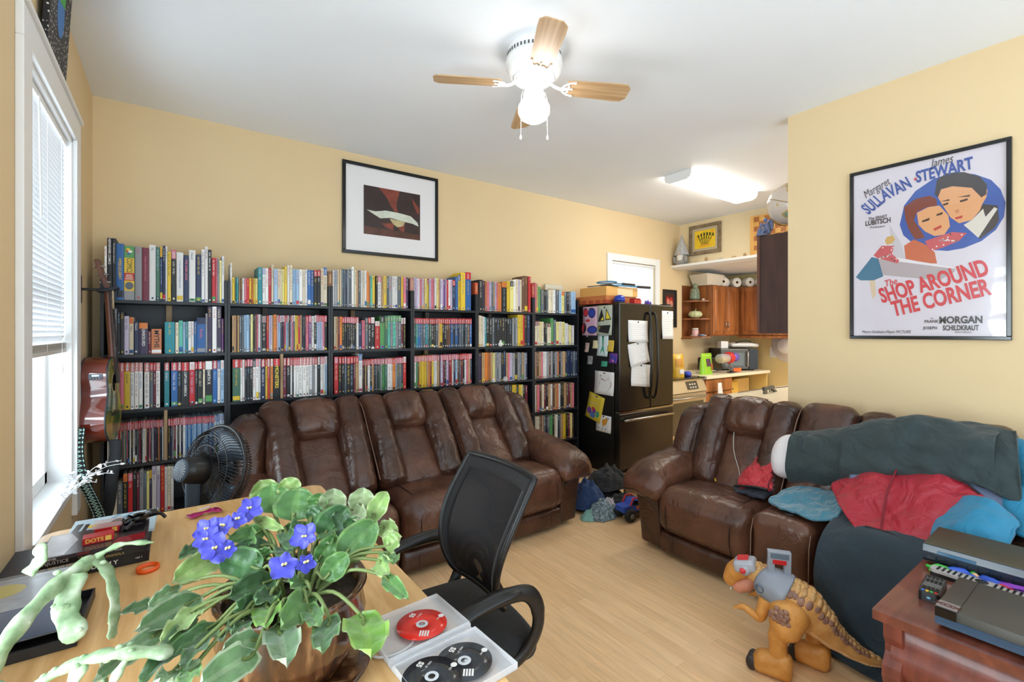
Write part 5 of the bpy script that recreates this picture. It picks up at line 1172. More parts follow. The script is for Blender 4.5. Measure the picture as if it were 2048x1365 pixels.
# sockets and things on the far kitchen wall
e = empty('wall_socket', (XK2, 3.30, 1.17), -PI / 2, 'white double socket on the yellow kitchen wall', 'socket'); MB().box((-.055, -.008, -.075), (.055, 0, .075)).build('plate', M_white, e, bevel=.003)
for z in (-.03, .03): MB().box((-.02, -.011, z - .017), (.02, -.007, z + .017)).build('outlet', M_por, e, bevel=.004)

# ------------------------------------------------------------------ ledge over the kitchen opening and what stands on it
lg = empty('wall_ledge', (XK, 0, ZK), 0, 'long white moulded ledge over the kitchen opening', 'shelf')
MB().prism([(0, -.0), (-.2, -.0), (-.2, -.03), (-.17, -.036), (-.13, -.052), (0, -.06)], 1.6, YW - .002, 'y').build('board', M_white, lg)
e = empty('gnome', (XK - .135, YW - .125, ZK + .001), 0, 'grey felt gnome with tall pointed hat in the kitchen corner', 'gnome')
MB().lathe([(0, 0), (.07, .0), (.085, .03), (.08, .1), (.055, .15), (0, .16)], 20).build('body', fabric('grey_felt', (150, 148, 146), .9), e)
MB().lathe([(.1, .13), (.095, .15), (.06, .25), (.028, .34), (.0, .42)], 20).build('hat', mat('knit_grey', (176, 178, 180), .9, var=.3, vscale=60), e)
MB().lathe([(0.0, .02), (.045, .06), (.05, .12), (.02, .15), (0, .15)], 16, c=(-.045, -.01, 0)).build('beard', fabric('white_wool', (224, 222, 216), .95), e)
MB().ball((-.095, -.02, .14), .016, 10).build('nose', mat('felt_pink', (206, 170, 150), .8), e)
for s in (-1, 1): MB().ball((-.05 + s * .0, -.01 + s * .085, .07), (.025, .025, .05), 10).build('arm', fabric('grey_felt', (150, 148, 146), .9), e)
SM = [mat('stone_a', (206, 180, 130), .6), mat('stone_b', (180, 150, 110), .6), mat('stone_c', (214, 206, 186), .6)]
for i, (y, r, h, lb) in enumerate(((3.62, .026, .014, 'flat brown stone nearest the gnome on the ledge'), (3.47, .022, .03, 'upright tan stone second from the gnome'), (3.27, .03, .014, 'pale grey-cream stone third from the gnome'), (3.1, .034, .014, 'flat brown stone fourth from the gnome'), (2.96, .02, .022, 'small square tan stone under the yellow picture'), (2.80, .028, .013, 'pale flat stone past the yellow picture'), (2.55, .055, .014, 'long dark flat stone before the checkered board'), (2.28, .05, .015, 'second long dark flat stone before the checkered board'))):
    e = empty('ledge_stone', (XK - .15, y, ZK + .001), 0, lb, 'stone', 'stones along the ledge'); MB().ball((0, 0, h), (.018, r, h), 12).build('body', SM[i % 3] if i < 6 else mat('stone_dark', (150, 130, 106), .6), e)
def art_yellow(e, w, h, y):
    layer(e, 'painted_ground', mat('art_yellow', (244, 206, 40), .6, var=.06, vscale=14), [[(0, 0), (1, 0), (1, 1), (0, 1)]], w, h, y)
    layer(e, 'painted_earth', mat('art_orange', (240, 160, 40), .6), [[(.25, .08), (.75, .12), (.72, .2), (.28, .17)]], w, h, y - .0006)
    P_ = []
    for i in range(6):
        x0, x1 = .34 + .055 * i, .14 + .14 * i; zt = .66 + .12 * math.sin(PI * (i + .5) / 6)
        P_ += [[(x0, .2), (x0 + .035, .2), (x1 + .06, zt), (x1 + .02, zt)], disc(x1 + .05, zt + .03, .05, .06), disc(x1 + .07, zt - .06, .035, .045), disc((x1 + x0) / 2 + .05, zt - .2, .03, .04)]
    layer(e, 'asparagus_spears', mat('art_olive', (74, 84, 36), .6), P_, w, h, y - .001)
    layer(e, 'painted_sun', mat('art_orange', (240, 160, 40), .6), [disc(.87, .88, .06, .07), disc(.1, .55, .05, .03), disc(.1, .68, .04, .03)], w, h, y - .0006)
framed('framed_painting', 'grey-framed yellow painting of green stalks above the kitchen ledge', 'picture', .46, .40, .045, .03, wood('driftwood_frame', (110, 94, 72), (150, 132, 104), (8, 8, 8), .7), mat('linen_mount', (196, 182, 156), .8), .035, (XK, 3.575, 2.715), -PI / 2, art_yellow)
e = empty('checkered_board', (XK - .012, 2.70, ZK + .001), -PI / 2, 'wooden checkered board leaning on the wall above the ledge', 'game board')
e.location = (XK - .012, 2.66, ZK + .001)
M_lw, M_dw = wood('maple', (226, 170, 90), (240, 190, 110), (8, 8, 1), .5), wood('walnut', (170, 104, 54), (190, 122, 70), (8, 8, 1), .5)
MB().box((-.3, -.02, 0), (.3, 0, .5)).build('board', M_lw, e, bevel=.003)
mb = MB()
for i in range(8):
    for j in range(8):
        if (i + j) % 2: mb.box((-.25 + .0625 * i, -.0215, .0 + .02 + .0575 * j), (-.25 + .0625 * (i + 1), -.0195, .02 + .0575 * (j + 1)))
mb.build('dark_checker', M_dw, e)

# ------------------------------------------------------------------ hanging dark cabinet, globe, peninsula
hc = empty('hanging_cabinet', (3.6115, 1.80, 1.457), 0, 'dark brown cabinet back hanging over the peninsula, globe on top', 'cabinet')
M_dk = wood('dark_walnut_ply', (58, 36, 30), (78, 50, 42), (8, 8, 1), .5)
MB().box((0.0, -1.0, 0), (.3, 0, .74)).build('carcass', M_dk, hc)
MB().box((-.006, -.02, 0), (.0, 0.0, .74)).build('edge_strip', mat('walnut_edge', (104, 66, 52), .5), hc)
for i in range(2): MB().box((.3, -.49 - .5 * i, .01), (.318, -.01 - .5 * i, .73)).build('door', M_cab, hc, bevel=.003)
gl = empty('globe', (3.765, 1.635, 2.1975), 0, 'antique cream desk globe on top of the hanging cabinet', 'globe')
def globe_mat():
    m, t, b = _new('globe_print')
    tc = t.nodes.new('ShaderNodeTexCoord'); n = t.nodes.new('ShaderNodeTexNoise'); n.inputs['Scale'].default_value = 9; n.inputs['Detail'].default_value = 6
    r = t.nodes.new('ShaderNodeValToRGB'); el = r.color_ramp.elements
    el[0].position = .55; el[0].color = rgb(226, 214, 204); el[1].position = .57; el[1].color = rgb(214, 186, 120)
    e3 = el.new(.60); e3.color = rgb(196, 170, 110); e4 = el.new(.64); e4.color = rgb(150, 176, 160)
    t.links.new(tc.outputs['Object'], n.inputs['Vector']); t.links.new(n.outputs['Fac'], r.inputs['Fac']); t.links.new(r.outputs['Color'], b.inputs['Base Color'])
    b.inputs['Roughness'].default_value = .22
    return m
MB().ball((0, 0, .235), .152, 40, m=28).build('sphere', globe_mat(), gl)
mb = MB(); mb.tube([(0.157 * math.cos(a), 0.157 * math.sin(a) * .9, .235 + .06 * math.sin(a)) for a in [2 * PI * i / 40 for i in range(40)]], .0025, 6, closed=True); mb.build('equator_band', mat('brass_line', (180, 140, 80), .4), gl)
mb = MB(); mb.tube([(0, .16 * math.cos(a), .235 + .16 * math.sin(a)) for a in [PI * (1.05 + 1.0 * i / 24) + PI / 2 for i in range(25)]], .005, 8); mb.tube([(0, 0, .01), (0, 0, .075)], [.016, .012], 12); mb.build('meridian_arm', mat('brass', (196, 160, 80), .25, metal=.8), gl)
MB().lathe([(0, 0), (.075, 0), (.08, .012), (.03, .03), (0, .034)], 24).build('base', mat('brass', (196, 160, 80), .25, metal=.8), gl)
e = empty('angel_figurine', (3.66, 1.755, 2.1975), 0, 'small blue-grey seated winged figurine beside the globe', 'figurine')
mb = MB(); mb.tube(smooth_path([(0, .0, .02), (0, .0, .06), (-.005, 0, .1)]), [.03, .03, .03, .029, .028, .027, .026, .024, .022, .02, .018, .016, .014], 10); mb.ball((-.008, .004, .122), (.016, .016, .019), 12); mb.tube(smooth_path([(-.01, .01, .03), (-.05, .025, .05), (-.06, .03, .01)]), .013, 8); mb.tube(smooth_path([(-.01, -.01, .03), (-.05, 0, .04), (-.06, .01, .01)]), .013, 8); mb.tube(smooth_path([(-.01, .015, .09), (-.035, .03, .07), (-.03, .02, .1)]), .008, 8); mb.box((-.07, -.025, 0), (.035, .045, .012))
mb.build('body', mat('pewter_blue', (106, 116, 150), .35), e)
MB().ball((.03, -.012, .085), (.012, .028, .05), 12).build('wing', mat('pewter_blue', (106, 116, 150), .35), e)
e = empty('ribbon_tin', (3.80, 1.44, 2.1975), 0, 'dark green tin mostly behind the wall end beside globe', 'tin'); MB().lathe([(0, 0), (.07, 0), (.07, .11), (.066, .12), (0, .12)], 24).build('body', mat('bottle_green', (44, 66, 50), .3), e); MB().lathe([(.0725, .045), (.0725, .07)], 24, cap=False).build('gold_band', mat('brass', (196, 160, 80), .25, metal=.8), e)
pn = empty('peninsula', (4.4, 1.7, 0), 0, 'cream-topped kitchen peninsula behind the bedding sofa', 'counter')
MB().box((-.62, -.35, 0), (.8, .5, .88)).build('cabinet_body', M_cab2, pn)
MB().box((-.68, -.40, .88), (.86, .545, .92)).build('worktop', M_ctr, pn, bevel=.006)
e = empty('toy_pistol', (4.35, 2.06, .921), .1, 'dark grey toy pistol lying on the peninsula top', 'toy')
M_gun = mat('gun_grey', (62, 64, 64), .4)
MB().box((-.14, -.012, .03), (.09, .012, .06)).build('barrel', M_gun, e, bevel=.004)
mb = MB(); mb.add([(.03, -.012, .03), (.09, -.012, .03), (.16, -.012, .0), (.11, -.012, 0), (.03, .012, .03), (.09, .012, .03), (.16, .012, 0), (.11, .012, 0)], [(0, 3, 2, 1), (4, 5, 6, 7), (0, 1, 5, 4), (1, 2, 6, 5), (2, 3, 7, 6), (3, 0, 4, 7)]); mb.build('grip', M_gun, e)
MB().tube([(.0, 0, .03), (.0, 0, .012), (.04, 0, .01), (.05, 0, .028)], .004, 6).build('trigger_guard', M_gun, e); MB().box((-.14, -.004, .0), (-.06, .004, .03)).build('magazine', M_gun, e)
mb = MB(); mb.tube(smooth_path([(4.08, 2.2, .93), (4.5, 2.2, .93), (4.75, 2.05, .96), (4.62, 1.86, 1.09), (4.56, 1.72, 1.12)], 8), .004, 6)
tag(mb.build('power_cord', M_plast), 'thin black cord crossing the peninsula to the blue device', 'cord')
e = empty('desk_phone', (4.52, 1.70, .921), 0, 'dark blue upright device on the peninsula at wall end', 'device'); MB().box((-.03, -.04, 0), (.03, .06, .2)).build('body', mat('deep_blue', (34, 50, 110), .3), e, bevel=.008); MB().box((-.04, -.05, 0), (.04, .07, .02)).build('base', M_white, e, bevel=.004)
# white hat and a photo on the kitchen side of the wall's end
e = empty('sun_hat', (5.25, 2.365, 1.36), 0, 'white brimmed hat hanging at the end of the wall', 'hat')
e.location = (XK2 - .002, 3.10, 1.27)
MB().lathe([(.11, .1), (.1, .115), (.0, .12)], 28, rot=Matrix.Rotation(-PI / 2, 3, 'Y')).build('crown', M_paper, e); MB().lathe([(.108, .1), (.112, .02), (.23, .01), (.235, .004), (.11, .004)], 36, rot=Matrix.Rotation(-PI / 2, 3, 'Y'), cap=False).build('brim', M_paper, e)
# violet: leaf base, leaf tip (mm), width, kind; flower middle and radius
LEAVES = [(230,1205,1019,251,1249,1084,81,'g'), (199,1254,1030,198,1300,1091,65,'g'), (243,1282,1059,227,1295,1100,47,'p'), (189,1325,1062,176,1327,1097,59,'p'), (313,1187,1037,322,1195,1083,55,'w'), (370,1150,1040,382,1154,1084,53,'w'), (379,1099,1020,425,1112,1078,39,'p'), (348,1166,1040,355,1072,1038,37,'w'), (272,1123,998,335,1127,1055,61,'d'), (292,1044,977,377,1051,1036,62,'g'), (250,1064,974,293,1069,1020,35,'g'), (251,1010,960,300,1006,1001,42,'g'), (151,1111,968,78,1154,998,55,'d'), (167,1070,960,85,1026,972,46,'d'), (174,1174,991,99,1159,1003,34,'d'), (174,1218,1008,97,1195,1014,35,'g'), (84,1207,981,-1,1132,980,48,'p'), (42,1101,949,-50,1017,964,42,'e'), (44,1080,946,-16,953,964,32,'p'), (-11,1046,939,-87,908,971,30,'e'), (31,1045,941,-38,846,975,28,'d'), (67,1009,940,-15,898,967,27,'d'), (60,985,938,10,868,968,30,'d'), (109,880,938,33,789,976,45,'e'), (124,919,938,63,869,965,33,'e'), (220,987,952,150,880,964,46,'g'), (153,932,939,141,780,967,48,'e'), (148,1010,947,129,903,964,42,'b'), (234,898,941,191,779,965,40,'d'), (283,872,942,254,728,965,64,'b'), (208,952,945,203,849,964,31,'g'), (353,946,963,354,831,972,26,'g'), (386,1015,990,407,981,1018,41,'p'), (359,991,976,347,908,985,34,'p'), (392,1071,1012,404,1002,1025,35,'p'), (380,1000,983,367,926,993,36,'g'), (-27,1136,947,-76,1089,967,20,'e'), (8,1165,956,-35,1082,969,24,'e'), (158,1267,1023,197,1159,1027,22,'p'), (211,1201,1012,209,1089,1006,35,'d'), (286,1137,1008,275,1056,1011,31,'g'), (133,1252,1010,142,1152,1011,28,'g'), (214,1036,960,187,987,978,34,'g'), (162,1133,976,149,1127,1005,30,'g'), (108,989,941,81,915,964,33,'d'), (26,895,940,13,805,976,25,'g'), (0,899,942,-16,825,976,25,'e'), (249,1188,1018,221,1130,1023,39,'d'), (164,1033,952,124,978,970,33,'d'), (89,978,939,61,910,964,24,'d'), (129,1018,946,89,978,967,37,'d'), (208,1149,991,189,1074,998,40,'d'), (235,1050,968,220,1051,998,33,'d'), (66,1261,995,10,1204,998,30,'d'), (328,1136,1020,296,1125,1042,44,'d'), (346,1088,1006,316,1095,1036,39,'d'), (282,1209,1037,294,1200,1075,45,'g'), (263,1188,1022,284,1158,1052,40,'d')]
BLOOMS = [(142,1230,1062,30), (90,1211,1040,28), (61,1222,1036,28), (57,1193,1025,30), (70,1154,1017,34), (91,1136,1016,21), (229,1078,1029,30), (179,1023,1003,30), (215,1005,1005,21), (117,1214,1048,21)]
# ------------------------------------------------------------------ maple desk under the window
M_maple = wood('maple_top', (206, 158, 98), (230, 188, 130), (14, 1.4, 8), .32, coat=.25, dist=3)
DZ = 0.75
dk = empty('desk', (0.08, 1.38, 0), 0, 'maple-topped desk under the window holding the violet pot', 'desk')
def rrect(x0, y0, x1, y1, r, n=6):
    o = []
    for cx, cy, a in ((x1 - r, y1 - r, 0), (x0 + r, y1 - r, PI / 2), (x0 + r, y0 + r, PI), (x1 - r, y0 + r, 1.5 * PI)):
        o += [(cx + r * math.cos(a + PI / 2 * i / n), cy + r * math.sin(a + PI / 2 * i / n)) for i in range(n + 1)]
    return o
MB().prism(rrect(-.455, -.93, .48, .95, .05), DZ - .032, DZ, 'z').build('tabletop', M_maple, dk, bevel=.004, seg=3)
for sx in (-.40, .42):
    for sy in (-.86, .88): MB().box((sx - .03, sy - .03, 0), (sx + .03, sy + .03, DZ - .032)).build('leg', M_maple, dk, bevel=.004)
mb = MB()
for sy in (-.86, .88): mb.box((-.37, sy - .012, .63), (.39, sy + .012, DZ - .032))
for sx in (-.40, .42): mb.box((sx - .012, -.83, .63), (sx + .012, .85, DZ - .032))
mb.build('apron', M_maple, dk)

# ---- books lying by the window
def flat_book(name, label, x0, x1, y0, y1, z, h, mc, spine, cover=None, rz=0.0, cat='book', soft=False):
    """a book lying flat, its spine towards -y; origin at the middle of its underside"""
    e = empty(name, ((x0 + x1) / 2, (y0 + y1) / 2, z), rz, label, cat, 'books lying on the desk')
    w, d = (x1 - x0) / 2, (y1 - y0) / 2; c = .0022 if not soft else .001
    mb = MB(); mb.box((-w, -d, 0), (w, d, c)); mb.box((-w, -d, h - c), (w, d, h)); mb.box((-w, -d - .0008, 0), (w, -d + .002, h)); mb.build('cover', mc, e, bevel=.0006)
    MB().box((-w + .003, -d + .002, c), (w - .003, d - .004, h - c)).build('page_block', mat('page_cream', (226, 218, 200), .8), e)
    for (s_, ink, xx, size, sh) in spine: text('spine_title', s_, ink, e, (xx * w, -d - .0012, h / 2), FACE_Y, size, .0002, shear=sh)
    for (nm, mm, polys) in cover or []:
        mb = MB()
        for i, p in enumerate(polys): mb.add([(x * w, y * d, h + .0004 + .0001 * i) for x, y in p], [tuple(range(len(p)))])
        mb.build(nm, mm, e)
    return e
M_bk = mat('black_cover', (22, 22, 25), .35); M_wt = mat('spine_white', (225, 225, 225), .5); M_gd = mat('spine_gold', (190, 160, 90), .5); M_rdk = mat('spine_red', (190, 30, 32), .4)
flat_book('book', 'thick dark navy book under the window end of the book stack', -.405, -.30, 1.86, 2.12, DZ + .0008, .022, mat('navy_cover', (40, 46, 62), .4), [], rz=.0)
o1 = flat_book('book', 'thick black book with wide-spaced white capitals at the bottom of desk stack', -.297, -.062, 1.865, 2.135, DZ + .0008, .033, M_bk, [], None)
for i, ch in enumerate('A ACADEMY'):
    if ch != ' ': text('spine_title', ch, M_wt, o1, (-.55 * .1175 + i * .0165 - .03, -.137, .0165), FACE_Y, .017, .0002, bold=.0004)
text('spine_title', 'vol 1', M_wt, o1, (.093, -.137, .0165), FACE_Y, .009, .0002)
flat_book('book', 'black book with only gold spine lettering in the desk stack', -.325, -.075, 1.855, 2.03, DZ + .035, .017, M_bk, [('HELLBOY: SEED OF DESTRUCTION', M_gd, -.5, .0095, 0), ('MIKE MIGNOLA', M_gd, .35, .0095, 0)], rz=.02)
flat_book('book', 'black book with white spine lettering and blue tab in the desk stack', -.325, -.072, 1.85, 2.025, DZ + .0525, .015, M_bk, [('INJUSTICE', M_wt, -.6, .013, 0), ('THE COMPLETE', M_gd, -.05, .006, 0), ('MILLER  GRAHAM  MILLER', M_wt, .3, .006, 0)],
          [('blue_tab', mat('tab_blue', (50, 120, 170), .4), [[(.6, -1), (.98, -1), (.98, -.9), (.6, -.9)]])], rz=.0)
flat_book('comic_book', 'glossy grey comic with a red spine tab topping the desk stack', -.31, -.066, 1.84, 2.03, DZ + .068, .011, mat('grey_cover', (70, 62, 66), .15), [('MARVEL', M_wt, -.78, .008, 0), ('VENOM', M_rdk, -.2, .008, 0)],
          [('pale_smear', mat('cover_pale', (186, 186, 196), .15, var=.3, vscale=9), [[(-.98, -.9), (-.55, -.95), (-.4, .2), (-.6, .95), (-.98, .95)]]), ('dark_shape', mat('cover_dark', (36, 34, 40), .12), [[(-.3, -.2), (.2, .1), (.9, -.1), (.97, .9), (.2, .95), (-.2, .5)]]), ('red_patch', mat('cover_red', (150, 40, 48), .15), [[(.3, -.95), (.95, -.95), (.95, -.3), (.4, -.4)]])], soft=True)
flat_book('comic_book', 'pale blue comic with orange figure and yellow disc behind the red comic', -.285, -.05, 2.035, 2.26, DZ + .0345, .009, mat('ice_cover', (190, 214, 226), .2), [],
          [('orange_shape', mat('cover_orange', (226, 150, 110), .2), [disc(.15, -.1, .45, .5)]), ('yellow_disc', mat('cover_yellow', (236, 200, 60), .2), [disc(-.45, .2, .2, .16)]), ('black_stroke', mat('cover_black', (24, 24, 28), .2), [[(.0, .3), (.3, .45), (.7, .2), (.5, .1), (.25, .3)]]), ('dark_corner', mat('cover_black', (24, 24, 28), .2), [[(.75, .5), (.98, .55), (.98, .95), (.75, .95)]]), ('print_mark', mat('cover_black', (24, 24, 28), .2), [[(-.95, -.2), (-.8, -.2), (-.75, .6), (-.9, .6)], [(-.72, -.1), (-.62, -.1), (-.6, .5), (-.7, .5)]]), ('ray', mat('cover_blue', (120, 160, 190), .2), [[(-.3, .5), (-.2, .5), (.1, .95), (0, .95)], [(.1, .5), (.2, .5), (.4, .95), (.3, .95)]])], soft=True, rz=-.03)
def small_carton(name, label, loc, rz, w, d, h, m, word=None, wm=None, size=.014):
    e = empty(name, loc, rz, label, 'box')
    MB().box((-w / 2, -d / 2, 0), (w / 2, d / 2, h)).build('carton', m, e, bevel=.0008)
    if word: text('lettering', word, wm, e, (-w * .12, -d / 2 - .0004, h / 2), FACE_Y, size, .0002, bold=.0005)
    MB().box((w * .22, -d / 2 - .0005, h * .15), (w * .42, -d / 2 + .001, h * .85)).build('printed_panel', mat('candy_yellow', (240, 200, 90), .4), e)
    return e
M_cr = mat('candy_red', (196, 34, 40), .35)
small_carton('candy_box', 'small red candy box with yellow lettering on the comic stack', (-.185, 1.905, DZ + .080), .05, .072, .04, .02, M_cr, 'DOTS', mat('candy_yellow', (240, 200, 90), .4), .016)
small_carton('candy_box', 'open red candy box with clear lid behind the yellow-lettered one', (-.17, 1.985, DZ + .080), -.05, .06, .05, .018, M_cr)
MB().box((-.036, -.026, .0182), (.036, .026, .03)).build('clear_lid', mat('clear_plastic', (240, 220, 220), .1, alpha=.35), bpy.data.objects['candy_box.001'])
e = empty('dark_toy', (-.09, 2.0, DZ + .0815), .4, 'glossy black crouching toy lying on the comic stack', 'toy')
mb = MB(); mb.tube(smooth_path([(-.045, 0, .012), (-.01, .0, .018), (.03, .005, .014)]), [.009, .01, .012, .013, .014, .015, .016, .016, .015, .013, .011, .009, .007], 10)
for p in ([(-.03, 0, .014), (-.05, .03, .02), (-.075, .045, .004)], [(-.02, 0, .014), (-.03, -.03, .018), (-.055, -.045, .004)], [(.02, .005, .014), (.035, .035, .02), (.02, .05, .004)], [(.025, 0, .014), (.05, -.02, .018), (.06, -.035, .004)]): mb.tube(smooth_path(p, 4), .0055, 8)
mb.ball((.043, .006, .017), (.012, .01, .01), 12); mb.build('body', mat('gloss_black', (20, 20, 20), .12), e)
mb = MB(); mb.grid(lambda u, v: (-.03 + .06 * u, -.03 + .06 * v, .034 + .006 * math.sin(6 * u + 3 * v) - .02 * v * v), 10, 8); mb.build('cape', mat('gloss_black', (20, 20, 20), .12), e, solid=.001)
e = empty('bottle_ring', (-.062, 1.79, DZ + .0008), .3, 'bright orange plastic ring on the desk before the books', 'ring')
MB().lathe([(.024, .0), (.028, 0), (.0285, .012), (.024, .012), (.024, 0)], 30, cap=False).build('band', mat('ring_orange', (236, 92, 24), .35), e)
MB().lathe([(.0285, .004), (.03, .006), (.0285, .008)], 30, cap=False).build('ridge', mat('ring_orange', (236, 92, 24), .35), e)
e = empty('candy_wrapper', (.10, 2.20, DZ + .001), .25, 'crumpled magenta wrapper on the far end of the desk', 'wrapper')
mb = MB(); mb.grid(lambda u, v: (-.055 + .11 * u, (-.02 + .04 * v) * (1 + .5 * math.cos(2 * PI * u)), .006 + .010 * abs(nz(u * 5, v * 3, 2)) + .008 * math.sin(PI * u) * math.sin(PI * v)), 18, 8); mb.build('foil', mat('magenta_foil', (176, 40, 110), .2, metal=.3), e, solid=.0006)
mb = MB(); mb.grid(lambda u, v: (-.02 + .04 * u, -.01 + .02 * v, .0265 + .003 * nz(u * 5, v * 3, 4)), 8, 4); mb.build('white_print', mat('silver_print', (220, 200, 210), .3), e)
e = empty('disc_box', (-.31, 1.60, DZ + .026), 0, 'blue and yellow disc box in a clear sleeve at the window end', 'box')
MB().box((-.095, -.10, 0), (.105, .10, .07)).build('carton', mat('disc_blue', (42, 66, 104), .25, var=.3, vscale=14), e, bevel=.002)
mb = MB(); mb.add([(x * .1, y * .1, .0706) for x, y in ((-.95, -.95), (.98, -.95), (.98, .95), (-.95, .95))], [(0, 1, 2, 3)]); mb.build('top_picture', mat('disc_silver', (150, 160, 176), .2, var=.25, vscale=24), e)
mb = MB(); mb.add([(x * .1, y * .1, .0709) for x, y in disc(-.3, .2, .5, .4)], [tuple(range(14))]); mb.build('yellow_swirl', mat('disc_yellow', (190, 180, 90), .2), e)
text('lettering', 'SER', mat('print_yellow', (236, 206, 60), .3), e, (-.04, -.1008, .022), FACE_Y, .034, .0003, bold=.001); text('lettering', 'C', M_wt, e, (.03, -.1008, .045), FACE_Y, .016, .0003)
mb = MB(); mb.box((-.098, -.104, -.001), (.109, .104, .074)); mb.build('clear_sleeve', mat('clear_sleeve', (255, 255, 255), .05, alpha=.12), e)
e = empty('disc_tray', (-.30, 1.585, DZ + .0008), -.03, 'black plastic disc tray beneath the blue disc box', 'tray')
MB().box((-.10, -.13, 0), (.125, .115, .003)).build('tray', M_plast, e); mb = MB()
for a in ((-.1, -.13, .125, -.126), (-.1, .111, .125, .115), (-.1, -.13, -.096, .115), (.121, -.13, .125, .115)): mb.box((a[0], a[1], .003), (a[2], a[3], .023))
mb.build('rim', M_plast, e)

# ---- open disc case with its discs at the desk edge
dc = empty('disc_case', (.48, .965, DZ + .0008), .06, 'open clear disc case on the desk corner holding three discs', 'disc case')
M_clear = mat('clear_case', (236, 236, 240), .12, alpha=.42); M_hub = mat('case_white', (226, 226, 230), .25, alpha=.75)
for k, y0 in enumerate((.012, -.17)):
    mb = MB(); w_, d_ = .105, .158
    mb.box((-w_, y0, 0), (w_, y0 + d_, .0022))
    for a in ((-w_, y0, w_, y0 + .002), (-w_, y0 + d_ - .002, w_, y0 + d_), (-w_, y0, -w_ + .002, y0 + d_), (w_ - .002, y0, w_, y0 + d_)): mb.box((a[0], a[1], .002), (a[2], a[3], .015))
    half = mb.build('case_half', M_clear, dc, bevel=.0006)
    mb = MB(); mb.lathe([(.0, .0022), (.018, .0022), (.018, .007), (.007, .008), (.007, .0105), (0, .0105)], 20, c=(.02 if k == 0 else .03, y0 + d_ / 2, 0)); mb.tube([(-.07 + .05 * math.cos(a), y0 + .05 + .03 * math.sin(a), .004) for a in [PI + PI * i / 12 for i in range(13)]], .003, 6); mb.build('disc_hub', M_hub, half)
mb = MB(); mb.box((-.105, -.012, 0), (.105, .012, .004)); mb.box((-.105, -.012, .004), (.105, -.008, .012)); mb.box((-.105, .008, .004), (.105, .012, .012)); mb.build('case_spine', M_hub, dc)
def cd_disc(label, loc, rz, m, ring, num):
    e = empty('disc', loc, rz, label, 'disc', 'discs in the open case')
    MB().lathe([(.0075, 0), (.06, 0), (.06, .0012), (.0075, .0012), (.0075, 0)], 48, cap=False).build('plate', m, e)
    MB().lathe([(.0075, .0014), (.0145, .0014)], 30, cap=False).build('clear_centre', mat('disc_centre', (200, 204, 208), .15), e)
    M_ = mat('disc_print', (226, 222, 220), .4)
    Tt = cols((math.cos(2.0), math.sin(2.0), 0), (-math.sin(2.0), math.cos(2.0), 0), (0, 0, 1))
    text('lettering', 'S5', M_, e, (-.03, .034, .0016), FLAT_Z @ Matrix.Rotation(-2.0, 3, 'Z'), .017, .0001, bold=.0006)
    text('lettering', 'DISC ' + num, M_, e, (-.012, .034, .0016), FLAT_Z @ Matrix.Rotation(-2.0, 3, 'Z'), .006, .0001)
    text('lettering', 'DVD', M_, e, (.036, .022, .0016), FLAT_Z @ Matrix.Rotation(-2.0, 3, 'Z'), .006, .0001)
    mb = MB()
    for i in range(4): mb.box((.0 + .006 * i, -.046, .0014), (.004 + .006 * i, -.026, .0016))
    mb.build('printed_bar', M_, e); mb = MB(); mb.add([(x * .007 + .042, y * .007 + .032, .0016) for x, y in disc(0, 0, 1)], [tuple(range(14))])
    mb.build('printed_mark', M_, e)
    return e
cd_disc('red disc in the open case at the desk edge', (.487, 1.045, DZ + .0125), -.6, mat('disc_red', (214, 44, 34), .18), None, '3')
cd_disc('black disc lying underneath, nearer the office chair', (.507, .876, DZ + .012), -.6, mat('disc_black', (42, 46, 52), .18), None, '37')
cd_disc('black disc overlapping the other black disc, nearer the plant pot', (.428, .872, DZ + .0145), -.6, mat('disc_black', (42, 46, 52), .18), None, '38')

# ------------------------------------------------------------------ violet in its glazed pot
def glaze_mat():
    m, t, b = _new('brown_drip_glaze')
    tc = t.nodes.new('ShaderNodeTexCoord'); mp = t.nodes.new('ShaderNodeMapping'); mp.inputs['Scale'].default_value = (26, 26, 3.2)
    n = t.nodes.new('ShaderNodeTexNoise'); n.inputs['Scale'].default_value = 1.0; n.inputs['Detail'].default_value = 4; n.inputs['Distortion'].default_value = .6
    r = t.nodes.new('ShaderNodeValToRGB'); el = r.color_ramp.elements
    el[0].position = .34; el[0].color = rgb(24, 19, 17); el[1].position = .72; el[1].color = rgb(140, 104, 72)
    a = el.new(.46); a.color = rgb(60, 36, 22); a = el.new(.58); a.color = rgb(84, 52, 30)
    t.links.new(tc.outputs['Object'], mp.inputs['Vector']); t.links.new(mp.outputs['Vector'], n.inputs['Vector']); t.links.new(n.outputs['Fac'], r.inputs['Fac']); t.links.new(r.outputs['Color'], b.inputs['Base Color'])
    b.inputs['Roughness'].default_value = .14; b.inputs['Coat Weight'].default_value = .4
    return m
vp = empty('potted_violet', (.205, 1.065, DZ + .0008), 0, 'African violet with purple-blue flowers in a brown glazed pot on the desk', 'plant')
VX, VY, VZ = vp.location
M_glz = glaze_mat()
PX, PY = 0.205, 1.065
MB().lathe([(.0, .016), (.085, .016), (.10, .022), (.132, .07), (.143, .12), (.137, .165), (.142, .178), (.147, .186), (.143, .193), (.132, .188), (.126, .17), (.12, .15), (.0, .15)], 48, c=(0, 0, 0), mod=lambda t, z: 1 + .012 * math.cos(t * 24) * (1 if z < .16 else 0)).build('pot', M_glz, vp)
MB().lathe([(.0, .0), (.11, 0), (.15, .012), (.156, .02), (.15, .022), (.11, .012), (.0, .012)], 40).build('saucer', M_glz, vp)
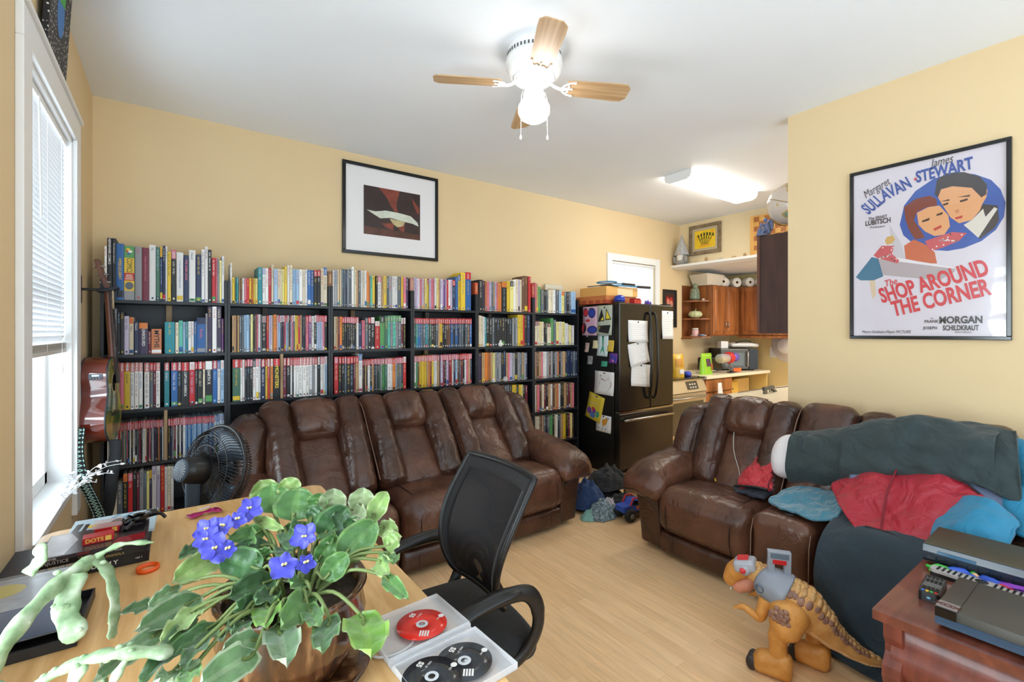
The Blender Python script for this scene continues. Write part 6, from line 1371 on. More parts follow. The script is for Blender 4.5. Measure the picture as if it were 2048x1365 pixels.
MB().lathe([(.0, .168), (.06, .172), (.127, .166)], 30, mod=lambda t, z: 1 + .015 * math.sin(t * 7)).build('soil', mat('dark_soil', (52, 40, 28), .95, bump=.8, bscale=120, var=.5, vscale=60), vp)
LEAFC = {'g': ((84, 138, 66), (140, 182, 104)), 'p': ((146, 184, 98), (196, 212, 150)), 'w': ((160, 184, 130), (196, 208, 172)), 'd': ((58, 106, 54), (110, 154, 96)), 'e': ((104, 150, 98), (190, 208, 178)), 'b': ((112, 176, 44), (158, 204, 90))}
def leaf_material():
    m, t, b = _new('violet_leaf')
    a = t.nodes.new('ShaderNodeVertexColor'); a.layer_name = 'print'
    tc = t.nodes.new('ShaderNodeTexCoord'); n = t.nodes.new('ShaderNodeTexNoise'); n.inputs['Scale'].default_value = 55; n.inputs['Detail'].default_value = 3
    n2 = t.nodes.new('ShaderNodeTexNoise'); n2.inputs['Scale'].default_value = 24
    r = t.nodes.new('ShaderNodeMapRange'); r.inputs['From Min'].default_value = .35; r.inputs['From Max'].default_value = .7; r.inputs['To Min'].default_value = .58; r.inputs['To Max'].default_value = .9
    v = t.nodes.new('ShaderNodeVectorMath'); v.operation = 'SCALE'
    bp = t.nodes.new('ShaderNodeBump'); bp.inputs['Strength'].default_value = .5; bp.inputs['Distance'].default_value = .006
    for q in (n, n2): t.links.new(tc.outputs['Object'], q.inputs['Vector'])
    t.links.new(n2.outputs['Fac'], r.inputs['Value']); t.links.new(a.outputs['Color'], v.inputs[0]); t.links.new(r.outputs['Result'], v.inputs['Scale'])
    t.links.new(v.outputs['Vector'], b.inputs['Base Color']); t.links.new(n.outputs['Fac'], bp.inputs['Height']); t.links.new(bp.outputs['Normal'], b.inputs['Normal'])
    b.inputs['Roughness'].default_value = .42; b.inputs['Sheen Weight'].default_value = .35; b.inputs['Subsurface Weight'].default_value = .0
    tr = t.nodes.new('ShaderNodeBsdfTranslucent'); mx = t.nodes.new('ShaderNodeMixShader'); mx.inputs[0].default_value = .18
    t.links.new(v.outputs['Vector'], tr.inputs['Color']); t.links.new(b.outputs[0], mx.inputs[1]); t.links.new(tr.outputs[0], mx.inputs[2]); t.links.new(mx.outputs[0], t.nodes['Material Output'].inputs[0])
    return m
M_leaf = leaf_material()
RL = random.Random(4)
fol = MB(); stems = MB()
O = Vector((PX, PY, DZ))
def add_leaf(mb, B, T, w, kind, R, up=(-.2, -.8, .55)):
    """spoon-shaped leaf from stalk end B to tip T, crinkled, pale at midrib and rim"""
    ax = (T - B); L_ = ax.length; ax.normalize()
    n = Vector(up) + Vector((R.uniform(-.25, .25), R.uniform(-.25, .25), R.uniform(-.1, .1)))
    n = (n - ax * n.dot(ax)).normalized(); sd = ax.cross(n)
    nu, nv = 12, 14; c0, c1 = LEAFC[kind]; j = R.uniform(-.08, .1)
    L2 = max(L_, w * .82); B = T - ax * L2
    cup = R.uniform(.06, .16); bend = R.uniform(.05, .2)
    vs = []; 
    for iv in range(nv + 1):
        v = iv / nv; half = w / 2 * (math.sin(PI * min(1, v ** .82)) ** .5 if 0 < v < 1 else 0.0)
        half = max(half, .0015)
        for iu in range(nu + 1):
            u = iu / nu * 2 - 1
            z = cup * w * (abs(u) ** 1.8) * 1.0 - bend * L2 * (v - .35) ** 2 + .004 * math.sin(v * 22 + abs(u) * 5) * (1 - abs(u)) * .5 + (.006 * math.sin(v * 17 + (3 if u > 0 else 0) + R.random() * .4) * abs(u) ** 4)
            z -= .0025 * math.exp(-(u * 6) ** 2)
            vs.append(B + ax * (v * L2) + sd * (u * half) + n * z)
    for iv in range(nv):
        for iu in range(nu):
            u = abs((iu + .5) / nu * 2 - 1); v = (iv + .5) / nv
            rim = 1.0 if (iu in (0, nu - 1) or iv == nv - 1) else 0.0
            rib = max(math.exp(-(u * 7) ** 2), .45 * (1 if (int((v * 6 - u * 1.6) * 2) % 2 == 0 and False) else 0))
            k = min(1, .8 * rim + .55 * rib + .12 * R.random())
            mb.col = tuple(list(rgb(*[min(255, (c0[q] * (1 - k) + c1[q] * k) * (1 + j)) for q in range(3)]))[:3]) + (1,)
            b0 = iv * (nu + 1) + iu
            mb.add([vs[b0], vs[b0 + 1], vs[b0 + nu + 2], vs[b0 + nu + 1]], [(0, 1, 2, 3)], 0, True)
    mb.col = None
    return B
for (bx, by, bz, tx, ty, tz, w, kd) in LEAVES:
    B = Vector((bx, by, bz)) / 1000; T = Vector((tx, ty, tz)) / 1000
    B2 = add_leaf(fol, B, T, w / 1000 * 1.22, kd, RL)
    a = math.atan2(B2.y - PY, B2.x - PX); rr = min(.05, math.hypot(B2.x - PX, B2.y - PY) * .5)
    C0 = Vector((PX + rr * math.cos(a), PY + rr * math.sin(a), DZ + .172)); mid = (C0 + B2) / 2 + Vector((0, 0, .03))
    stems.tube(smooth_path([C0, mid, B2, B2 + (T - B2) * .25], 5), [.0042] * 5 + [.0036] * 5 + [.003] * 6, 7)
def weld(o):
    import bmesh
    bm = bmesh.new(); bm.from_mesh(o.data); bmesh.ops.remove_doubles(bm, verts=bm.verts, dist=.00001); bm.to_mesh(o.data); bm.free(); return o
fol.v = [tuple(Vector(p) - Vector(vp.location)) for p in fol.v]; stems.v = [tuple(Vector(p) - Vector(vp.location)) for p in stems.v]
weld(fol.build('foliage', M_leaf, vp))
stems.build('leaf_stalks', mat('stalk_green', (112, 128, 74), .5), vp)
M_pet = mat('violet_petal', (66, 66, 186), .5, sheen=.4, var=.22, vscale=60); M_pet2 = mat('violet_petal_deep', (44, 46, 168), .5, sheen=.4, var=.2, vscale=60)
M_anther = mat('anther_yellow', (238, 226, 150), .5)
for i, (x, y, z, r) in enumerate(BLOOMS):
    P0 = Vector((x, y, z)) / 1000 - Vector(vp.location); r = r / 1000
    view = Vector((-.18, -.75, .62)) + Vector((RL.uniform(-.3, .3), RL.uniform(-.2, .2), RL.uniform(-.2, .2))); view.normalize()
    q = view.to_track_quat('Z', 'Y').to_matrix()
    mb = MB(); mb.M = Matrix.Translation(P0) @ q.to_4x4() @ Matrix.Rotation(RL.uniform(0, 6), 4, 'Z')
    for k in range(5):
        a = 2 * PI * k / 5; big = 1.0 if k in (0, 1, 2) else .82
        def pet(u, v):
            rad = r * big * (.08 + .92 * v); half = r * .44 * big * math.sin(PI * min(.93, .12 + .82 * v)) ** .8
            s_ = (2 * u - 1) * half
            return (rad * math.cos(a) - s_ * math.sin(a), rad * math.sin(a) + s_ * math.cos(a), r * (.22 * v * v - .12 * v + .10 * math.sin(5 * u + k) * v) + .0009 * k)
        mb.grid(pet, 8, 8)
    f = mb.build('flower', M_pet2 if i in (5, 8) else M_pet, vp)
    mb = MB(); mb.M = Matrix.Translation(P0) @ q.to_4x4()
    for s_ in (-1, 1): mb.ball((s_ * .0028, .001, .006), (.003, .0026, .005), 8)
    mb.build('anther', M_anther, f)
    mb = MB(); mb.tube(smooth_path([P0 - view * .002, P0 - view * .03 + Vector((.01, 0, -.02)), Vector((0.02, 0, .18))], 5), .0016, 6); mb.build('flower_stalk', mat('stalk_brown', (120, 120, 90), .5), f)

# ------------------------------------------------------------------ pale jointed cactus at the near corner
jc = empty('jointed_cactus', (-.27, 1.05, DZ + .0008), 0, 'pale green dusty jointed cactus sprawling over the near desk corner', 'plant')
def dust_mat():
    m, t, b = _new('dusty_cactus')
    tc = t.nodes.new('ShaderNodeTexCoord'); n = t.nodes.new('ShaderNodeTexNoise'); n.inputs['Scale'].default_value = 38; n.inputs['Detail'].default_value = 5
    r = t.nodes.new('ShaderNodeValToRGB'); el = r.color_ramp.elements; el[0].position = .34; el[0].color = rgb(104, 130, 92); el[1].position = .68; el[1].color = rgb(178, 188, 164); a = el.new(.5); a.color = rgb(138, 160, 122)
    t.links.new(tc.outputs['Object'], n.inputs['Vector']); t.links.new(n.outputs['Fac'], r.inputs['Fac']); t.links.new(r.outputs['Color'], b.inputs['Base Color']); b.inputs['Roughness'].default_value = .7
    bp = t.nodes.new('ShaderNodeBump'); bp.inputs['Strength'].default_value = .5; bp.inputs['Distance'].default_value = .006; t.links.new(n.outputs['Fac'], bp.inputs['Height']); t.links.new(bp.outputs['Normal'], b.inputs['Normal'])
    return m
M_dust = dust_mat()
MB().lathe([(0, 0), (.05, 0), (.06, .06), (.066, .1), (.062, .104), (.056, .09), (0, .088)], 24).build('pot', mat('dark_pot', (50, 48, 46), .5), jc)
JL = Vector(jc.location)
def stem(nm, pts, rs, flat=.5, buds=0):
    mb = MB(); sp = smooth_path([Vector(p) - JL for p in pts], 6); n = len(sp)
    R = [.82 * (rs[0] + (rs[1] - rs[0]) * i / (n - 1)) + .0022 * math.sin(i * 1.5) for i in range(n)]; R[-1] *= .5
    mb.tube(sp, R, 12, flat=flat)
    Rb = random.Random(len(pts) * 13 + buds)
    for _ in range(buds):
        p = Rb.choice(sp); mb.ball(p + Vector((Rb.uniform(-1, 1), Rb.uniform(-1, 1), Rb.uniform(-.6, 1))) * R[0] * .8, (.006, .0035, .0045), 8)
    return mb.build(nm, M_dust, jc)
stem('stem', [(-.27, 1.05, .84), (-.24, 1.02, .92), (-.205, 1.02, 1.0), (-.16, 1.08, 1.045), (-.115, 1.13, 1.06)], (.021, .014), .7, 8)
stem('stem', [(-.115, 1.13, 1.06), (-.08, 1.13, 1.075), (-.03, 1.12, 1.07)], (.009, .005), .7)
stem('stem', [(-.26, 1.04, .84), (-.25, .99, .93), (-.23, .95, .975), (-.19, .93, .985)], (.02, .012), .7, 10)
stem('stem', [(-.115, 1.13, 1.06), (-.095, 1.12, 1.03), (-.085, 1.1, .98), (-.088, 1.08, .93)], (.018, .014), .35, 2)
stem('stem', [(-.14, 1.1, 1.05), (-.145, 1.07, 1.0), (-.125, 1.04, .965)], (.024, .02), .5, 8)
stem('stem', [(-.2, 1.12, 1.06), (-.185, 1.13, 1.08), (-.19, 1.14, 1.10)], (.02, .018), .35)
stem('stem', [(-.26, 1.06, .84), (-.16, .97, .95), (-.1, .93, .985), (-.05, .91, .985), (0.0, .9, .97)], (.013, .017), .6, 12)
stem('stem', [(-.11, .93, .98), (-.125, .91, .94), (-.13, .89, .88)], (.014, .012), .5, 10)
stem('stem', [(-.09, .95, .975), (-.085, .95, .92), (-.095, .93, .86)], (.013, .012), .3, 2)
stem('stem', [(-.05, .92, .985), (-.07, .9, .96), (-.085, .89, .93)], (.009, .007), .6, 4)
stem('stem', [(-.04, .9, .92), (.0, .89, .935), (.035, .89, .95)], (.016, .012), .6, 4)
stem('stem', [(-.25, 1.0, .9), (-.2, .93, .93), (-.165, .915, .955), (-.155, .91, .935)], (.006, .005), .8, 6)

# dried white branch standing on the sill
db = empty('dried_branch', (-.37, 2.62, .7315), 0, 'white dried leafy branch lying at the window sill', 'branch')
mb = MB(); lf = MB(); Rq = random.Random(9)
for k in range(9):
    a = Rq.uniform(-.3, 1.5); L_ = Rq.uniform(.14, .26)
    pts = [Vector((.0, 0, .012)) + Vector((math.cos(a) * L_ * t * .8, math.sin(a) * L_ * t * .55 - .05 * t + .06 * k / 9, .02 + L_ * .55 * math.sin(t * 1.8) + .02 * Rq.random())) for t in (0, .25, .5, .75, 1)]
    sp = smooth_path(pts, 5); mb.tube(sp, .0013, 5)
    for i in range(3, len(sp), 2):
        d = Vector((Rq.uniform(-1, 1), Rq.uniform(-1, 1), Rq.uniform(-.3, 1))).normalized(); s_ = d.orthogonal().normalized()
        p = sp[i]; l = Rq.uniform(.014, .024)
        lf.add([p, p + d * l * .5 + s_ * l * .28, p + d * l, p + d * l * .5 - s_ * l * .28], [(0, 1, 2, 3)])
mb.build('twig', mat('white_twig', (220, 220, 222), .6), db); lf.build('leaves', mat('white_leaf', (236, 238, 242), .5), db)
# ------------------------------------------------------------------ black mesh office chair
M_cb = mat('chair_black', (20, 21, 23), .38, bump=.05, bscale=300); M_seat = fabric('chair_fabric', (24, 25, 28), .9, .1, 20, 900)
def mesh_mat():
    m, t, b = _new('chair_mesh')
    b.inputs['Base Color'].default_value = rgb(16, 18, 24); b.inputs['Roughness'].default_value = .6; b.inputs['Alpha'].default_value = .74
    return m
oc = empty('office_chair', (.735, 1.415, 0), 0, 'black mesh-backed office chair pulled up to the maple desk', 'chair')
# local: x away from the desk, origin under the seat
MB().rbox((-.01, 0, .455), (.245, .245, .042), .035, (18, 18, 8), (0, 0, .012), lambda p, q: (p.x + .03 * (1 - abs(q[1]) ** 2) * (1 if q[0] > .5 else 0), p.y * (1 - .06 * max(0, q[0])), p.z - .01 * (q[0] ** 2 + q[1] ** 2) * .5)).build('seat', M_seat, oc)
def backp(y, z):
    """x of the back panel: lumbar bulge, leaning away at the top"""
    t = (z - .56) / .43
    return .165 - .075 * math.sin(PI * min(1, max(0, t)) ** .8) * (1 - .35 * t) + .10 * t ** 1.5 - .05 * (y / .2) ** 2 * .6
def hw(z):
    t = (z - .56) / .43
    return .155 + .06 * math.sin(min(1, t * 1.25) * PI / 2) - .018 * max(0, t - .6)
mb = MB(); mb.grid(lambda u, v: (backp((2 * u - 1) * hw(.565 + .42 * v), .565 + .42 * v), (2 * u - 1) * hw(.565 + .42 * v), .565 + .42 * v), 18, 22)
mb.build('mesh_back', mesh_mat(), oc, solid=.002)
ring = []
N = 22
for i in range(N): z = .565 + .42 * i / N; ring.append((backp(-hw(z), z), -hw(z), z))
for i in range(N): u = i / N; y = (2 * u - 1) * hw(.985); ring.append((backp(y, .985), y, .985))
for i in range(N): z = .985 - .42 * i / N; ring.append((backp(hw(z), z), hw(z), z))
for i in range(N): u = i / N; y = (1 - 2 * u) * hw(.565); ring.append((backp(y, .565), y, .565))
MB().tube(ring, .0115, 10, closed=True, flat=1.0).build('back_frame', M_cb, oc)
mb = MB(); mb.grid(lambda u, v: (backp(0, .98) - .002, 0, 0), 1, 1); 
mb = MB()
def band(f0, f1, vert):
    if vert: return lambda u, v: (backp((f0 + (f1 - f0) * u) * hw(.57 + .41 * v), .57 + .41 * v) - .0025, (f0 + (f1 - f0) * u) * hw(.57 + .41 * v), .57 + .41 * v)
    return lambda u, v: (backp((2 * u - 1) * hw(f0 + (f1 - f0) * v), f0 + (f1 - f0) * v) - .0025, (2 * u - 1) * hw(f0 + (f1 - f0) * v), f0 + (f1 - f0) * v)
mb.grid(band(-1, -.80, True), 3, 20); mb.grid(band(.80, 1, True), 3, 20); mb.grid(band(.94, .985, False), 16, 3)
mb.build('fabric_edge', M_seat, oc, solid=.003)
# lumbar plate behind the mesh
def arch(w, z0, z1, n=16): return [(-w, z0)] + [(-w * math.cos(PI * i / n), z1 - w * .9 + w * .9 * math.sin(PI * i / n)) for i in range(n + 1)] + [(w, z0)]
mb = MB(); A1 = arch(.125, .56, .755); A2 = arch(.095, .56, .715)
for A_, r_ in ((A1, .012), (A2, .008), (arch(.055, .58, .675), .012)): mb.tube([(backp(y, z) + .022, y, z) for y, z in A_], r_, 8)
mb.build('lumbar_plate', M_cb, oc)
mb = MB(); mb.tube(smooth_path([(backp(0, .6) + .03, 0, .60), (.2, 0, .52), (.17, 0, .43), (.05, 0, .40), (0, 0, .40)], 5), .024, 12, flat=.5); mb.build('back_bracket', M_cb, oc)
for s in (-1, 1):
    y = s * .258
    mb = MB(); P_ = smooth_path([(-.10, y, .645), (-.02, y, .662), (.09, y, .668), (.165, y, .65), (.205, y * .985, .59), (.205, y * .97, .52), (.165, y * .93, .455), (.10, y * .86, .42), (.04, y * .7, .408)], 6)
    mb.tube(P_, [.014 + .012 * math.sin(min(1, i / 14) * PI / 2) * (1 if i < 26 else .8) for i in range(len(P_))], 12, flat=.55, up=(0, 1, 0)); mb.build('armrest', M_cb, oc)
    MB().tube(smooth_path([(-.115, y, .643), (-.05, y, .664), (.06, y, .676), (.13, y, .672)], 5), [.02, .024, .027, .029, .03, .03, .03, .03, .03, .03, .03, .03, .028, .026, .022, .016], 12, flat=.42).build('arm_pad', M_cb, oc)
    MB().tube(smooth_path([(-.10, y, .645), (-.12, y, .60), (-.10, y * .95, .52), (-.03, y * .85, .44), (.02, y * .7, .41)], 5), .016, 10, flat=.6).build('arm_strut', M_cb, oc)
MB().tube([(0, 0, .41), (0, 0, .09)], [.028, .024], 14).build('gas_column', M_cb, oc)
for k in range(5):
    a = 2 * PI * k / 5 + .3; c, s_ = math.cos(a), math.sin(a)
    lg_ = MB().tube([(0, 0, .11), (.14 * c, .14 * s_, .10), (.27 * c, .27 * s_, .072)], [.026, .02, .014], 10, flat=.8).build('leg', M_cb, oc)
    mb = MB()
    for o_ in (-.012, .012): mb.lathe([(0, -.008), (.022, -.008), (.026, 0), (.022, .008), (0, .008)], 16, c=(.27 * c - s_ * o_, .27 * s_ + c * o_, .026), rot=Matrix.Rotation(a, 3, 'Z') @ Matrix.Rotation(PI / 2, 3, 'X'))
    mb.tube([(.27 * c, .27 * s_, .03), (.27 * c, .27 * s_, .075)], .006, 8); mb.build('caster', M_plast, lg_)

# ------------------------------------------------------------------ black pedestal fan behind the desk
pf = empty('pedestal_fan', (.072, 2.55, 0), 0, 'black pedestal fan between the desk and the end of sofa', 'fan')
M_fb = mat('fan_black', (18, 19, 22), .28); M_fg = mat('fan_grey_black', (50, 62, 76), .6)
MB().lathe([(0, 0), (.13, 0), (.135, .012), (.11, .028), (.03, .04), (0, .042)], 36).build('base', M_fb, pf)
MB().tube([(0, 0, .03), (0, 0, .70)], [.014, .012], 14).build('pole', M_fb, pf)
MB().rbox((0, 0, .735), (.03, .03, .075), .015, (8, 8, 10)).build('neck', M_fg, pf)
n_ = Vector((.80, .44, -.20)).normalized(); q = n_.to_track_quat('Z', 'Y').to_matrix().to_4x4()
HC = Vector((.085, .03, .83))
T_ = Matrix.Translation(HC) @ q                                        # local z = where the air goes
mb = MB(); mb.M = T_
mb.lathe([(.0, -.155), (.036, -.155), (.05, -.148), (.058, -.12), (.066, -.05), (.066, -.02), (.05, .0), (0, .0)], 30); mb.build('motor_housing', M_fb, pf)
mb = MB(); mb.M = T_
mb.lathe([(.0, -.1565), (.046, -.1565), (.05, -.149)], 30); mb.build('rear_vent_plate', M_fg, pf)
mb = MB(); mb.M = T_
for k in range(18):
    a = 2 * PI * k / 18; c, s_ = math.cos(a), math.sin(a)
    mb.add([(c * .014 - s_ * .0016, s_ * .014 + c * .0016, -.1572), (c * .014 + s_ * .0016, s_ * .014 - c * .0016, -.1572), (c * .04 + s_ * .003, s_ * .04 - c * .003, -.1572), (c * .04 - s_ * .003, s_ * .04 + c * .003, -.1572)], [(0, 1, 2, 3)])
mb.build('vent_slot', M_plast, pf)
RG = .198
for nm, dep, lo in (('rear_grille', -.055, .06), ('front_grille', .07, .035)):
    mb = MB(); mb.M = T_
    for k in range(76 if nm == 'rear_grille' else 76):
        a = 2 * PI * k / 76; c, s_ = math.cos(a), math.sin(a); c2, s2 = math.cos(a + .5), math.sin(a + .5)
        z0 = .005
        mb.tube([(lo * c, lo * s_, dep), (RG * .55 * math.cos(a + .25), RG * .55 * math.sin(a + .25), dep), (RG * .88 * math.cos(a + .4), RG * .88 * math.sin(a + .4), z0 + (dep - z0) * .82), (RG * c2, RG * s2, z0)], .0019, 4, cap=False)
    for rr, zz in ((RG * .55, dep), (RG * .78, z0 + (dep - z0) * .9), (lo + .004, dep)): mb.tube([(rr * math.cos(t * PI / 24), rr * math.sin(t * PI / 24), zz) for t in range(48)], .0022, 6, closed=True)
    mb.build(nm, M_fb, pf)
mb = MB(); mb.M = T_; mb.tube([(RG * math.cos(t * PI / 30), RG * math.sin(t * PI / 30), .005) for t in range(60)], .0075, 8, closed=True); mb.build('grille_rim', M_fb, pf)
mb = MB(); mb.M = T_; mb.lathe([(.0, .076), (.038, .074), (.04, .066)], 24); mb.build('front_badge', M_fg, pf)
mb = MB(); mb.M = T_; mb.lathe([(0, .035), (.03, .03), (.032, -.005), (0, -.005)], 20); hb = mb.build('blade_hub', M_fg, pf)
for k in range(3):
    a0 = 2 * PI * k / 3
    mb = MB(); mb.M = T_ @ Matrix.Rotation(a0, 4, 'Z')
    mb.grid(lambda u, v: ((.03 + .145 * v) * math.cos((u - .5) * (.7 + .8 * v)), (.03 + .145 * v) * math.sin((u - .5) * (.7 + .8 * v)), .012 + .035 * (u - .5) * (1 - .3 * v)), 8, 6)
    mb.build('fan_blade', mat('fan_blade', (70, 84, 100), .3), hb, solid=.002)

# ------------------------------------------------------------------ acoustic guitar on its wall hook
M_side = mat('mahogany_gloss', (108, 42, 30), .08, coat=.6, var=.15, vscale=6)
def burst_mat():
    m, t, b = _new('sunburst_top')
    tc = t.nodes.new('ShaderNodeTexCoord'); n = t.nodes.new('ShaderNodeTexNoise'); n.inputs['Scale'].default_value = 7; n.inputs['Detail'].default_value = 4
    r = t.nodes.new('ShaderNodeValToRGB'); el = r.color_ramp.elements; el[0].position = .36; el[0].color = rgb(36, 74, 52); el[1].position = .66; el[1].color = rgb(196, 168, 80); a = el.new(.5); a.color = rgb(120, 130, 70)
    t.links.new(tc.outputs['Object'], n.inputs['Vector']); t.links.new(n.outputs['Fac'], r.inputs['Fac']); t.links.new(r.outputs['Color'], b.inputs['Base Color']); b.inputs['Roughness'].default_value = .12
    return m
gt = empty('guitar', (-.385, 3.46, .86), math.radians(-6), 'brown acoustic guitar hanging in the corner beside the bookcase', 'guitar')
# local: x = towards the room (front of the guitar), y along the wall, z up; body from z 0 to .47
prof = []
for (z, hw_) in ((0, .0), (.006, .06), (.02, .108), (.05, .152), (.09, .178), (.13, .186), (.17, .178), (.21, .155), (.25, .131), (.28, .124), (.31, .128), (.345, .139), (.385, .141), (.42, .128), (.45, .098), (.466, .055), (.47, .0)): prof.append((hw_, z))
out = [(w_, z) for w_, z in prof] + [(-w_, z) for w_, z in prof[-2:0:-1]]
MB().prism(out, 0.002, .112, 'x', smooth=True).build('body', M_side, gt)
MB().prism([(a * .985, .004 + b * .985) for a, b in out], .1125, .116, 'x').build('soundboard', burst_mat(), gt)
mb = MB(); mb.tube([(.112, a * 1.005, b) for a, b in out], .004, 6, closed=True); mb.tube([(.003, a * 1.005, b) for a, b in out], .004, 6, closed=True); mb.build('binding', mat('binding_dark', (40, 52, 60), .3), gt)
MB().lathe([(0, .117), (.048, .117)], 28, c=(0, 0, .325), rot=Matrix.Rotation(PI / 2, 3, 'Y')).build('sound_hole', mat('hole_black', (12, 10, 9), .8), gt)
MB().lathe([(.05, .1172), (.06, .1172)], 28, c=(0, 0, .325), rot=Matrix.Rotation(PI / 2, 3, 'Y'), cap=False).build('rosette', mat('rosette_cream', (220, 206, 170), .4), gt)
MB().box((.116, -.065, .145), (.126, .065, .165)).build('bridge', mat('ebony', (34, 26, 22), .4), gt, bevel=.003)
tilt = Matrix.Translation((.105, 0, .44)) @ Matrix.Rotation(-.06, 4, 'Y')
mb = MB(); mb.M = tilt; mb.prism([(-.004, -.026), (.012, -.022), (.02, 0), (.012, .022), (-.004, .026)], -.03, .40, 'z'); 
mb = MB(); mb.M = tilt; mb.tube([(.004, 0, -.02), (.006, 0, .05), (.008, 0, .40)], [.03, .024, .022], 14, flat=.75); mb.build('neck', wood('neck_mahogany', (92, 50, 34), (120, 70, 48), (14, 14, 1), .35), gt)
mb = MB(); mb.M = tilt; mb.box((.018, -.026, -.12), (.026, .026, .40)); fbm = mb.build('fingerboard', mat('rosewood', (48, 34, 28), .45), gt)
mb = MB(); mb.M = tilt
for k in range(19): mb.box((.026, -.026, .40 - .63 * (1 - 2 ** (-(k + 1) / 12)) * .80), (.0272, .026, .4015 - .63 * (1 - 2 ** (-(k + 1) / 12)) * .80))
mb.build('fret', M_chrome, fbm)
mb = MB(); mb.M = tilt @ Matrix.Translation((.01, 0, .40)) @ Matrix.Rotation(-.22, 4, 'Y'); mb.prism([(-.026, 0), (.026, 0), (.036, .17), (.02, .178), (0, .172), (-.02, .178), (-.036, .17)], -.008, .009, 'x'); hs = mb.build('headstock', wood('neck_mahogany', (92, 50, 34), (120, 70, 48), (14, 14, 1), .35), gt, bevel=.002)
for k in range(3):
    for s in (-1, 1):
        mb = MB(); mb.M = tilt @ Matrix.Translation((.01, 0, .40)) @ Matrix.Rotation(-.22, 4, 'Y')
        mb.tube([(-.012, s * .02, .045 + .045 * k), (-.012, s * .05, .045 + .045 * k)], .003, 8); mb.ball((-.012, s * .056, .045 + .045 * k), (.004, .008, .009), 10); mb.lathe([(.004, .009), (.004, .022), (0, .023)], 8, c=(0, s * .018, .045 + .045 * k), rot=Matrix.Rotation(PI / 2, 3, 'Y'))
        mb.build('tuning_peg', M_chrome, hs)
mb = MB()
for k in range(6):
    y = -.02 + .008 * k; a = tilt @ Vector((.029, y * .85, .40)); mb.tube([a, (.128, y * 1.15, .155)], .0007, 4)
mb.build('strings', M_chrome, gt)
MB().box((.035, -.1445, .355), (.095, -.139, .385)).build('preamp_panel', mat('preamp_grey', (66, 74, 92), .3), gt, bevel=.002)
mb = MB()
for k in range(4): mb.lathe([(.005, 0), (.004, .006), (0, .006)], 10, c=(.045 + .013 * k, -.1445, .363), rot=Matrix.Rotation(PI / 2, 3, 'X'))
mb.box((.05, -.1452, .372), (.08, -.144, .381)); mb.build('preamp_knob', M_chrome, gt)
# hook it hangs from
hk = empty('guitar_hook', (XL, 3.40, 1.70), 0, 'wall hook with padded fork holding up the guitar', 'hook')
MB().box((0, -.022, -.075), (.016, .022, .075)).build('wall_plate', wood('hook_wood', (70, 42, 32), (92, 58, 44), (8, 8, 1), .5), hk, bevel=.004)
MB().tube([(.014, 0, 0), (.085, .0, 0)], .007, 10).build('arm', M_plast, hk)
mb = MB()
for s in (-1, 1): mb.tube(smooth_path([(.085, .03, -.003), (.09, .03 + s * .045, -.003), (.13, .03 + s * .055, .002), (.165, .03 + s * .05, .02)], 5), .0105, 10)
mb.build('padded_fork', mat('hook_rubber', (36, 38, 46), .7), hk)
# woven strap hanging below
M_strapb = mat('strap_black', (16, 17, 20), .8); M_strapp = mat('strap_teal', (150, 186, 176), .8)
sp = empty('guitar_strap', (-.36, 3.30, .86), 0, 'black and pale green patterned strap hanging under the guitar', 'strap')
path = smooth_path([(-.03, -.06, .12), (-.035, -.07, -.0), (-.015, -.08, -.14), (.02, -.085, -.24), (.05, -.08, -.34), (.055, -.07, -.44), (.05, -.05, -.52)], 6)
path2 = smooth_path([(.105, .0, .03), (.11, -.03, -.04), (.10, -.06, -.14), (.085, -.05, -.30), (.06, -.03, -.42), (.05, -.05, -.52)], 6)
def ribbon(pts, wv, m, nm, par):
    mb = MB(); n = len(pts)
    mb.grid(lambda u, v: Vector(pts[min(n - 1, int(round(v * (n - 1))))]) + Vector(wv) * (u - .5), 2, n - 1); return mb.build(nm, m, par, solid=.003)
ribbon(path2, (.052, -.02, 0), M_strapb, 'strap_band', sp)
r2 = ribbon([p + Vector((0, -.004, 0)) for p in path], (.05, -.012, 0), M_strapb, 'strap_band', sp)
mb = MB(); wv = Vector((.05, -.012, 0))
for i in range(1, len(path) - 1):
    c = path[i] + Vector((-.001, -.0075, 0)); up = (path[i + 1] - path[i - 1]).normalized() * .009; ww = wv * .30
    mb.add([c + up, c + ww, c - up, c - ww], [(0, 1, 2, 3)]); mb.add([c + wv * .42 + up, c + wv * .47, c + wv * .42 - up, c + wv * .35], [(0, 1, 2, 3)]); mb.add([c - wv * .42 + up, c - wv * .35, c - wv * .42 - up, c - wv * .47], [(0, 1, 2, 3)])
    mb.add([c + up * .45 + Vector((0, -.0006, 0)), c + ww * .4 + Vector((0, -.0006, 0)), c - up * .45 + Vector((0, -.0006, 0)), c - ww * .4 + Vector((0, -.0006, 0))], [(0, 1, 2, 3)], 1)
mb.build('woven_motif', [M_strapp, M_strapb], r2)
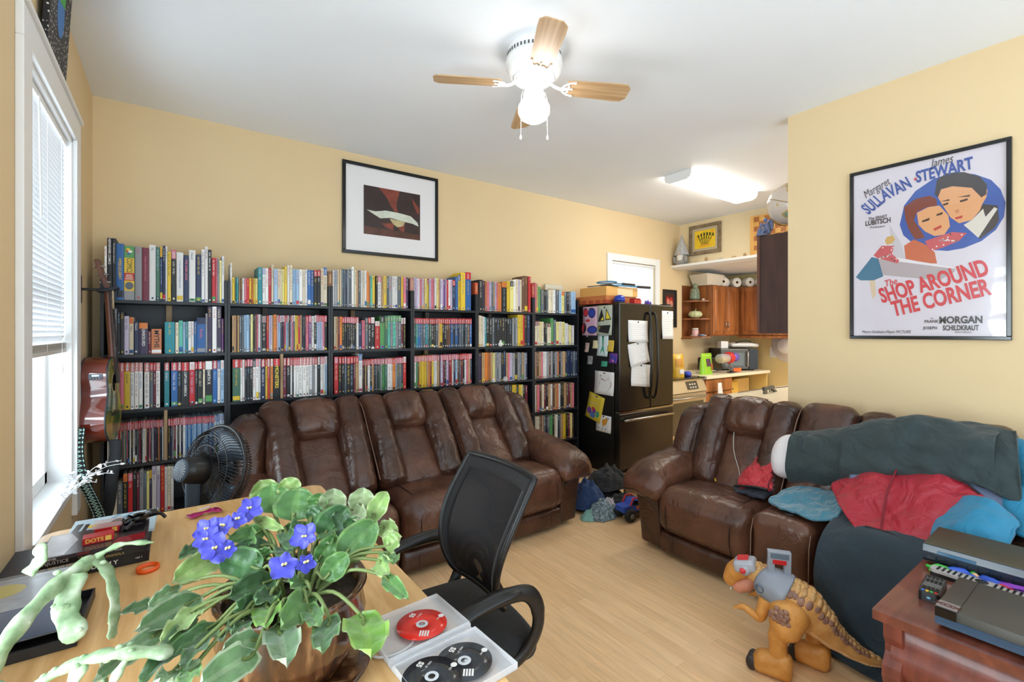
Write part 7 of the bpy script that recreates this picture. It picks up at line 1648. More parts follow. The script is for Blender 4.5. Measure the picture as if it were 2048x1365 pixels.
# ------------------------------------------------------------------ bedding heaped on the console sofa
M_dg = fabric('dark_green_cotton', (44, 58, 60), .8, .8, 6, 700, .15); M_rednyl = fabric('red_nylon', (164, 22, 44), .36, .9, 9, 500, .1); M_cy = fabric('cyan_fleece', (16, 124, 164), .6, .6, 6, 500, .2)
M_teal = fabric('teal_towel', (66, 124, 146), .95, .9, 12, 260, .5); M_gb = fabric('grey_blue_lining', (104, 118, 150), .6, .4, 6, 500); M_pil = fabric('white_pillow', (232, 228, 232), .8, .3, 6, 500); M_navy = fabric('dark_sheet', (36, 52, 62), .85, .7, 4, 700, .15)
def patch(rows, nu, nv, fold=0.0, fs=8.0, seed=0.0):
    """smooth cloth surface through a grid of points (rows of equal length)"""
    R_ = [[Vector(p) for p in r] for r in rows]
    def cr(P, t):
        n = len(P) - 1; x = min(t * n, n - 1e-6); i = int(x); f = x - i
        a, b, c, d = P[max(i - 1, 0)], P[i], P[i + 1], P[min(i + 2, n)]
        return 0.5 * ((2 * b) + (c - a) * f + (2 * a - 5 * b + 4 * c - d) * f * f + (3 * b - a - 3 * c + d) * f ** 3)
    def fn(u, v):
        col_ = [cr(r, u) for r in R_]; p = cr(col_, v)
        q = cr([cr(r, min(1, u + .01)) for r in R_], v); s_ = cr(col_, min(1, v + .01)); n = (q - p).cross(s_ - p)
        if n.length > 1e-12 and fold:
            n.normalize(); a = noise.noise(p * fs + Vector((seed, 0, 0))); b = noise.noise(p * fs * 2.3 + Vector((0, seed, 3)))
            p = p + n * fold * (a + .45 * b + .6 * (1 - abs(noise.noise(p * fs * .8 + Vector((3, seed, 9)))) * 2))
        return p
    return fn
def cloth(name, label, cat, rows, m, nu=36, nv=30, th=.012, fold=.01, fs=8, seed=0, group=None, base=None):
    o0 = Vector(base) if base else Vector(rows[-1][0])
    mb = MB(); f = patch(rows, nu, nv, fold, fs, seed); mb.grid(lambda u, v: f(u, v) - o0, nu, nv)
    o = mb.build(name, m, None, solid=th); o.location = o0
    return tag(o, label, cat, group)
# the pillow: white ticking showing past its dark green case
PC = [(2.975, 1.385, .715), (2.975, 1.25, .735), (2.97, 1.08, .775), (2.965, .92, .825)]
pw = empty('pillow', (2.975, 1.15, .60), 0, 'white pillow poking out of a long dark green pillowcase on the console sofa', 'pillow')
PO = Vector(pw.location)
def bundle(path, ra, rb, tilt, fold, seed, n=40, m=28, ends=True):
    sp = smooth_path(path, max(2, m // (len(path) - 1)))
    def fn(u, v):
        i = v * (len(sp) - 1); k = min(int(i), len(sp) - 2); p = sp[k].lerp(sp[k + 1], i - k)
        t = 2 * PI * u; e = 1.0
        a = ra(v); b = rb(v)
        c, s_ = math.cos(t), math.sin(t)
        x, z = math.copysign(abs(c) ** .85, c) * a, math.copysign(abs(s_) ** .85, s_) * b
        ct, st = math.cos(tilt), math.sin(tilt)
        q = Vector((p.x + x * ct + z * st, p.y, p.z - x * st + z * ct))
        nn = Vector((c, 0, s_)); f = noise.noise(Vector((q.x * 9, q.y * 7 + seed, q.z * 14))) + .5 * noise.noise(Vector((q.x * 20, q.y * 16, q.z * 26 + seed)))
        r1 = 1 - 2.4 * abs(noise.noise(Vector((q.y * 8 + q.z * 5, seed, q.x * 4 - q.z * 9))))
        return q + nn * fold * (f + .7 * max(-.5, r1))
    return fn
lens = lambda r: (lambda v: r * (max(.02, 1 - (1 - min(1, v / .22)) ** 2) ** .5 if v < .22 else 1))
mb = MB(); f = bundle(PC, lens(.085), lens(.128), .35, .004, 2.0); mb.grid(lambda u, v: f(u, v) - PO, 40, 28, wrap=True, flip=True); mb.build('pillow_body', M_pil, pw)
PC2 = [(2.972, 1.265, .733), (2.97, 1.17, .755), (2.968, 1.08, .778), (2.962, .9, .835)]
mb = MB(); f = bundle(PC2, lambda v: .104, lambda v: .142 + .006 * v, .35, .011, 5.0); mb.grid(lambda u, v: f(u, v) - PO, 56, 48, wrap=True, flip=True); cs_ = mb.build('pillowcase', M_dg, pw, solid=.004)
mb = MB(); mb.grid(lambda u, v: f(u, .26 + .012 * v) + (f(u, .26) - Vector(PC2[1])).normalized() * .003 - PO, 56, 2, wrap=True, flip=True); mb.build('hem_seam', M_navy, cs_)
# the big dark green sheet, bunched over the seat back and trailing off towards the near arm
SC = [(2.965, .985, .80), (2.955, .85, .845), (2.945, .7, .885), (2.94, .55, .905), (2.945, .42, .90)]
sh = empty('bed_sheet', (2.95, .7, .74), 0, 'long dark green bed sheet bunched along the console sofa back', 'sheet'); SO = Vector(sh.location)
mb = MB(); f = bundle(SC, lambda v: .112 * (1 - .35 * v), lambda v: .150 + .018 * math.sin(PI * v) - .03 * v * v, .42, .019, 9.0); mb.grid(lambda u, v: f(u, v) - SO, 60, 54, wrap=True, flip=True); mb.build('bunched_cloth', M_dg, sh, solid=.004)
tail = [[(3.06, .60, 1.035), (3.05, .48, 1.04), (3.03, .375, 1.03)], [(2.96, .60, 1.03), (2.95, .48, 1.0), (2.95, .36, .98)], [(2.88, .58, .92), (2.87, .46, .90), (2.88, .345, .87)], [(2.86, .58, .83), (2.84, .45, .80), (2.83, .33, .745)]]
mb = MB(); f = patch(tail, 24, 30, .012, 9, 4); mb.grid(lambda u, v: f(u, v) - SO, 24, 30); mb.build('hanging_end', M_dg, sh, solid=.005)
# red sleeping bag turned back over the seat, with its grey-blue lining
red = [[(2.88, .98, .70), (2.90, .85, .775), (2.90, .72, .82), (2.89, .60, .842), (2.85, .52, .805), (2.82, .445, .755)],
       [(2.79, 1.005, .665), (2.82, .86, .75), (2.83, .73, .79), (2.80, .62, .795), (2.76, .53, .745), (2.72, .455, .68)],
       [(2.71, .955, .625), (2.74, .85, .685), (2.75, .74, .715), (2.72, .63, .71), (2.68, .545, .665), (2.65, .475, .62)],
       [(2.635, .895, .585), (2.65, .81, .60), (2.66, .735, .61), (2.64, .655, .605), (2.61, .585, .575), (2.575, .515, .555)],
       [(2.59, .835, .545), (2.585, .775, .54), (2.58, .715, .535), (2.575, .66, .525), (2.57, .62, .515), (2.56, .585, .51)]]
rs = cloth('sleeping_bag', 'red quilted sleeping bag spread over the sofa seat beside the side table', 'sleeping bag', red, M_rednyl, 50, 46, .022, .016, 9, 3.0, base=(2.70, .72, .60))
RO = rs.location
fr = patch(red, 44, 40, 0)
mb = MB(); mb.tube([fr(u_, .90) + Vector((-.012, 0, .013)) - RO for u_ in [i / 24 for i in range(4, 22)]], .006, 6, flat=.5); mb.build('zip', M_plast, rs)
mb = MB(); mb.tube([fr(.36 + .02 * math.sin(v_ * 4), v_) + Vector((-.010, 0, .016)) - RO for v_ in [i / 24 for i in range(1, 23)]], .004, 6); mb.build('quilt_seam', mat('dark_red_thread', (120, 16, 34), .6), rs)
mb = MB(); mb.tube([fr(u_, .03) + Vector((-.004, 0, .016)) - RO for u_ in [i / 30 for i in range(12, 30)]], .006, 6, flat=.5); mb.build('zip', M_plast, rs)
cloth('bag_lining', 'grey-blue sleeping bag lining showing between the red bag and the dark sheet', 'sleeping bag', [[(2.86, .93, .765), (2.90, .75, .86), (2.90, .58, .855), (2.88, .47, .80), (2.84, .355, .745)], [(2.84, .94, .735), (2.87, .75, .83), (2.87, .58, .83), (2.83, .45, .75), (2.77, .34, .70)], [(2.80, .93, .70), (2.84, .75, .79), (2.83, .58, .79), (2.78, .44, .72), (2.74, .35, .66)]], M_gb, 30, 10, .012, .004, 6, 1, base=(2.82, .6, .68))
# dark sheet falling to the floor
cloth('fallen_sheet', 'dark blue-green sheet hanging from the sofa seat down to the floor behind the toy dinosaur', 'sheet',
      [[(2.74, .935, .585), (2.73, .80, .61), (2.72, .66, .61), (2.70, .54, .61)], [(2.56, .955, .515), (2.555, .82, .54), (2.55, .70, .545), (2.55, .56, .545)], [(2.49, .965, .37), (2.49, .83, .39), (2.48, .70, .39), (2.48, .56, .39)], [(2.475, .97, .20), (2.455, .83, .22), (2.45, .70, .22), (2.445, .55, .22)], [(2.475, .955, .035), (2.43, .84, .045), (2.42, .70, .04), (2.42, .54, .045)], [(2.45, .94, .02), (2.39, .83, .022), (2.37, .72, .02), (2.38, .55, .02)]], M_navy, 40, 50, .008, .018, 5, 7, base=(2.5, .75, .02))
# cyan fleece beyond
cloth('fleece_blanket', 'bright cyan fleece behind the dark sheet at the near arm of the sofa', 'blanket',
      [[(3.10, .42, .98), (3.09, .34, .97), (3.08, .22, .93), (3.06, .08, .86)], [(2.98, .415, .86), (2.95, .33, .88), (2.93, .2, .84), (2.93, .06, .76)], [(2.86, .42, .76), (2.82, .33, .755), (2.80, .2, .73), (2.8, .06, .66)], [(2.77, .41, .68), (2.72, .33, .67), (2.70, .2, .64), (2.72, .06, .58)]], M_cy, 30, 30, .02, .02, 7, 2, base=(2.9, .25, .6))
cloth('fleece_blanket', 'cyan fleece hump between the red sleeping bag and the cable box', 'blanket',
      [[(2.80, .56, .69), (2.78, .47, .765), (2.76, .40, .76), (2.73, .335, .70)], [(2.70, .57, .66), (2.68, .48, .73), (2.66, .41, .73), (2.65, .335, .675)], [(2.62, .57, .60), (2.60, .50, .66), (2.59, .42, .665), (2.59, .345, .62)], [(2.585, .56, .54), (2.575, .50, .585), (2.57, .42, .59), (2.57, .35, .56)]], M_cy, 30, 28, .018, .012, 9, 5, base=(2.65, .45, .52))
cloth('teal_cloth', 'soft teal towel lying across the sofa console beside the cup holder', 'towel',
      [[(2.90, 1.24, .585), (2.90, 1.14, .60), (2.89, 1.04, .61), (2.87, .94, .62)], [(2.80, 1.275, .555), (2.80, 1.16, .57), (2.79, 1.05, .57), (2.78, .93, .60)], [(2.70, 1.285, .526), (2.71, 1.15, .54), (2.70, 1.05, .545), (2.69, .93, .585)], [(2.655, 1.20, .522), (2.64, 1.12, .525), (2.62, 1.03, .52), (2.64, .94, .545)]], M_teal, 36, 30, .012, .014, 13, 8, base=(2.77, 1.1, .525))
# red puffer jacket in the far corner
jk = cloth('puffer_jacket', 'folded red puffer jacket in the far seat against the white pillow', 'jacket',
      [[(3.06, 1.53, .60), (3.08, 1.45, .75), (3.06, 1.395, .80), (3.05, 1.36, .78)], [(2.98, 1.55, .575), (3.0, 1.48, .68), (3.0, 1.42, .73), (2.99, 1.36, .70)], [(2.90, 1.56, .545), (2.91, 1.49, .61), (2.91, 1.42, .62), (2.91, 1.36, .62)], [(2.83, 1.52, .515), (2.83, 1.46, .54), (2.83, 1.40, .55), (2.83, 1.34, .55)]], fabric('puffer_red', (190, 44, 56), .4, .9, 14, 400), 30, 30, .03, .014, 15, 6, base=(2.93, 1.44, .50))
mb = MB(); JO = Vector(jk.location); mb.tube(smooth_path([Vector(p) - JO for p in ((2.82, 1.545, .515), (2.812, 1.46, .535), (2.81, 1.40, .545), (2.815, 1.345, .545))], 5), .008, 6); mb.build('zip', M_plast, jk)
e = cloth('dark_liner', 'navy quilted liner folded below the red puffer jacket', 'jacket', [[(3.0, 1.56, .50), (3.0, 1.45, .51), (3.0, 1.36, .52)], [(2.86, 1.57, .495), (2.86, 1.46, .505), (2.86, 1.36, .51)], [(2.80, 1.52, .482), (2.80, 1.44, .492), (2.80, 1.36, .50)]], fabric('navy_liner', (38, 42, 58), .7, .8, 14, 300), 20, 16, .02, .008, 16, 3, base=(2.9, 1.45, .49))
# cable and a crumb-like yellow dart on the seat
mb = MB(); mb.tube(smooth_path([(3.30, 1.70, .985), (3.17, 1.705, .90), (3.10, 1.70, .80), (3.02, 1.66, .68), (2.97, 1.60, .58), (2.95, 1.575, .50)], 6), .0026, 6); tag(mb.build('charging_cable', mat('cable_white', (190, 186, 182), .5)), 'thin pale charging cable running down the far sofa back', 'cable')
e = empty('foam_dart', (2.90, 1.72, .487), .6, 'tiny yellow dart lying on the far seat cushion', 'toy'); MB().tube([(-.018, 0, .006), (.018, 0, .006)], .005, 10).build('shaft', mat('dart_yellow', (226, 176, 40), .5), e); MB().ball((.02, 0, .006), .0055, 8).build('tip', mat('dart_tip', (216, 140, 40), .5), e)
# ------------------------------------------------------------------ cherry side table and what lies on it
M_ch = wood('cherry_top', (98, 52, 40), (126, 70, 54), (1.2, 14, 10), .3, coat=.3); M_ch2 = wood('cherry_side', (92, 44, 34), (130, 66, 52), (10, 10, 1.4), .42, coat=.12)
TX, TY, TZ = 1.735, .518, .62
tb = empty('side_table', (2.14, .05, 0), 0, 'reddish cherry side table with moulded front holding remotes and boxes', 'table')
def LT(): mb = MB(); mb.M = Matrix.Translation((-2.14, -.05, 0)); return mb
mb = LT(); mb.prism(rrect(TX, -.42, 2.555, TY, .006), TZ - .028, TZ, 'z'); mb.build('tabletop', M_ch, tb, bevel=.004)
mb = LT(); mb.box((TX + .05, -.38, .03), (2.52, TY - .03, TZ - .028)); mb.build('carcass', M_ch2, tb)
mb = LT()                                              # ogee frieze under the top, along the front and the far end
mb.prism([(TX + .05, TZ - .03), (TX + .03, TZ - .035), (TX + .035, TZ - .09), (TX + .022, TZ - .12), (TX + .015, TZ - .16), (TX + .03, TZ - .195), (TX + .05, TZ - .20)], -.38, TY - .04, 'y', smooth=True); mb.build('frieze_drawer', M_ch2, tb)
for yy in (TY - .07, -.37):
    mb = LT(); mb.prism([(TX + .065, TZ - .03), (TX + .012, TZ - .03), (TX + .014, TZ - .075), (TX + .03, TZ - .10), (TX + .03, TZ - .125), (TX + .002, TZ - .155), (TX - .002, TZ - .185), (TX + .012, TZ - .215), (TX + .035, TZ - .225), (TX + .04, .05), (TX + .02, .03), (TX + .02, .0), (TX + .065, 0)], yy, yy + .045, 'y', smooth=False); mb.build('leg', M_ch2, tb, bevel=.003)
for k in range(2):
    d = LT().box((TX + .043, -.31 + .385 * k, .06), (TX + .052, .06 + .385 * k, TZ - .215)).build('door', M_ch2, tb, bevel=.003)
    mb = LT(); mb.ball((TX + .032, .035 + .07 * k, .26), .012, 12); mb.build('knob', mat('brass', (196, 160, 80), .25, metal=.8), d)
# cable box at the back
M_box = mat('dark_olive_metal', (70, 66, 50), .5, bump=.05, bscale=500); M_bfr = mat('blue_black_front', (30, 44, 58), .25)
cb = empty('cable_box', (2.255, .27, TZ + .0008), .03, 'olive-topped cable box with blue-black front at the back of side table', 'cable box')
MB().rbox((.1, 0, .043), (.115, .24, .035), .006, (4, 4, 4)).build('case', M_box, cb)
mb = MB(); mb.prism([(-.012, .012), (-.022, .022), (-.024, .05), (-.016, .072), (-.008, .077), (-.008, .010)], -.24, .24, 'y', smooth=False); mb.build('front_panel', M_bfr, cb, bevel=.003)
mb = MB()
for k in range(16): mb.box((-.0255, -.2 + .027 * k, .026), (-.0215, -.178 + .027 * k, .036))
mb.build('button', mat('button_dark', (20, 24, 30), .3), cb)
MB().box((-.0262, .1, .05), (-.02, .2, .06)).build('display', mat('display_blue', (70, 110, 140), .15), cb)
for a in (-.2, .2):
    for b in (.03, .19): MB().lathe([(.012, 0), (.012, .01)], 10, c=(b, a, 0)).build('foot', M_plast, cb)
# flat console in the foreground
gc = empty('game_console', (1.78, .38, TZ + .0008), -.0, 'flat dark grey console box with a printed tab in front on side table', 'console')
M_gc = mat('gunmetal_lid', (70, 68, 62), .5, bump=.04, bscale=600)
MB().rbox((.135, -.14, .036), (.135, .14, .026), .004, (4, 4, 4)).build('case', M_gc, gc)
mb = MB(); mb.box((-.003, -.28, .012), (.0015, 0, .034)); mb.build('front_strip', mat('front_blue', (52, 78, 104), .2), gc)
mb = MB(); mb.box((-.004, -.045, .034), (.0015, 0.0, .059)); mb.build('front_gloss', mat('gloss_black', (20, 20, 20), .12), gc)
mb = MB(); mb.box((0.0, -.0475, .0605), (.268, -.0465, .0625)); mb.build('lid_seam', M_plast, gc)
mb = MB(); mb.box((.0, -.0465, .0617), (.045, -.0005, .0625)); mb.build('printed_tab', mat('tab_grey', (130, 122, 122), .4), gc)
text('lettering', 'XOX', mat('tab_maroon', (80, 36, 34), .4), gc, (.022, -.023, .0626), cols((0, -1, 0), (1, 0, 0), (0, 0, 1)), .024, .0003, bold=.0012)
for a in (-.25, -.03):
    for b in (.03, .24): MB().lathe([(.012, 0), (.012, .011)], 10, c=(b, a, 0)).build('foot', M_plast, gc)
def remote(label, loc, rz, L_, w, h, mt, ms, rows, colsn, extra=None):
    e = empty('remote', loc, rz, label, 'remote', 'remotes on the side table')
    mb = MB(); mb.prism(rrect(-L_ / 2, -w / 2, L_ / 2, w / 2, w * .2), 0, h * .55, 'z'); mb.build('underside', ms, e, bevel=.002)
    mb = MB(); mb.prism(rrect(-L_ / 2, -w / 2, L_ / 2, w / 2, w * .2), h * .55, h, 'z'); mb.build('top_shell', mt, e, bevel=.002)
    for i in range(rows):
        for j in range(colsn):
            x = -L_ * .42 + L_ * .84 * i / (rows - 1); y = -w * .3 + w * .6 * j / (colsn - 1)
            if extra and abs(x - extra) < L_ * .09: continue
            c = (.008 if rows < 12 else .0055)
            m_ = M_plast if not (rows < 12 and i == 0) else [mat('key_red', (200, 50, 50), .4), mat('key_green', (70, 170, 80), .4), mat('key_yellow', (226, 190, 60), .4), mat('key_blue', (60, 110, 190), .4)][j % 4]
            MB().prism(rrect(x - c * .6, y - c * .5, x + c * .6, y + c * .5, c * .25, 2), h, h + .0018, 'z').build('key', m_ if mt is not M_plast or rows < 12 else M_paper, e)
    return e
r1 = remote('long silver-topped remote lying before the toy figures', (2.165, .355, TZ + .0008), -1.62, .235, .05, .022, mat('silver_shell', (188, 184, 180), .35, metal=.3), M_plast, 15, 4, .01)
mb = MB(); mb.lathe([(.007, 0), (.016, 0), (.016, .002), (.007, .002)], 24, c=(.01, 0, .022)); mb.build('direction_ring', M_plast, r1)
r2_ = remote('short black remote with coloured keys near the table corner', (1.998, .432, TZ + .0008), .08, .15, .052, .028, mat('black_key_face', (26, 28, 30), .3), M_plast, 9, 4, -.005)
mb = MB()
for i in range(8): mb.box((-.03 + .012 * i, -.022, .0281), (-.0285 + .012 * i, .022, .0285))
mb.build('key_print', M_ink_l, r2_); MB().ball((-.0755, 0, .012), (.002, .006, .004), 8).build('infrared_window', mat('ir_blue', (120, 170, 200), .2), r2_)
def toy_figure(label, loc, rz, mt, ml, mh, cape=None, pose=0):
    """plain little jointed figure lying on its side"""
    e = empty('toy_figure', loc, rz, label, 'toy figure', 'toy figures on the side table')
    mb = MB(); z = .013
    mb.tube([(-.02, 0, z), (.0, 0, z + .002), (.022, 0, z), (.034, 0, z)], [.010, .012, .014, .006], 10)
    mb.tube([(.022, .012, z), (.012, .026, z + .006), (-.006, .032, z - .004)], [.006, .005, .0045], 8); mb.tube([(.022, -.012, z), (.034, -.024, z + .004), (.05, -.028, z - .004)], [.006, .005, .0045], 8); mb.build('torso', mt, e)
    mb = MB(); mb.tube([(-.02, .006, z), (-.045, .014, z + .004), (-.066, .012 + .01 * pose, z - .004), (-.074, .02, z - .005)], [.008, .007, .0055, .006], 8); mb.tube([(-.02, -.006, z), (-.044, -.012, z - .002), (-.068, -.018, z - .005), (-.074, -.012, z - .006)], [.008, .007, .0055, .006], 8); mb.build('leg', ml, e)
    MB().ball((.045, 0, z), (.011, .0095, .0095), 12).build('head', mh, e)
    if cape:
        mb = MB(); mb.grid(lambda u, v: (.026 - .10 * v, (u - .5) * (.03 + .035 * v), z + .015 - .012 * v + .004 * math.sin(u * 9 + v * 4)), 10, 10); mb.build('cape', cape, e, solid=.0015)
    return e
M_tg = mat('toy_green', (50, 170, 60), .35); M_tb = mat('toy_blue', (44, 84, 190), .35); M_tr = mat('toy_red', (200, 36, 44), .35); M_tp = mat('toy_purple', (136, 60, 180), .4); M_tf = mat('toy_skin', (226, 178, 140), .5)
toy_figure('green and blue plastic toy figure leaning on the cable box', (2.205, .415, TZ + .004), -1.1, M_tb, M_tg, M_tg)
toy_figure('red and blue plastic toy figure lying before the cable box', (2.205, .325, TZ + .004), 1.35, M_tb, M_tr, M_tf)
toy_figure('toy figure under a purple cape beside the silver remote', (2.20, .245, TZ + .004), -1.7, M_tp, M_tp, M_tf, M_tp)
toy_figure('red and blue toy figure left between the seats of the three-seat sofa', (1.70, 2.90, .50), .5, M_tr, M_tr, M_tb)
bpy.data.objects['toy_figure.003']['group'] = 'toys on the sofas'
# ------------------------------------------------------------------ big plastic toy dinosaur
def hide_mat(nm, c1, c2, sc, lo=.45, hi=.6, rough=.5):
    m, t, b = _new(nm)
    tc = t.nodes.new('ShaderNodeTexCoord'); n = t.nodes.new('ShaderNodeTexNoise'); n.inputs['Scale'].default_value = sc; n.inputs['Detail'].default_value = 4
    r = t.nodes.new('ShaderNodeValToRGB'); el = r.color_ramp.elements; el[0].position = lo; el[0].color = rgb(c1); el[1].position = hi; el[1].color = rgb(c2)
    t.links.new(tc.outputs['Object'], n.inputs['Vector']); t.links.new(n.outputs['Fac'], r.inputs['Fac']); t.links.new(r.outputs['Color'], b.inputs['Base Color']); b.inputs['Roughness'].default_value = rough
    v = t.nodes.new('ShaderNodeTexVoronoi'); v.inputs['Scale'].default_value = 70; bp = t.nodes.new('ShaderNodeBump'); bp.inputs['Strength'].default_value = .3; bp.inputs['Distance'].default_value = .004
    t.links.new(tc.outputs['Object'], v.inputs['Vector']); t.links.new(v.outputs['Distance'], bp.inputs['Height']); t.links.new(bp.outputs['Normal'], b.inputs['Normal'])
    return m
M_hide = hide_mat('tan_hide', (208, 154, 90), (222, 174, 110), 9); M_leg = hide_mat('orange_hide', (206, 142, 68), (218, 156, 82), 12); M_ridge = hide_mat('brown_ridge', (168, 126, 80), (206, 164, 108), 22, .4, .6); M_patch = hide_mat('mauve_patch', (140, 104, 90), (160, 122, 104), 30); M_belly = hide_mat('cream_belly', (228, 186, 136), (236, 198, 150), 14); M_hgrey = mat('harness_grey', (144, 152, 166), .4); M_pink = mat('jaw_pink', (214, 146, 124), .45); M_claw = mat('claw_charcoal', (52, 50, 54), .45)
dn = empty('toy_dinosaur', (2.20, .93, 0), 0, 'large orange-brown toy dinosaur with grey harness standing on the floor', 'toy'); DO = Vector(dn.location)
V_ = lambda *p: Vector(p) - DO
def dtube(nm, pts, rs, m, parent=dn, flat=1.0, n=20, k=7, sub=None):
    sp = smooth_path([V_(*p) for p in pts], k); N = len(sp)
    R_ = []
    for i in range(N):
        x = i / (N - 1) * (len(rs) - 1); j = min(int(x), len(rs) - 2); f = x - j; f = f * f * (3 - 2 * f); R_.append(rs[j] * (1 - f) + rs[j + 1] * f)
    mb = MB(); mb.tube(sp, R_, n, flat=flat); return mb.build(nm, m, parent), sp, R_
spine = [(2.205, 1.14, .335), (2.205, 1.09, .345), (2.195, 1.03, .325), (2.205, .975, .30), (2.225, .92, .275), (2.255, .87, .225), (2.285, .83, .175), (2.32, .785, .135), (2.36, .735, .10), (2.425, .675, .072)]
body, SP, SR = dtube('body', spine, [.034, .045, .066, .082, .088, .070, .052, .038, .026, .010], M_hide, flat=1.05, n=26)
# ridge scutes along the back and tail
mb = MB()
for i in range(4, len(SP) - 2):
    if i % 2: continue
    p, d = SP[i], (SP[i + 1] - SP[i - 1]).normalized(); sd = d.cross(Vector((0, 0, 1))).normalized(); up = sd.cross(d).normalized(); r = SR[i]
    for s in (-1, 0, 1):
        a = s * .52; q = p + (up * math.cos(a) + sd * math.sin(a)) * (r * 1.0)
        nrm = (up * math.cos(a) + sd * math.sin(a))
        R3 = Matrix((d, nrm.cross(d).normalized(), nrm)).transposed()
        mb.ball(q, (.0135, r * .30, .0085), 10, rot=R3)
mb.build('back_ridge', M_ridge, dn)
mb = MB()
for i in range(14, len(SP) - 6, 2):
    p, d = SP[i], (SP[i + 1] - SP[i - 1]).normalized(); sd = d.cross(Vector((0, 0, 1))).normalized(); up = sd.cross(d).normalized(); r = SR[i]
    for s in (-1, 1):
        a = s * (.95 + .1 * math.sin(i)); nrm = up * math.cos(a) + sd * math.sin(a); R3 = Matrix((d, nrm.cross(d).normalized(), nrm)).transposed(); mb.ball(p + nrm * r * .985, (.016, r * .26, .006), 10, rot=R3)
mb.build('flank_patch', M_patch, dn)
mb = MB()
for i in range(22, len(SP) - 2, 1):
    p, d = SP[i], (SP[i + 1] - SP[i - 1]).normalized(); sd = d.cross(Vector((0, 0, 1))).normalized(); up = sd.cross(d).normalized(); r = SR[i]
    for a in (PI, PI - .6, PI + .6): nrm = up * math.cos(a) + sd * math.sin(a); R3 = Matrix((d, nrm.cross(d).normalized(), nrm)).transposed(); mb.ball(p + nrm * r * .95, (.014, r * .38, .006), 10, rot=R3)
mb.build('belly', M_belly, dn)
# head: snout pointing away and down, pink lower jaw, grey visor
hd, _, _ = dtube('head', [(2.215, 1.115, .355), (2.20, 1.155, .352), (2.185, 1.19, .325), (2.178, 1.212, .285), (2.183, 1.214, .255)], [.042, .051, .047, .036, .020], M_leg, flat=.95)
mb = MB()
for i in range(5): mb.lathe([(.005, 0), (.0, -.016)], 8, c=V_(2.165 + .009 * i, 1.205 + .004 * i, .245), smooth=True)
mb.build('tooth', M_por, hd)
dtube('jaw', [(2.215, 1.125, .30), (2.205, 1.15, .275), (2.19, 1.18, .255), (2.18, 1.20, .245)], [.022, .036, .032, .016], M_pink)
vs_ = MB(); vs_.M = Matrix.Translation(V_(2.185, 1.145, .375)) @ Matrix.Rotation(.35, 4, 'Z') @ Matrix.Rotation(-.25, 4, 'X'); vs_.rbox((0, 0, 0), (.046, .048, .026), .016, (10, 10, 8)); vs_.lathe([(.0, .05), (.022, .05), (.026, .03)], 18, c=(0, 0, -.012), rot=Matrix.Rotation(-PI / 2, 3, 'Y')); vo = vs_.build('visor', mat('visor_grey', (170, 174, 186), .2), dn)
mb = MB(); mb.M = vs_.M; mb.lathe([(0, .058), (.012, .056), (.014, .048)], 16, c=(0, .008, -.012), rot=Matrix.Rotation(-PI / 2, 3, 'Y')); mb.box((-.02, -.02, .024), (.018, .026, .036)); mb.build('red_lamp', mat('lamp_red', (214, 56, 62), .3), vo)
# chest harness with its tall handle
hm = MB(); hm.grid(lambda u, v: (lambda i: (lambda p, d: (lambda sd, up, r: p + (up * math.cos((u - .5) * 5.4) + sd * math.sin((u - .5) * 5.4)) * r)(d.cross(Vector((0, 0, 1))).normalized(), d.cross(Vector((0, 0, 1))).normalized().cross(d).normalized(), SR[i] + .009 + .004 * math.sin(v * PI)))(SP[i], (SP[i + 1] - SP[i - 1]).normalized()))(10 + int(v * 11)), 40, 11); hn = hm.build('harness', M_hgrey, dn, solid=.006)
mb = MB(); T2 = Matrix.Translation(V_(2.197, 1.0, .385)) @ Matrix.Rotation(-.95, 4, 'Z') @ Matrix.Rotation(.06, 4, 'X') @ Matrix.Diagonal((1.3, 1.15, 1.1, 1)); mb.M = T2
mb.box((-.036, -.012, -.02), (-.014, .012, .095)); mb.box((.014, -.012, -.02), (.036, .012, .095)); mb.box((-.036, -.0125, .05), (.036, .0125, .097)); mb.build('handle', M_hgrey, hn, bevel=.004, seg=3)
mb = MB(); mb.M = T2; mb.box((-.021, -.0142, .046), (.021, .0142, .064)); mb.build('red_catch', mat('catch_red', (190, 24, 36), .4), hn, bevel=.001)
mb = MB(); mb.M = T2; mb.box((-.028, -.0134, .068), (.028, .0134, .09)); mb.build('handle_inset', mat('harness_dark', (92, 108, 126), .4), hn, bevel=.001)
mb = MB(); mb.M = Matrix.Translation(V_(2.118, 1.045, .325)) @ Matrix.Rotation(-PI / 2 - .2, 4, 'Y')
mb.lathe([(.016, 0), (.022, .004), (.016, .008), (.012, .004), (.016, 0)], 20, cap=False); mb.build('speaker_ring', mat('harness_dark', (92, 108, 126), .4), hn)
# legs
def leg(pts, rs, foot, sgn):
    lg_, _, _ = dtube('leg', pts, rs, M_leg, n=22)
    (hx, hy, hz), (tx, ty, tz) = foot
    A, B = V_(hx, hy, 0), V_(tx, ty, 0); L_ = (B - A).length; ang = math.atan2(B.y - A.y, B.x - A.x)
    mb = MB(); mb.M = Matrix.Translation(A) @ Matrix.Rotation(ang, 4, 'Z')
    mb.rbox((L_ / 2, 0, .046), (L_ / 2, .038, .045), .028, (14, 10, 10), (0, .006, 0), lambda p, q: (p.x, p.y * (1 + .12 * q[0]), p.z * (1.0 + .22 * (1 - q[0]) * (q[2] > 0) * .5 - .12 * max(0, q[0]) * (q[2] > 0)))); mb.build('foot', M_leg, lg_)
    mb = MB(); mb.M = Matrix.Translation(A) @ Matrix.Rotation(ang, 4, 'Z')
    for yy in (-.024, 0, .024): mb.ball((L_ + .002, yy, .032), (.024, .015, .032), 14)
    mb.build('claw', M_claw, lg_)
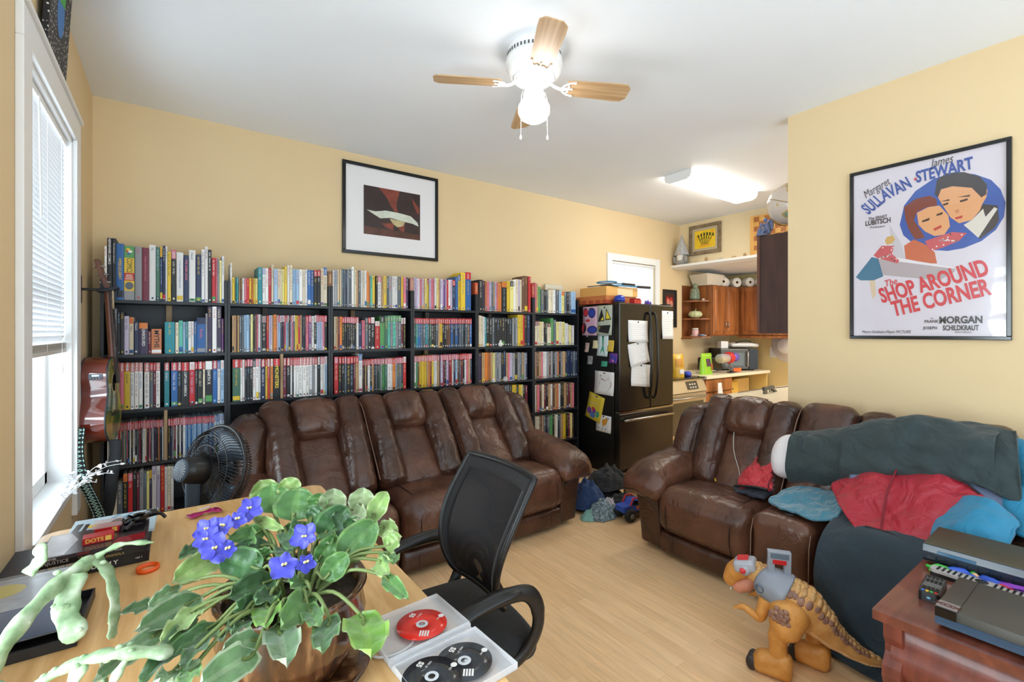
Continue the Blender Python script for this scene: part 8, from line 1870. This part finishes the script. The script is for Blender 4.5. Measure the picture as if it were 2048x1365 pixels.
leg([(2.165, .935, .29), (2.135, .93, .26), (2.108, .935, .215), (2.095, .955, .17), (2.092, .955, .13), (2.092, .955, .08)], [.045, .078, .066, .040, .035, .038], ((2.10, .90, 0), (2.062, 1.045, 0)), -1)
leg([(2.27, .93, .27), (2.305, .925, .24), (2.33, .915, .20), (2.32, .905, .15), (2.31, .90, .12), (2.305, .895, .08)], [.045, .072, .062, .040, .035, .037], ((2.29, .83, 0), (2.272, .965, 0)), 1)
mb = MB(); c = V_(2.052, .935, .272)
for i in range(16):
    a = i * 2.4; r = .042 * math.sqrt(i / 16); mb.ball(c + Vector((.0 + .012 * (r / .042) ** 2, math.cos(a) * r, math.sin(a) * r * .9)), (.007, .014, .013), 8)
mb.build('thigh_patch', M_patch, dn)
for s, pts in ((-1, [(2.125, 1.02, .285), (2.108, 1.03, .235), (2.102, 1.038, .205), (2.088, 1.075, .222), (2.080, 1.10, .232), (2.073, 1.12, .222)]), (1, [(2.26, 1.03, .285), (2.275, 1.045, .235), (2.27, 1.06, .205), (2.25, 1.095, .222), (2.245, 1.115, .228), (2.24, 1.135, .22)])):
    ar, _, _ = dtube('arm', pts, [.030, .025, .019, .016, .013, .010], M_leg, n=14)
    mb = MB(); q = V_(*pts[-1])
    for dx in (-.008, .008): mb.tube([q, q + Vector((dx, .012, -.004)), q + Vector((dx, .022, -.014))], [.006, .005, .002], 8)
    mb.build('finger', M_leg, ar)
# ------------------------------------------------------------------ pictures
# poster shapes, mm from the middle of the sheet
POSTER = {'oval':[(-104,153),(-83,263),(-32,335),(46,384),(133,399),(216,365),(277,319),(312,260),(330,189),(324,116),(295,54),(241,4),(172,-24),(107,-30),(32,-13),(-39,30),(-87,89)], 'mhair':[(53,296),(63,375),(100,401),(172,389),(235,347),(262,298),(259,247),(241,235),(204,295),(127,323),(80,317),(67,275)], 'mface':[(65,280),(80,317),(127,328),(204,297),(241,243),(252,283),(264,270),(259,230),(244,200),(235,168),(204,122),(153,115),(120,152),(87,226)], 'msuit':[(247,199),(301,179),(307,102),(289,64),(235,14),(191,99),(216,133)], 'mshirt':[(204,122),(247,174),(256,129),(289,173),(301,162),(229,23),(172,102)], 'whair':[(-83,253),(-32,289),(32,294),(60,268),(63,231),(18,231),(-25,213),(-39,169),(-10,108),(11,59),(-32,56),(-61,117),(-76,176)], 'wface':[(-25,208),(25,230),(73,229),(110,167),(117,104),(94,63),(53,61),(11,95),(-17,137)], 'wdress':[(11,40),(73,57),(127,71),(185,56),(153,18),(87,-8),(32,-22)], 'shair':[(-175,70),(-164,92),(-136,97),(-125,71),(-140,50),(-164,44)], 'sdress':[(-231,-10),(-191,43),(-129,34),(-140,-13),(-106,-55),(-113,-74),(-168,-48),(-207,-33)], 'sskirt':[(-323,-135),(-240,-19),(-207,-33),(-183,-143),(-231,-163),(-298,-157)], 'coat':[(-83,27),(-39,57),(11,22),(53,-30),(63,-94),(18,-89),(-76,-50)], 'counter':[(-215,-32),(-175,-47),(-68,-69),(137,-125),(137,-147),(73,-190),(-191,-133)], 'countertop':[(-215,-32),(-113,-40),(137,-125),(133,-131),(-68,-74)], 'leaf1':[(-152,162),(-98,48),(-76,-50),(-129,-33),(-144,55)], 'legs':[(-252,-161),(-223,-164),(-219,-257),(-238,-276)], 'meye':[(87,233),(110,238),(110,228),(90,223)], 'meye2':[(156,237),(188,243),(188,232),(159,227)], 'mbrow':[(77,250),(114,255),(115,246)], 'mbrow2':[(146,258),(197,260),(196,250)], 'mouth':[(137,149),(169,155),(166,140),(140,138)], 'weye':[(-3,158),(32,169),(29,154),(0,148)], 'weye2':[(60,182),(87,190),(86,177),(62,172)], 'wmouth':[(46,103),(80,119),(83,104),(53,90)], 'nose':[(137,188),(153,194),(153,172),(141,170)]}
def art_poster(e, w, h, y):
    def sh(nm, keys, c, d=1, rough=.3):
        mb = MB()
        for i, k in enumerate(keys): mb.add([(x / 1000, y - .0003 * d - .00004 * i, z / 1000) for x, z in POSTER[k]], [tuple(range(len(POSTER[k])))])
        return mb.build(nm, mat('poster_' + nm, c, rough), e)
    MB().add([(-w / 2, y, -h / 2), (w / 2, y, -h / 2), (w / 2, y, h / 2), (-w / 2, y, h / 2)], [(0, 1, 2, 3)]).build('poster_sheet', mat('poster_sheet', (214, 206, 216), .3), e)
    sh('blue_oval', ['oval'], (44, 84, 164)); sh('dark_suit', ['msuit'], (54, 48, 54), 2); sh('shirt', ['mshirt'], (214, 206, 196), 3); sh('painted_face', ['mface', 'wface'], (222, 160, 112), 4); sh('dark_hair', ['mhair'], (52, 44, 48), 5); sh('auburn_hair', ['whair'], (124, 56, 44), 5)
    sh('pink_dress', ['wdress', 'sdress'], (196, 84, 92), 4); sh('painted_feature', ['meye', 'meye2', 'mbrow', 'mbrow2', 'weye', 'weye2'], (60, 40, 36), 6); sh('painted_mouth', ['mouth', 'wmouth'], (190, 60, 54), 6); sh('painted_shade', ['nose'], (198, 134, 92), 6)
    sh('blond_hair', ['shair'], (206, 164, 96), 3); sh('teal_skirt', ['sskirt'], (52, 110, 140), 3); sh('orange_coat', ['coat'], (196, 100, 68), 3); sh('grey_counter', ['counter'], (176, 164, 168), 2); sh('counter_top', ['countertop'], (226, 220, 226), 4); sh('paper_leaf', ['leaf1'], (196, 190, 196), 2); sh('pale_leg', ['legs'], (214, 190, 160), 2)
    mb = MB(); R = random.Random(2)
    for k in ('wdress', 'sdress'):
        xs = [p[0] for p in POSTER[k]]; zs = [p[1] for p in POSTER[k]]; n = 0
        cx, cz = sum(xs) / len(xs), sum(zs) / len(zs)
        for i in range(22):
            a = R.random(); q = R.choice(POSTER[k]); x, z = cx + (q[0] - cx) * a * .85, cz + (q[1] - cz) * a * .85
            mb.add([(p[0] / 1000, y - .0017, p[1] / 1000) for p in disc(x, z, 4, 4, 6)], [tuple(range(6))])
    mb.build('polka_dot', M_paper, e)
    B = mat('poster_blue_ink', (40, 72, 152), .35); K = mat('poster_black_ink', (48, 44, 52), .35); Rd = mat('poster_red_ink', (206, 44, 58), .35)
    for s_, x, z, ln, an, cap, m, bold, shr in (('SULL', -.234, .3, .127, .64, .074, B, .003, 0), ('AVAN', -.122, .366, .141, .39, .071, B, .003, 0), ('STEWART', .09, .418, .246, .07, .065, B, .003, 0), ('Margaret', -.217, .395, .157, .45, .05, K, .0, .3), ('James', .082, .473, .105, .05, .046, K, 0, .3),
            ('The ERNST', -.21, .217, .092, 0, .017, K, .0004, 0), ('LUBITSCH', -.209, .19, .15, 0, .03, K, .0012, 0), ('Production', -.212, .161, .088, -.04, .014, K, 0, .3), ('The', -.148, -.184, .062, .25, .04, Rd, .0006, .3), ('SHOP AROUND', .034, -.202, .49, .27, .088, Rd, .004, 0), ('THE CORNER', .064, -.296, .455, .25, .088, Rd, .004, .1),
            ('with', .041, -.401, .017, 0, .008, K, 0, 0), ('FRANK', .039, -.419, .064, 0, .016, K, .0004, 0), ('MORGAN', .159, -.414, .158, 0, .038, K, .002, 0), ('JOSEPH', .034, -.456, .073, 0, .016, K, .0004, 0), ('SCHILDKRAUT', .159, -.457, .158, 0, .028, K, .0012, 0), ('Metro-Goldwyn-Mayer PICTURE', -.171, -.478, .246, 0, .017, K, 0, .15), ('ERNST LUBITSCH', .17, -.48, .08, 0, .008, K, 0, 0)):
        size = cap / .72
        text('lettering', s_, m, e, (x, y - .0024, z), FACE_Y @ Matrix.Rotation(an, 3, 'Z'), size, .0002, shear=shr, bold=bold, sx=ln / (len(s_) * size * (.66 if s_.isupper() else .52)))
    mb = MB(); mb.add([(-.031 + .008 * math.cos(t * PI / 2), y - .0024, .404 + .01 * math.sin(t * PI / 2)) for t in range(4)], [(0, 1, 2, 3)]); mb.build('red_diamond', Rd, e)
    # glazing sheet
    g = _new('picture_glazing'); m, t, b = g
    gl_ = t.nodes.new('ShaderNodeBsdfGlossy'); gl_.inputs['Roughness'].default_value = .04; tr = t.nodes.new('ShaderNodeBsdfTransparent'); mx = t.nodes.new('ShaderNodeMixShader')
    n = t.nodes.new('ShaderNodeTexNoise'); n.inputs['Scale'].default_value = 3.0; bp = t.nodes.new('ShaderNodeBump'); bp.inputs['Strength'].default_value = .25; bp.inputs['Distance'].default_value = .01; tc = t.nodes.new('ShaderNodeTexCoord')
    t.links.new(tc.outputs['Object'], n.inputs['Vector']); t.links.new(n.outputs['Fac'], bp.inputs['Height']); t.links.new(bp.outputs['Normal'], gl_.inputs['Normal'])
    mx.inputs[0].default_value = .07; t.links.new(tr.outputs[0], mx.inputs[1]); t.links.new(gl_.outputs[0], mx.inputs[2]); t.links.new(mx.outputs[0], t.nodes['Material Output'].inputs[0])
    MB().add([(-w / 2, y - .004, -h / 2), (w / 2, y - .004, -h / 2), (w / 2, y - .004, h / 2), (-w / 2, y - .004, h / 2)], [(0, 1, 2, 3)]).build('plastic_glazing', m, e)
M_pf = mat('black_moulding', (16, 18, 20), .18)
framed('film_poster', 'black-framed vintage film poster with blue oval and red lettering on the end wall', 'poster', .706, 1.042, .020, .022, M_pf, mat('backing', (200, 196, 200), .6), 0.0, (XR, .795, 1.947), -PI / 2, art_poster)
def art_dark(e, w, h, y):
    layer(e, 'painted_ground', mat('art_umber', (52, 36, 34), .3, var=.3, vscale=7), [[(0, 0), (1, 0), (1, 1), (0, 1)]], w, h, y)
    layer(e, 'rust_curtain', mat('art_rust', (128, 60, 46), .3, var=.3, vscale=14), [[(.25, 1), (.62, 1), (.56, .7), (.6, .45), (.48, .62), (.4, .8)], [(.84, .9), (.98, .7), (.97, .55), (.88, .72)], [(.3, .26), (.52, .3), (.5, .14), (.36, .2)], [(.58, .28), (.72, .34), (.7, .12), (.62, .16)]], w, h, y - .0005)
    layer(e, 'pale_cloth', mat('art_pale', (206, 212, 198), .3, var=.12, vscale=16), [[(.05, .5), (.2, .49), (.38, .54), (.6, .53), (.82, .5), (.95, .38), (.97, .3), (.86, .34), (.7, .36), (.45, .4), (.28, .36), (.18, .42)]], w, h, y - .001)
    layer(e, 'ochre_fold', mat('art_ochre', (190, 176, 130), .3, var=.2, vscale=30), [[(.44, .38), (.72, .36), (.68, .26), (.58, .22), (.5, .28)]], w, h, y - .0015)
    layer(e, 'warm_ground', mat('art_sienna', (84, 48, 34), .3, var=.3, vscale=9), [[(0, 0), (1, 0), (1, .12), (0, .16)]], w, h, y - .0005)
framed('framed_painting', 'wide black frame with white mount and dark draped-cloth painting above the bookcases', 'picture', .874, .772, .028, .022, M_pf, mat('white_mount', (232, 230, 232), .5), .150, (1.568, YW, 2.512), 0, art_dark)
def star_mat():
    m, t, b = _new('starry_canvas'); tc = t.nodes.new('ShaderNodeTexCoord'); v = t.nodes.new('ShaderNodeTexVoronoi'); v.inputs['Scale'].default_value = 62; r = t.nodes.new('ShaderNodeValToRGB')
    r.color_ramp.elements[0].position = .22; r.color_ramp.elements[0].color = rgb(220, 216, 214); r.color_ramp.elements[1].position = .3; r.color_ramp.elements[1].color = rgb(26, 24, 30)
    t.links.new(tc.outputs['Object'], v.inputs['Vector']); t.links.new(v.outputs['Distance'], r.inputs['Fac']); t.links.new(r.outputs['Color'], b.inputs['Base Color']); b.inputs['Roughness'].default_value = .6
    return m
e = empty('canvas_painting', (XL + .012, 2.655, WIN1[3] + .134), math.radians(90), 'starry black canvas with green and blue head standing over the tall window', 'painting')
mb = MB(); mb.M = Matrix.Rotation(math.radians(3), 4, 'X'); mb.box((-.19, -.018, 0), (.19, .0, .375)); mb.build('canvas', star_mat(), e)
mb = MB(); mb.M = Matrix.Rotation(math.radians(3), 4, 'X'); mb.add([(x, -.0186, z) for x, z in disc(.0, .21, .07, .10)], [tuple(range(14))]); mb.build('blue_head', mat('alien_blue', (60, 120, 190), .6), e)
mb = MB(); mb.M = Matrix.Rotation(math.radians(3), 4, 'X'); mb.add([(x, -.0192, z) for x, z in ((-.06, .24), (.06, .26), (.07, .31), (.0, .345), (-.06, .32))], [tuple(range(5))]); mb.build('green_cap', mat('alien_green', (70, 170, 80), .6), e)

# ------------------------------------------------------------------ heap of clothes and toy truck between the sofas
def heap(name, label, loc, rx, ry, hz, m, seed, cat='clothes'):
    o = MB(); o.grid(lambda u, v: (lambda a, r: (rx * r * math.cos(a) * (1 + .25 * nz(math.cos(a), math.sin(a), seed, 2)), ry * r * math.sin(a) * (1 + .25 * nz(math.sin(a), seed, math.cos(a), 2)), max(.002, hz * (1 - r ** 2.2) * (1 + .35 * nz(r * math.cos(a), r * math.sin(a), seed, 4)) + .022 * nz(r * math.cos(a) * rx, r * math.sin(a) * ry, seed, 34) * (1 - r))))(2 * PI * u, 1 - v), 44, 16, wrap=True)
    o = o.build(name, m, None); o.location = loc
    return tag(o, label, cat, 'clothes heaped on the floor')
M_den = fabric('denim', (44, 70, 116), .9, .8, 22, 500); M_blkc = fabric('black_jersey', (34, 36, 40), .9, .8, 18, 500); M_pat = mat('print_cloth', (120, 140, 150), .8, var=.85, vscale=60); M_mint = fabric('mint_cloth', (130, 180, 170), .9, .7, 18, 500)
heap('shirt', 'black shirt on top of the clothes heap against the fridge', (3.07, 2.82, .14), .22, .17, .15, M_blkc, 1.0)
heap('jeans', 'blue denim jeans in the clothes heap beside the sofa arm', (2.80, 2.80, .03), .16, .17, .19, M_den, 4.0)
heap('sweater', 'dark jersey at the foot of the clothes heap behind the truck', (3.02, 2.64, .002), .20, .13, .11, M_blkc, 7.0)
heap('trousers', 'black trousers under the clothes heap', (2.97, 2.84, .001), .30, .20, .16, M_blkc, 2.0)
heap('print_shirt', 'black and white printed shirt at the front of the clothes heap', (2.76, 2.60, .002), .14, .10, .12, M_pat, 9.0)
heap('mint_shirt', 'mint green shirt peeping out nearest the sofa arm', (2.66, 2.63, .001), .09, .07, .06, M_mint, 11.0)
heap('grey_top', 'pale grey top in the middle of the clothes heap', (2.90, 2.64, .001), .10, .08, .10, fabric('pale_jersey', (196, 190, 200), .9, .7, 18, 500), 13.0)
e = empty('paper_bag', (3.26, 2.70, .001), .4, 'tan paper bag with grey cloth beside the clothes heap', 'bag')
mb = MB(); mb.prism([(-.10, 0), (.10, 0), (.06, .12), (-.04, .10)], -.07, .07, 'y'); mb.build('bag', mat('kraft_paper', (206, 156, 92), .7), e); mb = MB(); mb.grid(lambda u, v: (.01 + .12 * u, -.078 + .15 * v, .125 + .02 * math.sin(v * 6) - .11 * u * u), 10, 10); mb.build('grey_cloth', fabric('grey_stripe', (130, 134, 140), .9, .6, 20, 400), e, solid=.006)
tk = empty('toy_truck', (2.96, 2.44, .0), -.15, 'blue and red toy monster truck on the floor before the clothes', 'toy')
MB().box((-.13, -.045, .045), (.13, .045, .075)).build('chassis', M_plast, tk, bevel=.006)
mb = MB(); mb.prism([(-.15, .07), (.14, .07), (.15, .09), (.08, .115), (.04, .15), (-.05, .155), (-.08, .12), (-.15, .115)], -.05, .05, 'y'); mb.build('cab', mat('truck_blue', (60, 90, 190), .3), tk, bevel=.006)
mb = MB(); mb.prism([(-.06, .118), (.05, .118), (.03, .147), (-.045, .15)], -.052, .052, 'y'); mb.build('side_window', mat('gloss_black', (20, 20, 20), .12), tk)
MB().box((-.02, -.053, .085), (.06, -.05, .11)).build('orange_flash', mat('truck_orange', (236, 120, 40), .4), tk); mb = MB(); mb.tube([(-.08, -.045, .12), (-.05, -.045, .17), (.0, -.045, .17), (.05, -.045, .13)], .007, 8); mb.tube([(-.08, .045, .12), (-.05, .045, .17), (.0, .045, .17), (.05, .045, .13)], .007, 8); mb.build('roll_bar', mat('truck_red', (206, 40, 44), .35), tk)
for x in (-.095, .10):
    for s in (-1, 1):
        wh = MB().lathe([(.0, -.02), (.03, -.022), (.046, -.016), (.05, 0), (.046, .016), (.03, .022), (0, .02)], 22, c=(x, s * .062, .05), rot=Matrix.Rotation(PI / 2, 3, 'X'), mod=lambda t, z: 1 + .025 * math.cos(t * 16)).build('wheel', mat('tyre', (40, 38, 38), .7), tk)
        MB().lathe([(0, 0), (.02, 0), (.017, .004), (0, .005)], 14, c=(x, s * .0845, .05), rot=Matrix.Rotation(-s * PI / 2, 3, 'X')).build('hub_cap', mat('hub_grey', (120, 118, 112), .3), wh)
# lettering becomes plain mesh
bpy.context.view_layer.update()
_dg = bpy.context.evaluated_depsgraph_get()
for o in TEXTS:
    me = bpy.data.meshes.new_from_object(o.evaluated_get(_dg))
    me.name = o.name
    n = bpy.data.objects.new('tmp', me); COL.objects.link(n)
    n.parent = o.parent; n.matrix_local = o.matrix_local.copy()
    if 'label' in o: n['label'] = o['label']
    nm = o.name; cu = o.data
    bpy.data.objects.remove(o); bpy.data.curves.remove(cu)
    n.name = nm
bpy.context.view_layer.update()
